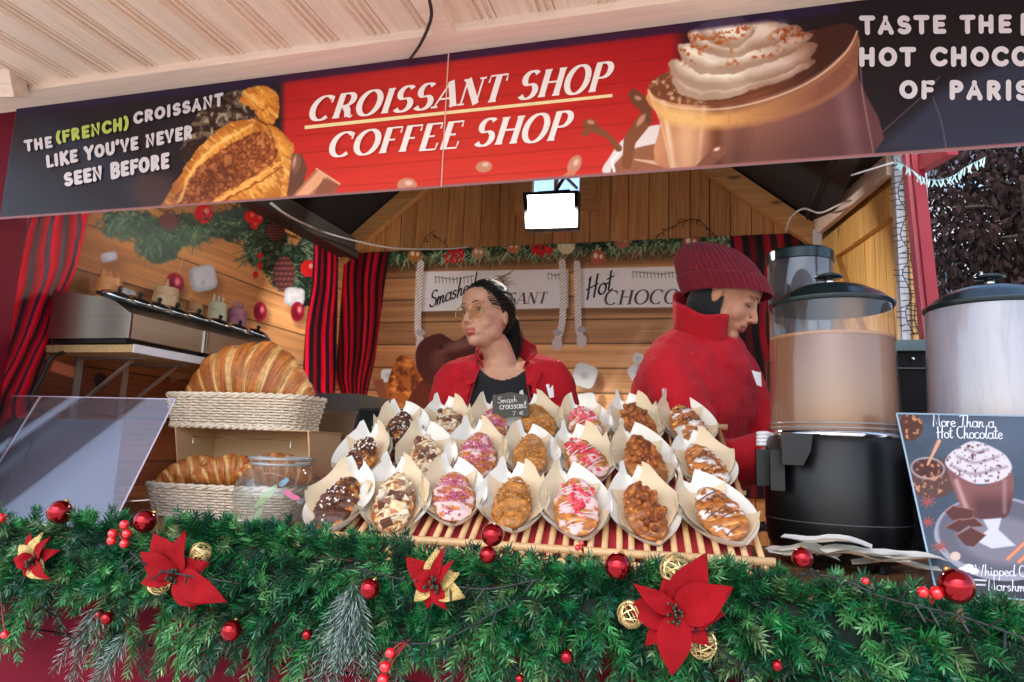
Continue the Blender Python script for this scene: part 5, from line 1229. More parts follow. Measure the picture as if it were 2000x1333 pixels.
# small jag at the tall end
bs2 = bs.copy()
for i in range(NU):
    u = -1+2*i/(NU-1)
    if u > .93:
        for j in range(NV): t = -1+2*j/(NV-1); bs2[i*NV+j, 1] += .006*math.cos(t*PI*1.0)*-1+.010*(t < 0); bs2[i*NV+j, 2] += .004*math.sin(t*5)
mb = MB(); mb.grid(bs2, NV, NU); mb.grid(bs2+(0, 0, -.0012), NV, NU)
boat_me = mb.mesh('paper_wall', smooth=True); boat_me.materials.append(Mpaper)
def liner_mesh(seed):
    g = np.random.default_rng(seed); mb = MB()
    for (cx, cy, s, rz, lift) in ((.012, .026, .050, .5+g.uniform(-.3, .3), .010), (-.010, -.03, .044, -.4+g.uniform(-.3, .3), .004), (.020, .004, .046, 1.1+g.uniform(-.4, .4), .012)):
        n = 9; V = []
        for i in range(n):
            for j in range(n):
                a = (-1+2*i/(n-1))*s; b = (-1+2*j/(n-1))*s; x = cx+a*math.cos(rz)-b*math.sin(rz); y = cy+a*math.sin(rz)+b*math.cos(rz)
                wmax = .064*max(0.02, 1-min(1, abs(y/.1025))**2.1)**.85; t = x/(wmax+.004); u = y/.1025
                bot = .034*abs(u)**3.2*(1 if u < 0 else .75); z = bot+(.036+.02*max(0, u)**1.6-bot)*min(abs(t), 1.2)**2.0
                xc = np.sign(x)*min(abs(x), (wmax+.0)*1.02+max(0, abs(x)-wmax)*.25)
                V.append((xc*.965, y, min(z, .060)+lift*.2+.0022))
        mb.grid(np.array(V), n, n)
    me = mb.mesh('parchment', smooth=True); me.materials.append(Mliner); return me
liners = [liner_mesh(k) for k in range(4)]
Mtopc = {}
def smashed(seed, kind):
    """flattened croissant: crust + toppings, local frame of the boat (y long axis)"""
    g = np.random.default_rng(seed); NU_, NV_ = 46, 40; V = []; C_ = []
    Lh, Wh, Hh = .070*g.uniform(.94, 1.06), .038*g.uniform(.92, 1.1), .017
    for i in range(NU_+1):
        ph = PI*i/NU_
        for j in range(NV_):
            t = 2*PI*j/NV_; y = -math.cos(ph); r_ = math.sin(ph)**.75
            lob = 1+.10*math.sin(3*t+seed)+.16*(abs(y) > .5)*math.sin(2*t)
            seg = (y*3.5+.25*math.sin(t)); f = seg-math.floor(seg); st = .90+.14*abs(math.sin(PI*f))**.6
            x = math.cos(t)*r_*Wh*lob*st*(1.05-.35*max(0, y)); z = math.sin(t)*r_*Hh*st*(1+.2*math.sin(y*9+seed)); 
            n = float(vnoise(y*6+seed, t*2, seed)); z += .0025*(n-.5)
            V.append((x, y*Lh, z)); n2 = float(vnoise(y*14, t*4, seed+7))
            c = np.array((200, 124, 52))*(1-n)+np.array((158, 78, 28))*n; c = c*(.8+.4*n2)
            if f < .12: c = np.array((226, 170, 100))
            topm = z > .0015 and n2 > .12
            if topm and kind == 'speculoos': c = np.array((178, 116, 50))*(.78+.5*n2)
            if topm and kind == 'drizzle' and n2 > .5: c = np.array((228, 206, 160))
            if topm and kind in ('pink', 'praline') and n > .56: c = np.array((232, 196, 190))
            if topm and kind == 'choco' and n > .3: c = np.array((84, 46, 30))
            if topm and kind == 'sugar' and n > .62: c = np.array((236, 226, 218))
            if topm and kind == 'nuts' and n > .4: c = np.array((150, 84, 34))
            C_.append(lin(c))
    mb = MB(); mb.grid(np.array(V), NV_, NU_+1, np.array(C_), wrap=True)
    top = MB()
    def surf(y, x):
        r_ = math.sqrt(max(0, 1-(y/Lh)**2)); q = 1-(x/(Wh*max(r_, .05)))**2
        return None if q < .06 or abs(y) > Lh*.9 else math.sqrt(q)*r_**.7*Hh*.95
    def scatter(n, fn, sy=.045, sx=.024):
        k = 0; tr_ = 0
        while k < n and tr_ < n*8:
            tr_ += 1; y = g.normal()*sy*.62+.004; x = g.normal()*sx*.62; z = surf(y, x)
            if z is None: continue
            fn(x, y, z); k += 1
    rr = lambda: np.array(Matrix.Rotation(g.uniform(0, 6.28), 3, Vector(unit(g.normal(size=3)))))
    def cubes(cols, n, s0, s1, sy=.045, sx=.026):
        def f(x, y, z): s = g.uniform(s0, s1); top.box((x, y, z+s*.25), (s, s*g.uniform(.7, 1.5), s*g.uniform(.5, .9)), rr(), lin(cols[g.integers(len(cols))]))
        scatter(n, f, sy, sx)
    def balls(cols, n, s0, s1, sy=.045, sx=.026):
        def f(x, y, z): s = g.uniform(s0, s1); top.ball((x, y, z+s*.5), s, 7, 5, lin(cols[g.integers(len(cols))]))
        scatter(n, f, sy, sx)
    def drizz(col, n, w=.0016):
        for k in range(n):
            y0 = -Lh*.78+2*Lh*.78*k/n+g.uniform(-.003, .003); pts = []
            for x in np.linspace(-Wh*.8, Wh*.8, 9):
                z = surf(y0+x*.35, x)
                if z is not None: pts.append((x, y0+x*.35, z+.0012))
            if len(pts) > 2: top.tube(pts, w, 5, col=lin(col), flat=.6)
    if kind == 'choco': balls([(236, 228, 216), (226, 214, 200)], 46, .0022, .0034); balls([(70, 36, 24), (112, 66, 40)], 80, .0022, .0036); cubes([(92, 52, 34)], 20, .004, .006)
    if kind == 'drizzle': drizz((226, 210, 178), 8, .0018); cubes([(110, 70, 52), (138, 96, 74), (222, 206, 180)], 11, .011, .016, .05, .03); cubes([(232, 220, 196)], 14, .005, .008)
    if kind == 'pink': balls([(196, 96, 130), (214, 120, 150), (180, 80, 116)], 240, .0018, .0028, .052, .034)
    if kind == 'speculoos': cubes([(182, 122, 56), (160, 100, 42), (204, 146, 78)], 210, .002, .004, .055, .036); drizz((150, 98, 56), 5, .0011)
    if kind == 'praline': drizz((232, 212, 208), 9, .0013); cubes([(226, 70, 84), (238, 104, 112), (214, 56, 78)], 70, .004, .008, .045, .022)
    if kind == 'nuts': balls([(150, 78, 30), (178, 104, 44), (120, 58, 24)], 60, .0045, .008, .045, .024); drizz((110, 56, 30), 5, .0012)
    if kind == 'sugar': cubes([(236, 228, 220)], 26, .0015, .003, .05, .03); drizz((120, 66, 34), 7, .0014); cubes([(150, 92, 54), (110, 60, 32)], 26, .003, .006)
    me = mb.mesh('crust', smooth=True, vcol=True); me.materials.append(Mcro)
    tm = top.mesh('topping', vcol=True); tm.materials.append(mat('topping', (255, 255, 255), .4, vcol=True, coat=.1)); return me, tm
BO = [  # top x,y ; bottom x,y ; kind
 ((716, 935), (632, 1038), 'choco'), ((776, 925), (770, 1042), 'drizzle'), ((885, 918), (886, 1030), 'pink'), ((998, 926), (1006, 1046), 'speculoos'),
 ((1098, 930), (1142, 1056), 'praline'), ((1216, 932), (1290, 1068), 'nuts'), ((1322, 945), (1458, 1072), 'sugar'),
 ((736, 850), (694, 942), 'choco'), ((832, 855), (836, 940), 'drizzle'), ((925, 852), (936, 938), 'pink'), ((1028, 852), (1042, 938), 'speculoos'),
 ((1108, 858), (1166, 944), 'praline'), ((1216, 858), (1286, 952), 'nuts'), ((1326, 864), (1412, 964), 'sugar'),
 ((790, 812), (786, 880), 'choco'), ((866, 802), (880, 876), 'drizzle'), ((954, 804), (972, 872), 'pink'), ((1030, 798), (1060, 866), 'speculoos'),
 ((1122, 796), (1158, 872), 'praline'), ((1208, 796), (1266, 872), 'nuts'), ((1300, 800), (1372, 868), 'sugar')]
KN = {'choco': 'chocolate and white crispy pearls', 'drizzle': 'white drizzle and chocolate chunks', 'pink': 'small dusky pink sprinkles', 'speculoos': 'tan biscuit crumbs',
      'praline': 'bright pink praline bits and white drizzle', 'nuts': 'caramelised brown nuts', 'sugar': 'powdered sugar and brown glaze'}
ROWN = ['front', 'middle', 'back']
for i, (tp, bt, kind) in enumerate(BO):
    row = i//7; mid = (np.array(tp)*.46+np.array(bt)*.54)
    o0 = T(0, 0, .018); c = PP(mid[0], mid[1], o0, tn); pt = PP(tp[0], tp[1], o0, tn); pb = PP(bt[0], bt[1], o0, tn)
    d = pt-pb; ly = unit(d-tn*np.dot(d, tn)); # long axis in tray plane
    ext = R(11+4*math.sin(i*1.7)); zc = tn; lx = np.cross(ly, zc); ly2 = ly*math.cos(ext)+zc*math.sin(ext); zc2 = np.cross(lx, ly2)
    L_ = np.linalg.norm(pt-pb); sc = 1.13+.03*math.sin(i*2.3)
    M_ = frame(lx, ly2, zc2, c-zc2*.018+zc*.004)@Matrix.Rotation(R((0 if kind != 'choco' else -8)), 4, 'Y')@Matrix.Scale(sc*.97, 4)
    lb = '%s row paper boat holding the croissant with %s' % (ROWN[row], KN[kind])
    t = thing('paper_boat', (0, 0, 0), lb, 'paper tray', 'paper boats on the cane tray'); t.matrix_world = M_
    inst('paper_wall', boat_me, t); li = inst('parchment', liners[i % 4], t, rot=(0, 0, 0)); li.scale = (1 if i % 2 else -1, 1, 1)
    cm, tm = smashed(i*3+1, kind)
    ct_ = thing('smashed_croissant', (0, 0, 0), 'flattened croissant with %s in the %s row' % (KN[kind], ROWN[row]), 'croissant', 'smashed croissants on the tray')
    ct_.matrix_world = M_@Matrix.Translation((0, -.010, .032))@Matrix.Rotation(R(random.uniform(-12, 12)), 4, 'Z')@Matrix.Rotation(R(6), 4, 'X')@Matrix.Rotation(R(random.uniform(-7, 7)), 4, 'Y')@Matrix.Scale(random.uniform(.90, .98), 4)
    inst('crust', cm, ct_); tp_ = inst('topping', tm, ct_); tp_['kind'] = 'stuff'

# ---- chalk sign
cs = thing('price_sign', PY(995, 805, 1.78), 'small dark chalk price sign standing behind the back row of boats', 'sign')
sq = [PY(x, y, 1.78) for x, y in ((961, 774), (996, 766), (1031, 773), (1033, 814), (963, 816))]
MB().prism(sq, (0, .004, 0)).build('board', mat('chalk_board', (62, 58, 46), .6, var=.1, vscale=30), cs)
u3 = lambda x, y: PY(x, y, 1.7795); Mch = mat('chalk', (226, 222, 214), .8)
mb = MB(); kw = dict(font=LOW, thick=.09, thin=.07, serif=False, gap=.02, z0=.0006)
lettering(mb, 'Smash', [(972, 788), (1010, 785), (1010, 774), (972, 776)], u3, nf, **kw)
lettering(mb, 'croissant', [(976, 800), (1028, 797), (1028, 782), (976, 784)], u3, nf, **kw)
lettering(mb, '7 €', [(1000, 812), (1024, 810), (1024, 800), (1000, 801)], u3, nf, **kw)
mb.build('lettering', Mch, cs)

# ============================================================ COCOA URNS
def dispenser(px, lid_l, lid_r, y_rim, y_liq, y_bowl, y_base, Y, label, liquid, empty=False, name='cocoa_urn'):
    c = PY(px, y_rim, Y); D = (c-CAM)@_f; r = (lid_r-lid_l)/2*D/FPX*.97
    zr = c[2]; zl = PY(px, y_liq, Y)[2]; zb = PY(px, y_bowl, Y)[2]; z0 = 1.072; X = c[0]
    t = thing(name, (X, Y, z0), label, 'drink dispenser')
    Mteal = mat('dark_lid', (34, 48, 50), .22, metal=.35, rvar=.06)
    MB().lathe([(r*1.01, zr-.006), (r*1.035, zr-.002), (r*1.035, zr+.004), (r*.99, zr+.007), (r*.86, zr+.022), (r*.6, zr+.040), (r*.3, zr+.050), (r*.10, zr+.052), (0, zr+.052)], (X, Y, 0), 48).build('lid', Mteal, t, smooth=True, auto=50)
    MB().lathe([(r*.075, zr+.05), (r*.075, zr+.068)], (X, Y, 0), 12).build('knob_stem', Mchrome, t, smooth=True)
    MB().lathe([(0, zr+.066), (r*.22, zr+.067), (r*.24, zr+.071), (r*.16, zr+.076), (0, zr+.078)], (X, Y, 0), 24).build('knob', Mteal, t, smooth=True)
    Mb = clear('urn_bowl', (.95, .94, .93), .07, (.46, .42, .42), streak=True, gloss=.2) if not empty else clear('steamy_bowl', (.62, .60, .66), .97, (.40, .38, .44), streak=True, gloss=.4)
    MB().lathe([(r*1.0, zr-.004), (r*1.015, zr-.1), (r*1.04, zb+.02), (r*1.03, zb)], (X, Y, 0), 56, cap=False).build('bowl', Mb, t, smooth=True)
    if not empty:
        MB().lathe([(0, zb+.004), (r*1.0, zb+.004), (r*1.005, zb+.02), (r*.99, zl-.004), (r*.985, zl), (0, zl)], (X, Y, 0), 56).build('drink', mat('cocoa_drink', liquid, .35, coat=.4, var=.05, vscale=3, stretch=(8, 8, 1)), t, smooth=True, auto=50)
        MB().lathe([(r*.99, zl-.001), (r*1.006, zl), (r*1.006, zl+.006), (r*.985, zl+.006)], (X, Y, 0), 56, cap=False).build('foam_line', mat('foam', (196, 140, 92), .5), t, smooth=True)
    for dz in (.012, .022): MB().tube([(X+r*1.045*math.cos(a), Y+r*1.045*math.sin(a), zb+dz) for a in np.arange(48)*2*PI/48], .0022, 6, closed=True).build('bowl_ring', clear('ring_plastic', (.9, .88, .88), .4, (.5, .45, .42), gloss=.6), t, smooth=True)
    MB().lathe([(r*1.06, zb-.006), (r*1.07, zb-.002), (r*1.05, zb+.006), (r*1.0, zb+.006)], (X, Y, 0), 56, cap=False).build('drip_ring', Mchrome, t, smooth=True)
    # base: rounded drum
    MB().lathe([(r*.94, z0+.018), (r*1.10, z0+.05), (r*1.14, z0+.10), (r*1.12, zb-.02), (r*1.07, zb-.007), (r*.9, zb-.006)], (X, Y, 0), 64).build('base', Mblack, t, smooth=True, auto=50)
    MB().tube([(X+r*1.142*math.cos(a), Y+r*1.142*math.sin(a), z0+.098) for a in np.arange(64)*2*PI/64], .0012, 5, closed=True).build('base_seam', Mgrey, t)
    for a in (.6, 2.5, 3.8, 5.6): MB().lathe([(.016, z0), (.014, z0+.022)], (X+r*.75*math.cos(a), Y+r*.75*math.sin(a), 0), 12).build('foot', Mblack, t)
    return t, (X, Y, r, zr, zb)
t1, i1 = dispenser(1621, 1513, 1740, 600, 668, 850, 1100, 1.72, 'full cocoa urn with dark domed lid and brown drink on a black drum base', (146, 98, 64))
X, Y, r, zr, zb = i1
# tap on its left side
q0 = PY(1542, 880, 1.62)
MB().bbox((q0[0]-.040, 1.60, q0[2]-.085), (q0[0]-.012, 1.64, q0[2]+.0)).build('tap_body', Mblack, t1)
MB().prism([(q0[0]-.02, 1.56, q0[2]+.035), (q0[0]+.04, 1.56, q0[2]+.035), (q0[0]+.035, 1.56, q0[2]+.0), (q0[0]+.02, 1.56, q0[2]-.03), (q0[0]-.02, 1.56, q0[2]-.03)], (0, .03, 0)).build('tap_lever', Mblack, t1)
t2, i2 = dispenser(1936, 1808, 2042, 605, 700, 880, 1100, 1.72, 'steamed up cocoa urn with domed lid at the right edge behind the poster', (150, 110, 90), empty=True)
# third urn behind the beanie
t3 = thing('tall_urn', PY(1560, 640, 2.5), 'dark grey urn with flat lid standing behind the worker in the beanie', 'drink dispenser')
c = PY(1562, 505, 2.5); r3 = .105
MB().lathe([(r3*.98, c[2]-.35), (r3, c[2]-.02)], (c[0], c[1], 0), 40, cap=False).build('bowl', clear('smoky_bowl', (.5, .48, .5), .45, (.22, .21, .23), streak=True, gloss=.5), t3, smooth=True)
MB().lathe([(0, c[2]-.34), (r3*.9, c[2]-.34), (r3*.9, c[2]-.10), (0, c[2]-.09)], (c[0], c[1], 0), 30).build('filling', mat('dark_cocoa', (48, 26, 26), .4), t3, smooth=True, auto=40)
MB().lathe([(r3*1.0, c[2]-.022), (r3*1.04, c[2]-.02), (r3*1.04, c[2]+.012), (r3*.98, c[2]+.018), (0, c[2]+.02)], (c[0], c[1], 0), 40).build('lid', mat('dark_lid', (34, 48, 50), .22), t3, smooth=True, auto=40)
MB().lathe([(r3*1.05, .3), (r3*1.1, c[2]-.36), (r3*.9, c[2]-.345)], (c[0], c[1], 0), 40).build('base', Mblack, t3, smooth=True, auto=40)
# coffee machine between the urns
cm_ = thing('coffee_machine', PY(1780, 740, 2.05), 'black coffee machine with grey top between the two cocoa urns', 'coffee machine')
a = PY(1735, 688, 2.05); b = PY(1830, 820, 2.05)
MB().bbox((a[0], 2.05, 1.0), (b[0]+.12, 2.35, a[2])).build('body', Mblack, cm_)
MB().bbox((a[0]-.01, 2.03, a[2]+.001), (b[0]+.13, 2.36, a[2]+.03)).build('top', mat('teal_grey', (110, 130, 134), .3, .4), cm_)
MB().ball(PY(1783, 701, 2.045), .005, 8, 6).build('button', Mchrome, cm_); MB().bbox((a[0]+.002, 2.044, a[2]-.045), (b[0]+.1, 2.049, a[2]-.042)).build('trim', Mgrey, cm_)
# cup sleeve stack by the tap
cp = thing('cup_stack', PY(1492, 860, 1.72), 'small stack of clear plastic lids beside the urn tap', 'cups')
for k in range(4):
    c_ = PY(1492, 872-k*7, 1.72); MB().lathe([(.014, 0), (.018, .003), (.016, .008), (.008, .010), (0, .010)], c_, 18).build('cup_lid', mat('lid_white', (226, 222, 224), .25), cp, smooth=True)
MB().bbox(PY(1474, 878, 1.75), PY(1510, 950, 1.68)).build('holder', Mblack, cp)

# ============================================================ POSTER on the right
pbl = PZ(1829, 1158, 1.073); ptl = PY(1751, 808, pbl[1]+.085)
pu = (1, 0, 0); pv = unit(ptl-pbl); PH = np.linalg.norm(ptl-pbl); PWd = .26
def poster_art(px, py, P):
    A = Art(px, py, c255(66, 80, 96)); X, Y = px, py
    n = fbm(X/40, Y/40, 3); A.put(np.clip(n-.3, 0, 1), c255(46, 50, 66)); A.put(A.ell(1960, 850, 110, 60, 0, 60)*.4, c255(110, 120, 140))
    A.put(np.clip((Y-1080)/60, 0, 1)*.7, c255(52, 46, 52))
    dots = np.clip((fbm(X/7, Y/7, 13)-.55)*8, 0, 1)
    m = A.ell(1776, 835, 26, 26, 0, 5); A.put(m, c255(80, 44, 34)); A.put(m*dots, c255(190, 130, 90))
    # plate
    A.put(A.ell(1952, 1052, 128, 82, 8, 2), c255(150, 152, 164)); A.put(A.ell(1950, 1047, 118, 73, 8, 4), c255(92, 90, 104)); A.put(A.ell(1958, 1056, 86, 46, 8, 14), c255(120, 116, 128))
    # jar of chips with spoon
    A.put(A.poly(smooth_poly([(1778, 905), (1784, 960), (1822, 974), (1862, 955), (1846, 900)]), 3), c255(86, 56, 50)); m = A.ell(1812, 915, 34, 22, 5, 2); A.put(m, c255(150, 140, 140)); m = A.ell(1812, 915, 30, 18, 5, 2); A.put(m, c255(70, 38, 32)); A.put(m*dots, c255(180, 116, 84)); A.put(A.poly(smooth_poly([(1788, 935), (1790, 958), (1822, 968), (1852, 950), (1842, 930)]), 3)*dots, c255(190, 130, 100))
    A.put(A.line([(1812, 908), (1834, 862)], [4, 8]), c255(206, 150, 116))
    # latte glass
    m = A.poly(smooth_poly([(1850, 905), (1872, 980), (1896, 1008), (1940, 1015), (1972, 1000), (1976, 920), (1915, 950)]), 2); A.put(m, c255(124, 78, 76)); A.put(m*np.clip((Y-955)/30, 0, 1)*np.clip((X-1890)/20, 0, 1), c255(84, 48, 50)); A.put(m*A.line([(1868, 940), (1890, 1000)], 8, 8)*.7, c255(206, 170, 166)); A.put(m*A.line([(1962, 940), (1962, 1000)], 6, 8)*.6, c255(186, 150, 150))
    A.put(A.poly([(1920, 1015), (1956, 1012), (1950, 1035), (1984, 1066), (1938, 1072), (1904, 1056), (1930, 1034)], 3), c255(196, 196, 206))
    m = A.poly(smooth_poly([(1850, 912), (1852, 890), (1876, 872), (1900, 862), (1930, 870), (1964, 890), (1976, 918), (1950, 940), (1900, 944)]), 3); A.put(m, c255(206, 198, 204))
    for k, q in enumerate(([(1858, 910), (1900, 926), (1966, 912)], [(1870, 892), (1905, 904), (1950, 892)], [(1886, 876), (1905, 884), (1930, 878)])): A.put(m*A.line(crom(q), 5, 5)*.7, c255(130, 110, 120))
    A.put(m*np.clip((fbm(X/5, Y/5, 33)-.62)*9, 0, 1), c255(96, 54, 50))
    # chocolate squares, cinnamon, star anise
    for q in ([(1846, 1000), (1862, 988), (1900, 996), (1898, 1012), (1860, 1016)], [(1846, 1030), (1874, 1014), (1900, 1022), (1872, 1040)], [(1868, 1046), (1896, 1030), (1926, 1046), (1902, 1068), (1886, 1066)], [(1880, 1016), (1904, 1012), (1922, 1028), (1896, 1030)]):
        A.put(A.poly(q, 2), c255(84, 42, 38)); A.put(A.line(q[:3], 2)*.8, c255(160, 104, 92))
    for q in ([(1968, 1092), (2002, 1060)], [(1990, 1098), (2020, 1070)]): A.put(A.line(q, 8), c255(196, 116, 82)); A.put(A.line(q, 2)*.8, c255(230, 170, 130))
    for (cx, cy, r_) in ((1812, 980, 16), (1836, 1068, 17), (1812, 1020, 14)):
        for k in range(8): a = k*PI/4+.2; A.put(A.line([(cx, cy), (cx+r_*math.cos(a), cy+r_*.8*math.sin(a))], [4, 2]), c255(150, 70, 66))
    A.put(A.ell(1866, 1087, 10, 9), c255(206, 180, 166))
    # little cloud
    for q in ((1880, 1114, 9, 6), (1892, 1110, 11, 8), (1903, 1116, 9, 6)): A.put(A.ell(*q), c255(232, 234, 240))
    A.put(A.line([(1900, 1133), (1926, 1134)], 3), c255(220, 222, 228)); A.put(A.line([(1902, 1142), (1924, 1143)], 3), c255(220, 222, 228))
    return A.c
po = thing('poster_stand', tuple(pbl), 'clear stand with hot chocolate poster leaning back at the right edge', 'poster')
grid_print('poster_print', pbl+pv*.002, pu, pv, PWd, PH-.004, 200, 280, poster_art, Mprint, po, thick=.0012)
pn = np.cross(pu, pv)
MB().prism([pbl-pn*.004, pbl+np.array((PWd, 0, 0))-pn*.004, ptl+np.array((PWd, 0, 0))-pn*.004, ptl-pn*.004], -pn*.002).build('back_sheet', clear('poster_acrylic', (.9, .93, .96), .2, (.6, .64, .7), gloss=.6), po)
mb = MB(); 
for a, b in ((pbl, ptl), (ptl, ptl+np.array((PWd, 0, 0))), (pbl, pbl+np.array((PWd, 0, 0)))): mb.tube([a, b], .0018, 6)
mb.build('edge', mat('acrylic_blue_edge', (150, 176, 196), .15), po)
MB().prism([pbl+np.array((.02, .002, 0)), pbl+np.array((.02, .14, 0)), ptl+(pbl-ptl)*.6+np.array((.02, .004, 0))], (.003, 0, 0)).build('strut', clear('poster_acrylic', (.9, .93, .96), .2, (.6, .64, .7), gloss=.6), po)
u4 = lambda x, y: PP(x, y, pbl, pn)
mb = MB(); kw = dict(font={**LOW}, thick=.10, thin=.07, serif=False, gap=.0, z0=.0008)
lettering(mb, 'More Than a', [(1822, 833), (1942, 836), (1942, 812), (1820, 812)], u4, pn, **kw)
lettering(mb, 'Hot Chocolate', [(1830, 856), (1958, 858), (1958, 834), (1828, 834)], u4, pn, **kw)
lettering(mb, 'Whipped Cream', [(1906, 1124), (2046, 1128), (2046, 1106), (1904, 1104)], u4, pn, **kw)
lettering(mb, 'Marshmallow', [(1930, 1153), (2050, 1158), (2050, 1136), (1928, 1133)], u4, pn, **kw)
mb.build('lettering', mat('poster_ink', (224, 226, 232), .5), po)

# ============================================================ FOLDED PAPERS on the counter
g = np.random.default_rng(11); base = PY(1655, 1108, 1.44)
for k in range(7):
    dx_ = g.uniform(-.10, .09); c = base+np.array((dx_, g.uniform(-.015, .03), k*.005+.006-dx_*.10)); a = g.uniform(-.35, .25); L_, W_ = g.uniform(.12, .16), .085
    d = np.array((math.cos(a), math.sin(a), 0)); w = np.array((-math.sin(a), math.cos(a), 0)); V = []
    n = 9
    for i in range(n):
        for j in range(5):
            s = -1+2*i/(n-1); t = -1+2*j/4; V.append(c+d*s*L_/2+w*t*W_/2*(1-.25*abs(s)**3)+np.array((0, 0, .004*math.sin(s*4+k)+.010*t*t*(1-abs(s))+.003)))
    mb = MB(); mb.grid(np.array(V), 5, n); mb.grid(np.array(V)-(0, 0, .0008), 5, n); 
    mb.build('folded_paper', Mpaper, origin=tuple(c), smooth=True, label=('flat folded white paper, %s of the loose pile before the cocoa urn' % ('lowest', 'second lowest', 'third', 'fourth', 'fifth', 'second highest', 'topmost')[k]), cat='paper', group='folded papers before the urn')
# cellophane bag between tray and urn
mb = MB(); c = PZ(1505, 1040, 1.08); V = []
for i in range(16):
    for j in range(16):
        a = i/15*2-1; b = j/15*2-1; V.append(c+np.array((a*.06, b*.05, .03*(1-a*a)*(1-b*b)+.012*(float(vnoise(a*5+9, b*5, 3))-.3))))
mb.grid(np.array(V), 16, 16); mb.build('foil_bag', mat('foil', (110, 112, 120), .2, .8, bump=.6, bscale=40), origin=tuple(c), label='crumpled silver foil bag between the tray and the urn', cat='bag')
mb = MB(); c = PZ(1480, 960, 1.10); MB().bbox(c+(-.05, .05, -.03), c+(.09, .22, .03)).build('dark_box', Mblack, label='dark box on the counter between tray and urn', cat='box')

# ============================================================ GARLAND
GX0, GX1 = -1.90, 1.42
gl = thing('garland', (-.3, 1.16, 1.0), 'thick green fir garland draped along the counter edge', 'garland')
def gcore(x, k):
    return np.array((x, 1.165+.012*math.sin(x*7+k)-(.015 if k else 0), [1.092, .998][k]+.012*math.sin(x*5.3+k*2)+(.006 if x < -1.1 and k == 0 else 0)-.030*min(1, max(0, (x-.02)/.25))))
for k in (0, 1): MB().tube([gcore(x, k) for x in np.linspace(GX0, GX1, 120)], .006, 6).build('stem', mat('garland_wire', (30, 50, 34), .7), gl, smooth=True)
Mcoreg = mat('garland_core', (12, 34, 22), .9, var=.5, vscale=60, bump=1, bscale=200)
MB().tube([gcore(x, 0)+(0, .012, -.045) for x in np.linspace(GX0, GX1, 160)], [.042+.008*math.sin(x*21) for x in np.linspace(GX0, GX1, 160)], 10).build('core', Mcoreg, gl, smooth=True)
Mneedle = mat('needles', (255, 255, 255), .42, vcol=True, spec=.6)
def sprig_geo(starts, dirs, lens, seed, nn=60, wn=.0013, Ln=(.015, .027), cols=None, frost=False):
    """needles as bent blades, all built at once with numpy"""
    g = np.random.default_rng(seed); Vs = []; Cs = []; ns = len(starts)
    for s in range(ns):
        p = starts[s]; d = unit(dirs[s]); L = lens[s]; dr = np.array((g.normal()*.25, g.normal()*.1, -.55*L/.1))
        t = np.linspace(.02, 1, nn); pos = p+d*L*t[:, None]+dr*(L*.5*(t**2))[:, None]
        tan = d+dr*t[:, None]; tan /= np.linalg.norm(tan, axis=1)[:, None]
        a = np.arange(nn)*2.39996+g.uniform(0, 6.28); u = np.cross(tan, (0.3, .5, .81)); u /= np.linalg.norm(u, axis=1)[:, None]; w = np.cross(tan, u)
        out = u*np.cos(a)[:, None]+w*np.sin(a)[:, None]; lean = g.uniform(.55, 1.0, nn)[:, None]
        nd = out*.9+tan*lean; nd /= np.linalg.norm(nd, axis=1)[:, None]; ln = g.uniform(Ln[0], Ln[1], nn)*(1-.45*t**3); ln = ln[:, None]
        sd = np.cross(nd, g.normal(size=(nn, 3))); sd /= np.linalg.norm(sd, axis=1)[:, None]; sd *= wn
        m1 = pos+nd*ln*.55; tip = pos+nd*ln+tan*ln*.16
        Vs.append(np.stack([pos-sd*.7, pos+sd*.7, m1+sd, m1-sd, tip], 1).reshape(-1, 3))
        base = lin(cols[g.integers(len(cols))]); c = base*g.uniform(.55, 1.5, nn)[:, None]; c = np.repeat(c, 5, 0).reshape(nn, 5, 3).copy()
        if frost: c[:, 4] = lin((196, 210, 206)); c[:, 2:4] = c[:, 2:4]*.8+lin((130, 150, 142))*.12
        Cs.append(c.reshape(-1, 3))
    V = np.concatenate(Vs); n = len(V)//5; mb = MB(); mb.v = [V]; mb.c = [np.concatenate(Cs)]; mb.n = len(V)
    mb.f = [q for i in range(n) for q in ((5*i, 5*i+1, 5*i+2, 5*i+3), (5*i+3, 5*i+2, 5*i+4))]
    return mb
GRN = ((16, 92, 48), (22, 108, 54), (12, 78, 44), (44, 122, 60), (12, 84, 58), (74, 138, 76), (8, 56, 36), (28, 100, 50), (14, 68, 40), (92, 128, 78))
g = np.random.default_rng(21); st, di, le = [], [], []
NSP = 1350
for i in range(NSP):
    x = GX0+(GX1-GX0)*((i+g.uniform(-.5, .5))/NSP)
    k = 0 if g.random() < .5 else 1; a = g.uniform(-2.2, 2.0)   # angle in the YZ plane, 0 = toward the viewer, + up
    c = gcore(x, k); dx = g.normal()*.55; d = np.array((dx, -math.cos(a)*.8, math.sin(a)))
    if d[1] > .3: d[1] = .3
    L = g.uniform(.045, .098)
    if d[2] > .3: L *= .78
    st.append(c+np.array((0, -.004, 0))); di.append(d); le.append(L)
for i in range(620):
    x = g.uniform(GX0, GX1); c = gcore(x, 0)+np.array((0, -.028, -.045+g.uniform(-.045, .03))); st.append(c); di.append(np.array((g.normal()*.6, -.7, g.uniform(-.8, .5)))); le.append(g.uniform(.035, .065))
for i in range(170):
    x = g.uniform(-.95, .5); st.append(gcore(x, 0)+np.array((0, -.01, .0))); di.append(np.array((g.normal()*.5, -.45, g.uniform(.5, 1.2)))); le.append(g.uniform(.05, .085))
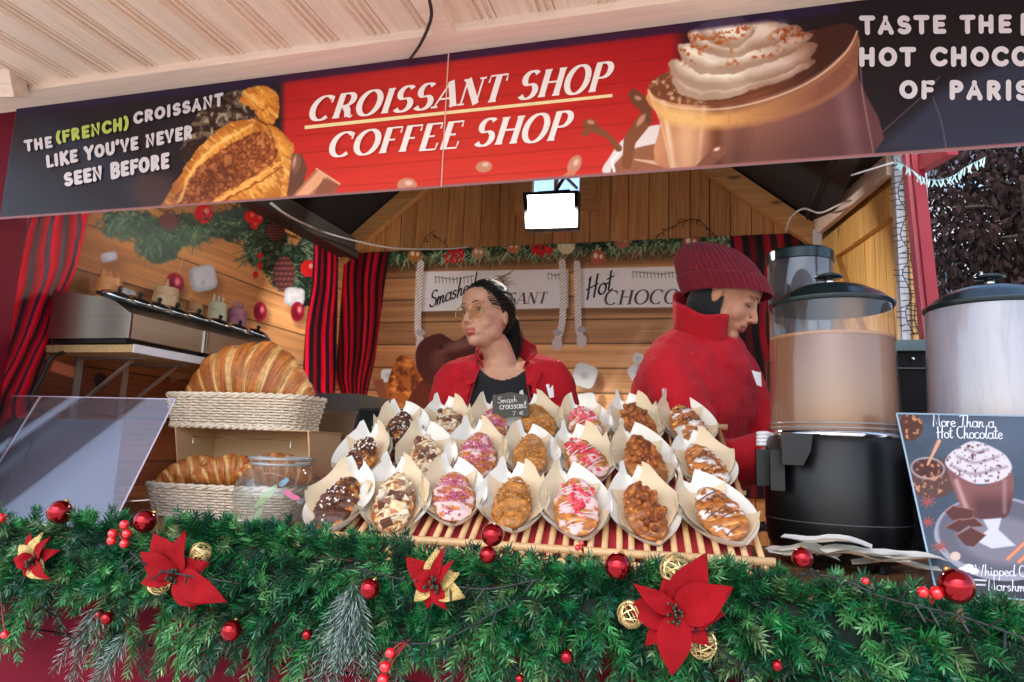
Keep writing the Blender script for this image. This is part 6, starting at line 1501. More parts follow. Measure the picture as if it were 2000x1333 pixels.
# hanging lower sprigs
for (xp, n_) in ((-1.35, 8), (-1.05, 12), (-.9, 10), (-.72, 8), (-.30, 16), (-.12, 18), (.02, 14), (.14, 20), (.25, 30), (.34, 30), (.43, 30), (-1.6, 6)):
    for i in range(n_): st.append(np.array((xp+g.normal()*.05, 1.14, .955+g.uniform(-.02, .02)))); di.append(np.array((g.normal()*.35, -.35, -1))); le.append(g.uniform(.05, .085))
mb = sprig_geo(st, di, le, 22, nn=58, cols=GRN); mb.build('foliage', Mneedle, gl, vcol=True, kind='stuff')
twm = MB()
for s, d, l in zip(st[::2], di[::2], le[::2]): twm.tube([s, s+unit(d)*l*.5, s+unit(d)*l+(0, 0, -.27*l*l/.1)], .0012, 4)
twm.build('twigs', mat('twig', (60, 52, 36), .8), gl, kind='stuff')
# frosted sprigs
for (px, py, dx, dz, n_, lb, y_) in ((690, 1150, .0, -1, 16, 'frosted dark green fir sprig hanging low left of centre', 1.075), (185, 1185, -.2, -1, 4, 'small frosted fir sprig hanging at the far left', 1.085), (250, 1240, -.5, -.7, 3, 'wispy frosted fir tip below the big left poinsettia', 1.085)):
    c = PY(px, py, y_); g2 = np.random.default_rng(px)
    ss = [c+np.array((g2.normal()*.006, 0, g2.normal()*.006)) for _ in range(n_)]; dd = [np.array((dx+g2.normal()*.30, -.12+g2.normal()*.12, dz)) for _ in range(n_)]
    mb = sprig_geo(ss, dd, [g2.uniform(.08, .125) for _ in range(n_)], px, nn=80, wn=.0007, Ln=(.018, .028), cols=((20, 58, 44), (28, 70, 52)), frost=True)
    mb.build('frosted_sprig', Mneedle, origin=tuple(c), vcol=True, label=lb, cat='fir sprig')

# ---- baubles
Mbau = mat('bauble_red', (150, 0, 18), .13, .85, coat=.35, spec=.5)
Mberry = mat('berry_red', (206, 14, 28), .2, coat=.8)
def bauble(px, py, r_px, Y, label):
    c = PY(px, py, Y); r = r_px*((c-CAM)@_f)/FPX
    t = thing('bauble', tuple(c), label, 'bauble', 'red baubles in the garland')
    MB().ball(c, r, 32, 20).build('ball', Mbau, t, smooth=True); a = unit((random.uniform(-.5, .5), .5, .8)); rt = np.array(Vector(a).to_track_quat('Z', 'Y').to_matrix())
    MB().lathe([(r*.2, 0), (r*.2, r*.14), (r*.1, r*.18)], c+a*r*.97, 12, rot=rt).build('cap', mat('gold_cap', (180, 140, 70), .3, .9), t)
    MB().tube([c+a*r*1.12+rt@np.array((math.cos(s)*r*.12, 0, math.sin(s)*r*.12)) for s in np.arange(10)*2*PI/10], r*.03, 5, closed=True).build('loop', mat('gold_cap', (180, 140, 70), .3, .9), t)
bauble(117, 1001, 23, 1.12, 'red bauble on the garland top at the far left')
bauble(283, 1019, 22, 1.12, 'red bauble on the garland beside the berry cluster')
bauble(452, 1232, 20, 1.08, 'red bauble hanging at the garland bottom right of the large left poinsettia')
bauble(209, 1208, 12, 1.085, 'small red bauble in the frosted sprig at lower left'); bauble(193, 1203, 12, 1.095, 'small red bauble half behind its twin at lower left')
bauble(722, 1150, 20, 1.06, 'red bauble on top of the large frosted sprig')
bauble(962, 1045, 22, 1.09, 'upper red bauble of the pair in front of the crumb topped croissant')
bauble(953, 1084, 17, 1.09, 'lower red bauble of the pair in front of the cane tray')
bauble(1207, 1106, 26, 1.075, 'large red bauble upper left of the big right poinsettia')
bauble(1567, 1090, 20, 1.10, 'red bauble before the folded papers')
bauble(1868, 1145, 33, 1.07, 'largest red bauble in front of the hot chocolate poster')
bauble(1107, 1283, 13, 1.06, 'small red bauble low in the garland between the poinsettias')
bauble(600, 1240, 10, 1.08, 'tiny dark red bauble low in the garland left of the frosted sprig')
bauble(1015, 1326, 9, 1.06, 'tiny red bauble at the bottom edge below the pair')
bauble(1518, 1300, 11, 1.05, 'tiny red bauble at the bottom edge right of the big poinsettia')
def berries(pts, root, Y, label):
    r0 = PY(root[0], root[1], Y+.02); t = thing('berry_pick', tuple(r0), label, 'berries')
    for (x, y, rp) in pts:
        c = PY(x, y, Y); r = rp*((c-CAM)@_f)/FPX; MB().ball(c, r, 16, 10).build('berry', Mberry, t, smooth=True)
        MB().tube(crom([r0, (r0+c)/2+np.array((0, -.004, .004)), c], 4), .0012, 5).build('stalk', mat('red_stalk', (150, 16, 28), .5), t)
berries([(243, 1025, 9), (220, 1043, 9), (248, 1043, 9), (218, 1056, 9), (243, 1062, 9)], (230, 1035), 1.085, 'cluster of five red berries on the left of the garland')
berries([(762, 1276, 10), (752, 1303, 11), (748, 1328, 11)], (800, 1250), 1.04, 'three red berries in a line at the bottom under the frosted sprig')
berries([(1803, 1157, 11), (1830, 1158, 13)], (1820, 1180), 1.07, 'pair of red berries left of the largest bauble')
berries([(1690, 1135, 7)], (1700, 1145), 1.09, 'single small red berry beside the folded papers')
berries([(1128, 1070, 6), (1136, 1062, 5)], (1140, 1080), 1.10, 'two tiny red berries in front of the pink praline croissant')
berries([(2, 1012, 9), (10, 1240, 8)], (-5, 1060), 1.10, 'red berries at the left picture edge')

# ---- poinsettias
Mpet = mat('velvet_red', (132, 0, 11), .85, sheen=.0, spec=.2, var=.22, vscale=18, bump=.5, bscale=90)
Mgold = mat('gold_glitter', (206, 176, 110), .35, .7, var=.5, vscale=400, bump=.8, bscale=500); Mgoldw = mat('gold_wire', (214, 186, 130), .3, .8)
def petal(c, tip, w, bend, m, parent, name='petal', lift=.0, edge=None, ns=15):
    """leaf-shaped petal from the centre to the tip, creased along the middle"""
    c = np.asarray(c); tip = np.asarray(tip); seed_ = float(tip[0]*40+tip[2]*30); d = tip-c; L = np.linalg.norm(d); d = d/L; nrm = unit(np.array((0, -1, .15))-d*np.dot((0, -1, .15), d)); s = np.cross(d, nrm); V = []
    for i in range(ns):
        u = i/(ns-1); ww = w*(math.sin(PI*min(1, u**.75*1.0))**.85)*(1 if u < .6 else 1-.25*(u-.6)/.4)+.001*(1-u); mid = c+d*L*u+nrm*(bend*math.sin(PI*u*.9)+lift*u)
        for j in range(7): t = -1+2*j/6; V.append(mid+s*ww*t+nrm*((.30*ww*abs(t)+.09*w*math.sin(u*11+t*3+seed_)-.16*w*(t*t)*u)))
    mb = MB(); mb.grid(np.array(V), 7, ns); mb.grid((np.array(V)+nrm*-.0011), 7, ns); return mb.build(name, m, parent, smooth=True)
def poinsettia(cpx, Y, petals, label, gold=(), wire=(), center=True):
    c = PY(*cpx, Y); t = thing('poinsettia', tuple(c), label, 'flower')
    for k, (x, y, w) in enumerate(petals):
        tip = PY(x, y, Y-.012*(k % 3)); D = (c-CAM)@_f; petal(c+np.array((0, -.004*(k % 3), 0)), tip, w*D/FPX, .010, Mpet, t)
    for (x, y, w) in gold:
        tip = PY(x, y, Y-.006); D = (c-CAM)@_f; petal(c, tip, w*D/FPX, .012, Mgold, t, 'glitter_leaf')
    if center:
        cm2 = mat('dark_pip', (34, 44, 26), .4)
        g = np.random.default_rng(int(cpx[0])); mb = MB()
        for k in range(14):
            e = c+np.array((g.uniform(-.012, .012), -.014-g.uniform(0, .012), g.uniform(-.012, .014))); mb.tube([c, e], .0011, 4); mb.ball(e, .0026, 6, 5)
        mb.build('pips', cm2, t, kind='stuff')
    for (x, y, rp) in wire:
        b = PY(x, y, Y+.004); r = rp*((b-CAM)@_f)/FPX; g = np.random.default_rng(int(x)); mb = MB()
        for k in range(13):
            q = Quaternion(unit(g.normal(size=3)), g.uniform(0, 6)).to_matrix(); q = np.array(q)
            mb.tube([b+q@np.array((math.cos(s)*r, math.sin(s)*r, 0)) for s in np.arange(20)*2*PI/20], .0009, 4, closed=True)
        mb.build('wire_ball', Mgoldw, t, kind='stuff')
    return t
poinsettia((76, 1096), 1.08, [(60, 1040, 14), (100, 1048, 10), (27, 1092, 15), (118, 1075, 13), (50, 1130, 8), (100, 1134, 10)], 'small red poinsettia with gold glitter leaves at the far left', gold=[(84, 1040, 17), (48, 1118, 18), (92, 1132, 20), (40, 1064, 16)])
poinsettia((352, 1122), 1.07, [(300, 1042, 30), (362, 1036, 22), (275, 1078, 22), (410, 1100, 22), (416, 1178, 34), (444, 1176, 26), (380, 1190, 20), (275, 1140, 16)], 'large red poinsettia with dark pips on the left half of the garland', wire=[(311, 1140, 21), (392, 1080, 20)])
poinsettia((852, 1140), 1.06, [(793, 1088, 20), (806, 1122, 22), (890, 1092, 9), (836, 1190, 12), (872, 1192, 14), (870, 1066, 10)], 'medium red poinsettia with gold glitter leaves under the centre croissants', gold=[(855, 1068, 19), (910, 1168, 22), (900, 1120, 18), (810, 1176, 14)])
poinsettia((1322, 1195), 1.045, [(1298, 1122, 24), (1380, 1080, 36), (1432, 1148, 38), (1226, 1188, 34), (1416, 1200, 30), (1312, 1322, 32), (1260, 1262, 20), (1386, 1262, 26), (1236, 1140, 18)], 'largest red poinsettia with gold wire balls right of centre', wire=[(1318, 1112, 28), (1232, 1200, 26), (1372, 1258, 28)])
# small gold cones
# ---- wired lights in the garland
gs = np.random.default_rng(31)
def gw(pts, label, n, seed):
    light_string('string_lights', [PY(x, y, Y) for x, y, Y in pts], label, n, L=.024, r=.0016, seed=seed, group='dark light strings in the garland', side=lambda k, g: (g.uniform(-.5, .5), -.6, g.uniform(-1, .6)))
gw([(1560, 1120, 1.07), (1640, 1130, 1.07), (1720, 1165, 1.06), (1800, 1185, 1.06), (1880, 1205, 1.06), (2010, 1250, 1.05)], 'dark light string across the right end of the garland', 16, 41)
gw([(1340, 1205, 1.03), (1380, 1240, 1.04), (1430, 1290, 1.06), (1480, 1330, 1.06)], 'dark light string trailing down right from the largest poinsettia', 7, 42)
gw([(760, 1255, 1.06), (830, 1257, 1.06), (890, 1240, 1.06), (960, 1200, 1.06), (1010, 1175, 1.06)], 'dark light string drooping under the frosted sprig', 9, 43)
gw([(255, 1080, 1.06), (300, 1110, 1.05), (352, 1122, 1.04), (400, 1130, 1.05), (470, 1140, 1.07)], 'dark light string crossing the large left poinsettia', 9, 44)
gw([(80, 1180, 1.08), (110, 1200, 1.08), (130, 1240, 1.08), (180, 1262, 1.08)], 'dark light string dangling at the lower left against the red panel', 8, 45)
gw([(700, 1110, 1.07), (800, 1135, 1.06), (880, 1145, 1.05), (960, 1150, 1.06), (1060, 1130, 1.07)], 'dark light string crossing the medium poinsettia', 12, 46)

# ============================================================ PEOPLE
def loft(mb, rings, n=28):
    """rings: (centre, a-vector, b-vector); closed tapered volume"""
    V = []; m = len(rings)
    for c, a, b in rings:
        for k in range(n):
            t = 2*PI*k/n; ct, st_ = math.cos(t), math.sin(t); e = 2.3
            q = (abs(ct)**e+abs(st_)**e)**(-1/e); V.append(np.asarray(c)+np.asarray(a)*ct*q+np.asarray(b)*st_*q)
    F = [(i*n+k, i*n+(k+1) % n, (i+1)*n+(k+1) % n, (i+1)*n+k) for i in range(m-1) for k in range(n)]
    V.append(rings[0][0]); V.append(rings[-1][0]); a, b = m*n, m*n+1
    F += [(a, (k+1) % n, k) for k in range(n)]+[(b, (m-1)*n+k, (m-1)*n+(k+1) % n) for k in range(n)]
    mb.add(V, F)
def limb(mb, pts, rad, n=18, sub=6):
    p = crom(pts, sub); r = np.interp(np.linspace(0, 1, len(p)), np.linspace(0, 1, len(rad)), rad)
    mb.tube(p, r, n); mb.ball(p[0], r[0], n, 10); mb.ball(p[-1], r[-1], n, 10)
def fuse(mb, voxel, smooth=3):
    me = mb.mesh('tmp'); o = bpy.data.objects.new('tmp', me); COL.objects.link(o)
    md = o.modifiers.new('r', 'REMESH'); md.mode = 'VOXEL'; md.voxel_size = voxel
    if smooth: s_ = o.modifiers.new('s', 'SMOOTH'); s_.iterations = smooth; s_.factor = .6
    dg = bpy.context.evaluated_depsgraph_get(); ev = o.evaluated_get(dg); m2 = ev.to_mesh()
    n = len(m2.vertices); V = np.zeros(n*3, np.float32); m2.vertices.foreach_get('co', V); V = V.reshape(-1, 3).astype(float)
    N = np.zeros(n*3, np.float32); m2.vertices.foreach_get('normal', N); N = N.reshape(-1, 3).astype(float)
    nf_ = len(m2.polygons); tot = np.zeros(nf_, np.int32); m2.polygons.foreach_get('loop_total', tot); lv = np.zeros(len(m2.loops), np.int32); m2.loops.foreach_get('vertex_index', lv)
    F = []; k = 0
    if (tot == 4).all(): F = lv.reshape(-1, 4)
    else:
        F = [tuple(lv[s:s+t]) for s, t in zip(np.concatenate([[0], np.cumsum(tot)[:-1]]), tot)]
    ev.to_mesh_clear(); bpy.data.objects.remove(o); bpy.data.meshes.remove(me)
    return V, F, N
def cutmesh(V, F, keep):
    F = [f for f in (F.tolist() if isinstance(F, np.ndarray) else F) if keep[f[0]] and keep[f[1]] and keep[f[2]] and keep[f[-1]]]
    used = np.zeros(len(V), bool); 
    for f in F: used[list(f)] = True
    idx = np.cumsum(used)-1; return used, [tuple(int(idx[a]) for a in f) for f in F]
def put(name, V, F, m, parent, col=None, solid=0, **kw):
    mb = MB(); F = F.tolist() if isinstance(F, np.ndarray) else F
    mb.v = [V]; mb.f = [tuple(f) for f in F]; mb.c = [col if col is not None else np.full((len(V), 3), .5)]; mb.n = len(V)
    o = mb.build(name, m, parent, smooth=True, vcol=col is not None, **kw)
    if solid: md = o.modifiers.new('solid', 'SOLIDIFY'); md.thickness = solid; md.offset = -1
    return o
def n3(V, s, seed=0):
    return fbm(V[:, 0]*s+V[:, 1]*s*.7+seed, V[:, 2]*s+V[:, 1]*s*.45, seed, 3)-.5

def head_prims(mb, H, O):
    t = lambda p: O+H@np.asarray(p)
    B = lambda c, r, rot=None: mb.ball(t(c), r, 24, 16, rot=H if rot is None else H@rot)
    B((0, -.012, .022), (.076, .098, .098)); B((0, .020, -.034), (.060, .068, .080)); B((0, .028, -.085), (.036, .050, .030))
    B((0, .064, -.098), (.022, .022, .018))
    for s in (-1, 1):
        B((s*.034, .049, -.034), (.027, .029, .034)); B((s*.031, .067, .0045), (.0150, .0138, .0120)); B((s*.024, .076, .026), (.024, .012, .008))
        B((s*.0115, .094, -.040), (.0075, .010, .0075)); B((s*.074, -.010, -.014), (.008, .018, .030), np.array(Matrix.Rotation(R(s*-16), 3, 'Z')))
        B((s*.044, .014, -.062), (.018, .040, .030))
    B((0, .052, .046), (.058, .036, .046))
    mb.tube([t((0, .080, .016)), t((0, .090, -.006)), t((0, .105, -.028)), t((0, .108, -.036))], [.0085, .0085, .0095, .0090], 14); B((0, .107, -.036), (.0090, .0095, .0080))
    B((0, .082, -.058), (.024, .012, .014)); B((0, .0885, -.0645), (.020, .0070, .0042)); B((0, .0870, -.0755), (.017, .0075, .0052)); B((0, .073, -.070), (.030, .012, .018))
def face_col(V, H, O, skin, lip):
    L = (V-O)@H; c = np.tile(lin(skin), (len(V), 1)); n = n3(V, 40, 3)[:, None]; c = c*(1+.12*n)
    def blob(p, r): return np.exp(-(((L-np.array(p))/np.array(r))**2).sum(1))[:, None]
    bl = (blob((.036, .07, -.035), (.022, .04, .02))+blob((-.036, .07, -.035), (.022, .04, .02))+.7*blob((0, .108, -.036), (.014, .014, .014))); c = c*(1-bl*.22)+c*np.array((1.10, .82, .78))*bl*.22
    up = np.clip(1-np.abs(L[:, 2]+.0645)/.0062, 0, 1)*np.clip((.0225-np.abs(L[:, 0]))/.005, 0, 1)*(L[:, 1] > .082); lw2 = np.clip(1-np.abs(L[:, 2]+.0775)/.0085, 0, 1)*np.clip((.0195-np.abs(L[:, 0]))/.005, 0, 1)*(L[:, 1] > .080)
    m = np.clip((up+lw2)*2, 0, 1)[:, None]; c = c*(1-m)+lin(lip)*m
    so = (blob((.031, .08, .001), (.019, .02, .012))+blob((-.031, .08, .001), (.019, .02, .012))); c = c*(1-.22*so)
    return c
def face_parts(t, H, O, iris, brow, look=(0, 0), lids=0.0):
    tt = lambda p: O+H@np.asarray(p)
    for s in (-1, 1):
        if lids > 0:
            MB().tube([tt((s*(.031-.014), .0790, -.0030)), tt((s*(.031-.006), .0838, -.0060)), tt((s*.033, .0838, -.0068)), tt((s*(.031+.009), .0795, -.0055)), tt((s*(.031+.016), .0715, -.0020))], [.0006, .0013, .0015, .0014, .0006], 6).build('eyelashes', mat('lash', (20, 12, 12), .6), t, smooth=True)
            MB().tube([tt((s*.013, .0905, .0230)), tt((s*.025, .0900, .0262)), tt((s*.037, .0842, .0262)), tt((s*.050, .0718, .0200))], [.0016, .0022, .0018, .0008], 6, flat=.5).build('eyebrow', mat(brow[0], brow[1], .8), t, smooth=True); continue
        c = np.array((s*.031, .0695, -.0005)); mb = MB(); mb.ball((0, 0, 0), .0122, 26, 20)
        V = np.vstack(mb.v); d = V/.0122; g = unit(np.array((look[0], 1, look[1]))); a = np.arccos(np.clip(d@g, -1, 1)); col = np.tile(lin((214, 206, 202)), (len(V), 1)); col[a < .50] = lin(iris); col[a < .22] = lin((8, 6, 6))
        put('eye', (V+c)@H.T+O, mb.f, mat('eye_wet', (255, 255, 255), .08, vcol=True, coat=1), t, col)
        ly = .0065-lids
        MB().tube([tt((s*(.031-.0145), .0765, ly-.006)), tt((s*(.031-.008), .0815, ly-.0005)), tt((s*.031, .0832, ly+.0006)), tt((s*(.031+.008), .0808, ly-.0005)), tt((s*(.031+.0145), .0735, ly-.005))], [.0006, .0012, .0015, .0014, .0007], 6).build('eyelashes', mat('lash', (20, 12, 12), .6), t, smooth=True)
        MB().tube([tt((s*.013, .0905, .0250)), tt((s*.025, .0900, .0288)), tt((s*.037, .0842, .0286)), tt((s*.050, .0718, .0220))], [.0018, .0026, .0022, .0008], 6, flat=.5).build('eyebrow', mat(brow[0], brow[1], .8), t, smooth=True)
    MB().tube([tt((x, .0925-abs(x)*.30-(x*x)*6, -.0705+abs(x)*.02)) for x in np.linspace(-.020, .020, 9)], [.0004]+[.0010]*7+[.0004], 5).build('mouth_line', mat('mouth_dark', (84, 26, 26), .5), t, smooth=True)
def hand(mb, w, d, up, s=1, curl=.5):
    """palm and five fingers from the wrist w, pointing along d, palm normal -up"""
    d = unit(d); up = unit(up-d*np.dot(up, d)); sd = np.cross(d, up)
    mb.ball(w+d*.045, (.001, .001, .001), 6, 4); rot = np.array([sd, d, up]).T
    mb.ball(w+d*.048, (.040, .052, .016), 18, 12, rot=rot)
    for k, (off, L, r_) in enumerate(((-.030, .062, .0085), (-.010, .074, .009), (.010, .070, .009), (.029, .054, .0078))):
        p0 = w+d*.085+sd*off*s; p1 = p0+d*L*.45-up*L*.12*curl; p2 = p1+d*L*.25-up*L*.30*curl; p3 = p2+d*L*.08-up*L*.30*curl
        limb(mb, [p0-d*.02, p0, p1, p2, p3], [r_*1.1, r_, r_*.95, r_*.85, r_*.75], 10, 3)
    p0 = w+d*.03-sd*.030*s; limb(mb, [p0, p0+d*.025-sd*.022*s-up*.008, p0+d*.055-sd*.028*s-up*.018], [.012, .0105, .008], 10, 3)

Mskin = mat('skin', (255, 255, 255), .52, vcol=True, sss=.10, bump=.18, bscale=220, spec=.35, var=.10, vscale=45)
Mfleece = mat('red_fleece', (186, 2, 26), .9, sheen=.05, bump=.8, bscale=300)
Mshirt = mat('black_cotton', (20, 21, 25), .9, sheen=.25, bump=.15, bscale=300); Mjean = mat('dark_trousers', (26, 28, 38), .9)
Mhair = mat('black_hair', (15, 11, 10), .62, bump=.9, bscale=30, stretch=(14, 2, 14), spec=.25, var=.5, vscale=40)

def person(name_label, C, across, fwd, lean, floor, arms, H, O, neck0, skin, lip, build=1.0):
    """C shoulder centre; across: unit vector to the body's left; fwd: chest direction; lean: pelvis offset from C in the ground plane"""
    A = unit(across); Fw = unit(fwd); pel = np.array((C[0]+lean[0], C[1]+lean[1], floor+.90)); t = thing('person', (pel[0], pel[1], floor), name_label, 'person')
    def torso(mb, k, kd):
        rings = []
        for s, a, b, fo in ((0, .05, .05, -.01), (.03, .11, .075, -.008), (.07, .158, .092, 0), (.14, .175, .108, .008), (.25, .160, .118, .018), (.36, .148, .108, .010), (.50, .150, .112, .005), (.62, .168, .12, 0), (.70, .17, .12, 0), (.76, .15, .11, 0)):
            c = C+(0, 0, .05)+(pel-C-(0, 0, .05))*min(s/.56, 1.25)*.93+Fw*fo; c[2] = C[2]+.05-s*1.0*(C[2]+.05-pel[2]+.06)/.70
            rings.append((c, A*(a*build+k), Fw*(b*build+kd)))
        loft(mb, rings)
    def sleeves(mb, k, hands=False, upto=1.0):
        for (sh, el, wr, hd, hu, sgn) in arms:
            sh, el, wr = map(np.asarray, (sh, el, wr)); cs = C+(sh-C)*.45+(0, 0, .012)
            w_end = el+(wr-el)*upto
            limb(mb, [cs, sh, (sh+el)/2+(sh-cs)*.06, el], [.060+k, .056+k, .048+k, .043+k*1.1], 20)
            limb(mb, [el, (el+w_end)/2, w_end], [.043+k*1.1, .038+k*1.1, .029+k*1.2], 18)
            if hands: hand(mb, wr, hd, hu, sgn)
    body = MB(); torso(body, 0, 0); sleeves(body, 0, True)
    limb(body, [C+(0, 0, -.02), C+(neck0-C)*.5+(0, 0, .02), neck0], [.064, .051, .049], 22)
    for s in (-1, 1):
        hp = pel+A*s*.085-(0, 0, .04); kn = np.array((hp[0], hp[1], floor+.48))+Fw*.02; an = np.array((hp[0], hp[1], floor+.09))
        limb(body, [hp, kn, an], [.085, .056, .040], 18); body.ball(an+Fw*.05-(0, 0, .05), .05, 14, 8)
    head_prims(body, H, O)
    V, F, N = fuse(body, .0034, 9)
    put('body', V, F, Mskin, t, face_col(V, H, O, skin, lip))
    return t, torso, sleeves, A, Fw, pel

def headframe(face, roll=0):
    y = unit(face); x = unit(np.cross(y, (0, 0, 1))); z = np.cross(x, y); Hm = np.array([x, y, z]).T
    return Hm@np.array(Matrix.Rotation(R(roll), 3, 'Y'))

# ---- woman with glasses
C1 = PY(986, 740, 2.30); O1 = PY(950, 617, 2.22)
H1 = headframe((-.36, -.93, .02), 5)
nk = O1+H1@np.array((0, -.028, -.085))
A1 = unit((.985, .17, 0)); F1 = unit((.17, -.985, 0))     # body's left is to the right in the picture
la = C1+A1*.165-(0, 0, .02); ra = C1-A1*.165-(0, 0, .02)
arms1 = [(la, la+A1*.07+(0, .02, -.28), la+A1*.0+F1*.20+(0, 0, -.36), F1*1.0+(0, 0, -.2), (0, 0, 1), 1), (ra, ra-A1*.07+(0, .02, -.28), ra-A1*.0+F1*.20+(0, 0, -.36), F1*1.0+(0, 0, -.2), (0, 0, 1), -1)]
p1, torso, sleeves, A_, F_, pel1 = person('woman with glasses and dark ponytail in open red fleece jacket over black shirt, looking left', C1, A1, F1, (0, .05), .18, arms1, H1, O1, nk, (212, 160, 132), (186, 84, 80))
mb = MB(); torso(mb, .008, .008); limb(mb, [C1-(0, 0, .03), C1+(0, 0, .015)], [.085, .070], 22); V, F, N = fuse(mb, .004, 5)
Lx = (V-C1)@A1; Ly = (V-C1)@F1; Lz = V[:, 2]-C1[2]
V = V+N*(.006*n3(V, 14, 5)+.004*n3(V, 40, 7))[:, None]
u_, F2 = cutmesh(V, F, np.where(Ly > 0, Lz < -.012+6.5*Lx**2, Lz < .015) | (np.abs(Lx) > .10)); put('shirt', V[u_], F2, Mshirt, p1, solid=.003)
mb = MB(); torso(mb, .026, .020); sleeves(mb, .020, upto=.92); limb(mb, [C1-(0, 0, .02), C1+(0, 0, .03)], [.10, .078], 22); V, F, N = fuse(mb, .006, 5)
Lx = (V-C1)@A1; Ly = (V-C1)@F1; Lz = V[:, 2]-C1[2]
fold = .022*n3(V, 9, 11)+.013*n3(V, 24, 12); V = V+N*fold[:, None]
op = (Ly > 0) & (Lx > -.085-np.clip(-Lz, 0, .4)*.22) & (Lx < .085+np.clip(-Lz, 0, .4)*.30)
neckhole = (Lz > .035) & (np.abs(Lx) < .078)
u_, F2 = cutmesh(V, F, ~(op | neckhole)); put('jacket', V[u_], F2, Mfleece, p1, solid=.005)
def collar(parent, C, A, Fw, ra, rb, h, open_deg, flare, zoff, m, n=60, tilt=0.0):
    V = []; ny = 9
    for j in range(ny):
        f = j/(ny-1)
        for i in range(n):
            th = R(open_deg/2)+(2*PI-R(open_deg))*i/(n-1); e = abs(i/(n-1)-.5)*2
            k = 1+flare*(f if f < .6 else 1.2-f*.33)*1.0; lift = h*math.sin(min(f*1.5, 1.35))*(1-.25*e)
            V.append(C+A*math.sin(th)*ra*k+Fw*(math.cos(th)*rb*k)+np.array((0, 0, zoff+lift-tilt*math.cos(th)*.05+.003*math.sin(i*.6))))
    mb = MB(); mb.grid(np.array(V), n, ny); o = mb.build('collar', m, parent, smooth=True); md = o.modifiers.new('s', 'SOLIDIFY'); md.thickness = .005; return o
collar(p1, C1+(0, 0, .038), A1, F1, .086, .078, .080, 100, .26, .0, Mfleece, tilt=1.0)
# lapel corners
for s in (-1, 1):
    a = C1+A1*s*.074+F1*.066+(0, 0, .034); pts = [a, a+A1*s*.012+F1*.048+(0, 0, -.062), a+A1*s*.040+F1*.046+(0, 0, -.070), a+A1*s*.060+F1*.018+(0, 0, -.020), a+A1*s*.022-F1*.02+(0, 0, .012)]
    MB().prism(pts, F1*.005).build('lapel', Mfleece, p1)
    # front edge seams
    MB().tube([C1+A1*s*(.088+(.018 if s < 0 else .024)*k)+F1*(.112+.014*min(k, 3))+np.array((0, 0, -.03-.085*k)) for k in range(5)], .0035, 6).build('zip_edge', mat('seam_red', (150, 4, 24), .7), p1, smooth=True)
def pj(px, py, Y): return PY(px, py, Y)
lgq = [pj(1066, 752, 2.165), pj(1072, 750, 2.165), pj(1074, 760, 2.165), pj(1080, 752, 2.165), pj(1082, 776, 2.165), pj(1073, 778, 2.165)]
MB().prism(lgq, (0, .002, 0)).build('white_logo', Mwhite, p1)
# hair
t_ = lambda p: O1+H1@np.asarray(p)
mb = MB(); mb.ball(O1+H1@np.array((0, -.014, .024)), (.0835, .106, .1060), 140, 110, rot=H1); V = np.vstack(mb.v); L = (V-O1)@H1
part = np.exp(-(L[:, 0]/.004)**2)*(L[:, 1] > -.03)*.002; V = V-(H1@np.array((0, 0, 1)))[None]*part[:, None]
ang = np.arctan2(L[:, 0], L[:, 2]); V = V+((V-O1)/np.linalg.norm(V-O1, axis=1)[:, None])*(.0005*np.sin(ang*70+L[:, 1]*60))[:, None]
keep = ((L[:, 2] > -.040+np.clip(L[:, 1]+.01, 0, 1)*1.7) & (L[:, 1] < .034+(L[:, 2]+.035)*.70-.006*np.cos(L[:, 0]*50))) | ((L[:, 2] > -.09) & (L[:, 1] < -.030))
u_, F2 = cutmesh(V, mb.f, keep); put('hair', V[u_], F2, Mhair, p1, solid=.004)
mb = MB(); limb(mb, [t_((0, -.108, .02)), t_((0, -.135, .0)), t_((.004, -.140, -.05)), t_((.0, -.125, -.105)), t_((-.004, -.105, -.150)), t_((-.01, -.090, -.185))], [.020, .030, .036, .036, .028, .012], 24, 8)
V = np.vstack(mb.v); V = V+.004*n3(V*np.array((1, 1, .3)), 90, 4)[:, None]; put('ponytail', V, mb.f, Mhair, p1)
g = np.random.default_rng(5); mb = MB(); es = np.array((.0835, .106, .1060)); ec = np.array((0, -.014, .024))
for k in range(110):
    a = g.uniform(-1.25, 1.25); z = .112*math.cos(a)-.02; x = .083*math.sin(a); y = .030+(z+.035)*.66
    d0 = unit((np.array((x, y, z))-ec)/es); d1 = unit((g.uniform(-.25, .25), -1, g.uniform(-.1, .25))); q = math.acos(np.clip(d0@d1, -1, 1)); off = 1.002+g.uniform(0, .007)
    mb.tube([t_(ec+es*(d0*math.sin(q*(1-u))+d1*math.sin(q*u))/math.sin(q)*(off if .06 < u < 1 else .985)) for u in np.linspace(0, 1, 12)], g.uniform(.0005, .0011), 4)
for k in range(26):
    s0 = (g.uniform(-.02, .02), -.115, g.uniform(-.01, .03)); mb.tube(crom([t_(s0), t_((s0[0]*1.6, -.165+g.uniform(-.01, .01), -.04)), t_((s0[0]*1.3, -.155, -.11)), t_((s0[0]*.8+g.uniform(-.02, .02), -.10, -.20+g.uniform(-.02, .02)))], 4), .0009, 4)
mb.build('hair_strands', mat('brown_hair', (40, 28, 24), .4, spec=.5), p1, smooth=True, kind='stuff')
face_parts(p1, H1, O1, (58, 34, 24), ('brow_dark', (34, 22, 20)), look=(-.25, 0))
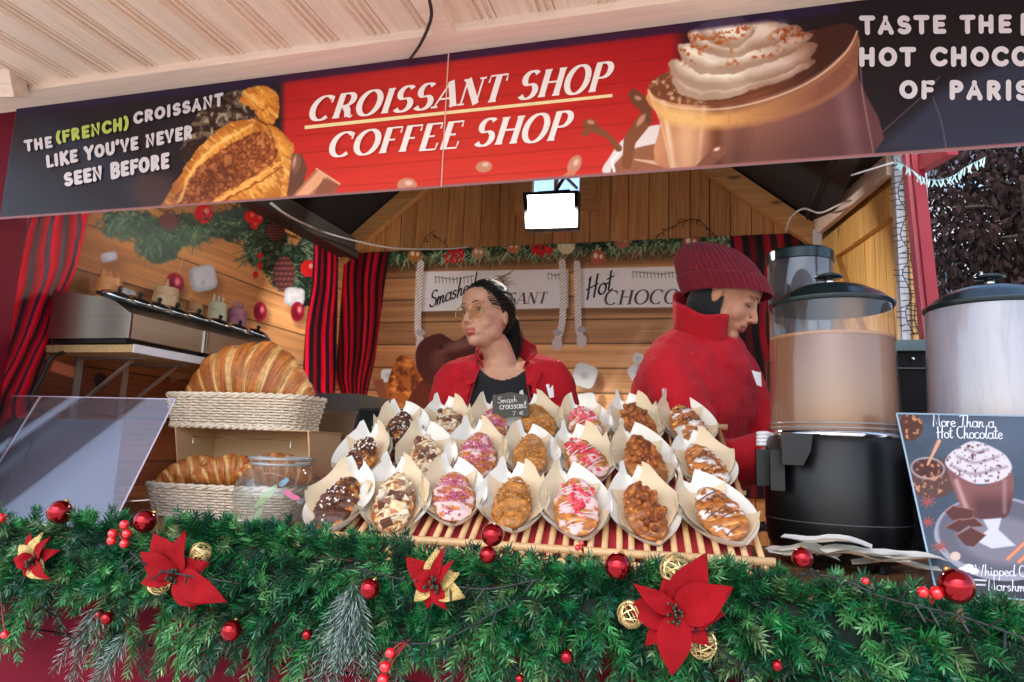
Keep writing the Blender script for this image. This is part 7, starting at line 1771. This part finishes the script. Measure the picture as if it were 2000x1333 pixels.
# glasses
gls = MB(); Mgl = mat('gold_frame', (220, 186, 130), .2, .9)
for s in (-1, 1):
    gls.tube([t_((s*.034+.0255*math.cos(a), .0985-abs(s*.034+.0255*math.cos(a))*.14, -.006+.0235*math.sin(a))) for a in np.arange(32)*2*PI/32], .0013, 6, closed=True)
    gls.tube([t_((s*.060, .0900, .002)), t_((s*.078, .060, .004)), t_((s*.080, .0, .004)), t_((s*.078, -.018, -.008))], .0013, 6)
gls.tube([t_((-.009, .0975, -.001)), t_((0, .0995, .001)), t_((.009, .0975, -.001))], .0013, 6)
go = thing('glasses', tuple(t_((0, .098, -.006))), 'round thin gold glasses worn by the woman with the ponytail', 'glasses'); gls.build('frame', Mgl, go, smooth=True)
for s in (-1, 1): MB().prism([t_((s*.034+.0248*math.cos(a), .0982-abs(s*.034+.0248*math.cos(a))*.14, -.006+.0228*math.sin(a))) for a in np.arange(24)*2*PI/24], H1@np.array((0, .0008, 0))).build('lens', clear('lens', (.97, .90, .78), .05, (.8, .6, .4), gloss=.3), go)

# ---- woman with beanie
C2 = PY(1372, 694, 2.22); O2 = PY(1420, 580, 2.15)
H2 = headframe((.93, -.22, -.50), -3)
A2 = unit((.55, .83, 0)); F2v = unit((.83, -.55, 0)); nk2 = O2+H2@np.array((0, -.035, -.075))
C2 = C2+np.array((0, 0, -.01))
ls = C2+A2*.165-(0, 0, .02); rs = C2-A2*.170-(0, 0, .045)
wr = PY(1484, 890, 1.90); el = PY(1390, 915, 1.98)
arms2 = [(ls, ls+F2v*.10+(0.02, 0, -.24), ls+F2v*.28+(0, -.10, -.24), F2v+(0, 0, -.1), (0, 0, 1), 1), (rs, el, wr, unit(wr-el)+(0, 0, .1), (0, 0, 1), -1)]
p2, torso, sleeves, A_, F_, pel2 = person('worker in dark red beanie and red fleece jacket looking down beside the cocoa urn', C2, A2, F2v, (-.10, .04), .18, arms2, H2, O2, nk2, (200, 142, 112), (160, 84, 74), 1.10)
mb = MB(); torso(mb, .034, .034); sleeves(mb, .026, upto=.90); limb(mb, [C2-(0, 0, .03), C2+(nk2-C2)*.3, C2+(nk2-C2)*.6], [.15, .115, .090], 22); V, F, N = fuse(mb, .0055, 5)
Lz = V[:, 2]-C2[2]; fold = .030*n3(V, 8, 21)+.016*n3(V, 20, 22)
el_ = np.asarray(el); de = np.linalg.norm(V-(rs+el_)/2, axis=1); ax_ = unit(el_-rs); al_ = (V-rs)@ax_; fold = fold+.005*np.sin(al_*75+V[:, 0]*30)*np.exp(-(de/.14)**2)
V = V+N*fold[:, None]; dn = np.linalg.norm(V-(C2+(nk2-C2)*.75), axis=1)
u_, F2 = cutmesh(V, F, (dn > .070) & (Lz > -.62)); put('jacket', V[u_], F2, Mfleece, p2, solid=.005)
cdir = unit(nk2-C2)
def collar2():
    ax1 = unit(A2-cdir*np.dot(A2, cdir)); ax2 = np.cross(ax1, cdir); ax2 = ax2 if np.dot(ax2, F2v) > 0 else -ax2; V = []; n, ny = 64, 10
    for j in range(ny):
        f = j/(ny-1)
        for i in range(n):
            th = R(14)+(2*PI-R(28))*i/(n-1); k = 1+.16*f-.30*(1-f)*-1*.2
            V.append(C2+cdir*(.060+.118*f*(1-.20*math.cos(th)*.8))+ax1*math.sin(th)*.088*k+ax2*(math.cos(th)*.088*k+.006)+np.array((0, 0, .004*math.sin(i*.5+j*.3))))
    mb = MB(); mb.grid(np.array(V), n, ny); o = mb.build('collar', Mfleece, p2, smooth=True); md = o.modifiers.new('s', 'SOLIDIFY'); md.thickness = .007
collar2()
face_parts(p2, H2, O2, (60, 60, 60), ('brow_brown', (96, 70, 56)), look=(0, -.5), lids=.005)
# dark neck warmer behind the jaw
t_ = lambda p: O2+H2@np.asarray(p)
mb = MB(); mb.ball(O2+H2@np.array((0, -.020, -.040)), (.0785, .084, .088), 220, 180, rot=H2); V = np.vstack(mb.v); L = (V-O2)@H2
u_, F2 = cutmesh(V, mb.f, (L[:, 1] < .020-(L[:, 2]+.04)*.25)); put('neck_warmer', V[u_], F2, Mshirt, p2, solid=.004)
mb = MB(); limb(mb, [t_((0, -.03, -.07)), C2+(nk2-C2)*.35], [.062, .072], 24); mb.build('scarf', Mshirt, p2, smooth=True)
# beanie
nA, nB = 260, 60; V = []
tl = np.array(Matrix.Rotation(R(24), 3, 'X'))
for j in range(nB):
    f = j/(nB-1)
    for i in range(nA):
        a = 2*PI*i/nA
        if f < .30:      # folded cuff
            g_ = f/.30; z = -.004+g_*.062; k = 1.135+.035*math.sin(PI*g_)**.5
        else:
            g_ = (f-.30)/.70; z = .054+g_**.9*.088*(1 if g_ < 1 else 1); k = 1.07*math.sqrt(max(0, 1-g_**2.6))+.0
            z = .050+.128*math.sin(g_*PI/2)
            k = 1.10*(math.cos(g_*PI/2)**.62 if g_ < 1 else 0)
        rib = .0022*math.cos(a*46)*(1-.5*max(0, f-.8)/.2); r1 = .085*k+rib*min(1, k*2); r2 = .114*k+rib*min(1, k*2)
        dent = 1-.05*math.exp(-((a-PI/2)/.35)**2)*max(0, f-.5)
        p = tl@np.array((r1*math.cos(a), r2*math.sin(a)*dent, 0)); q = tl@np.array((0, -.010-(.018*max(0, f-.3)), z+.012*max(0, f-.6)*math.cos(a*2)*(f < .98)))
        V.append(O2+H2@(p+tl@q+np.array((0, .004, .012))))
mb = MB(); mb.grid(np.array(V), nA, nB, wrap=True)
Mbean = mat('knit_red', (120, 6, 30), .9, sheen=.15, bump=.5, bscale=260, var=.12, vscale=60)
be = thing('beanie', tuple(t_((0, 0, .1))), 'dark red ribbed knitted beanie with folded cuff worn by the bending worker', 'hat')
mb.build('knit', Mbean, be, smooth=True)
# jacket prints
MB().prism([PY(x, y, 2.03) for x, y in ((1468, 724), (1486, 728), (1488, 756), (1478, 752))], (0, .003, 0)).build('white_logo', Mwhite, p2)
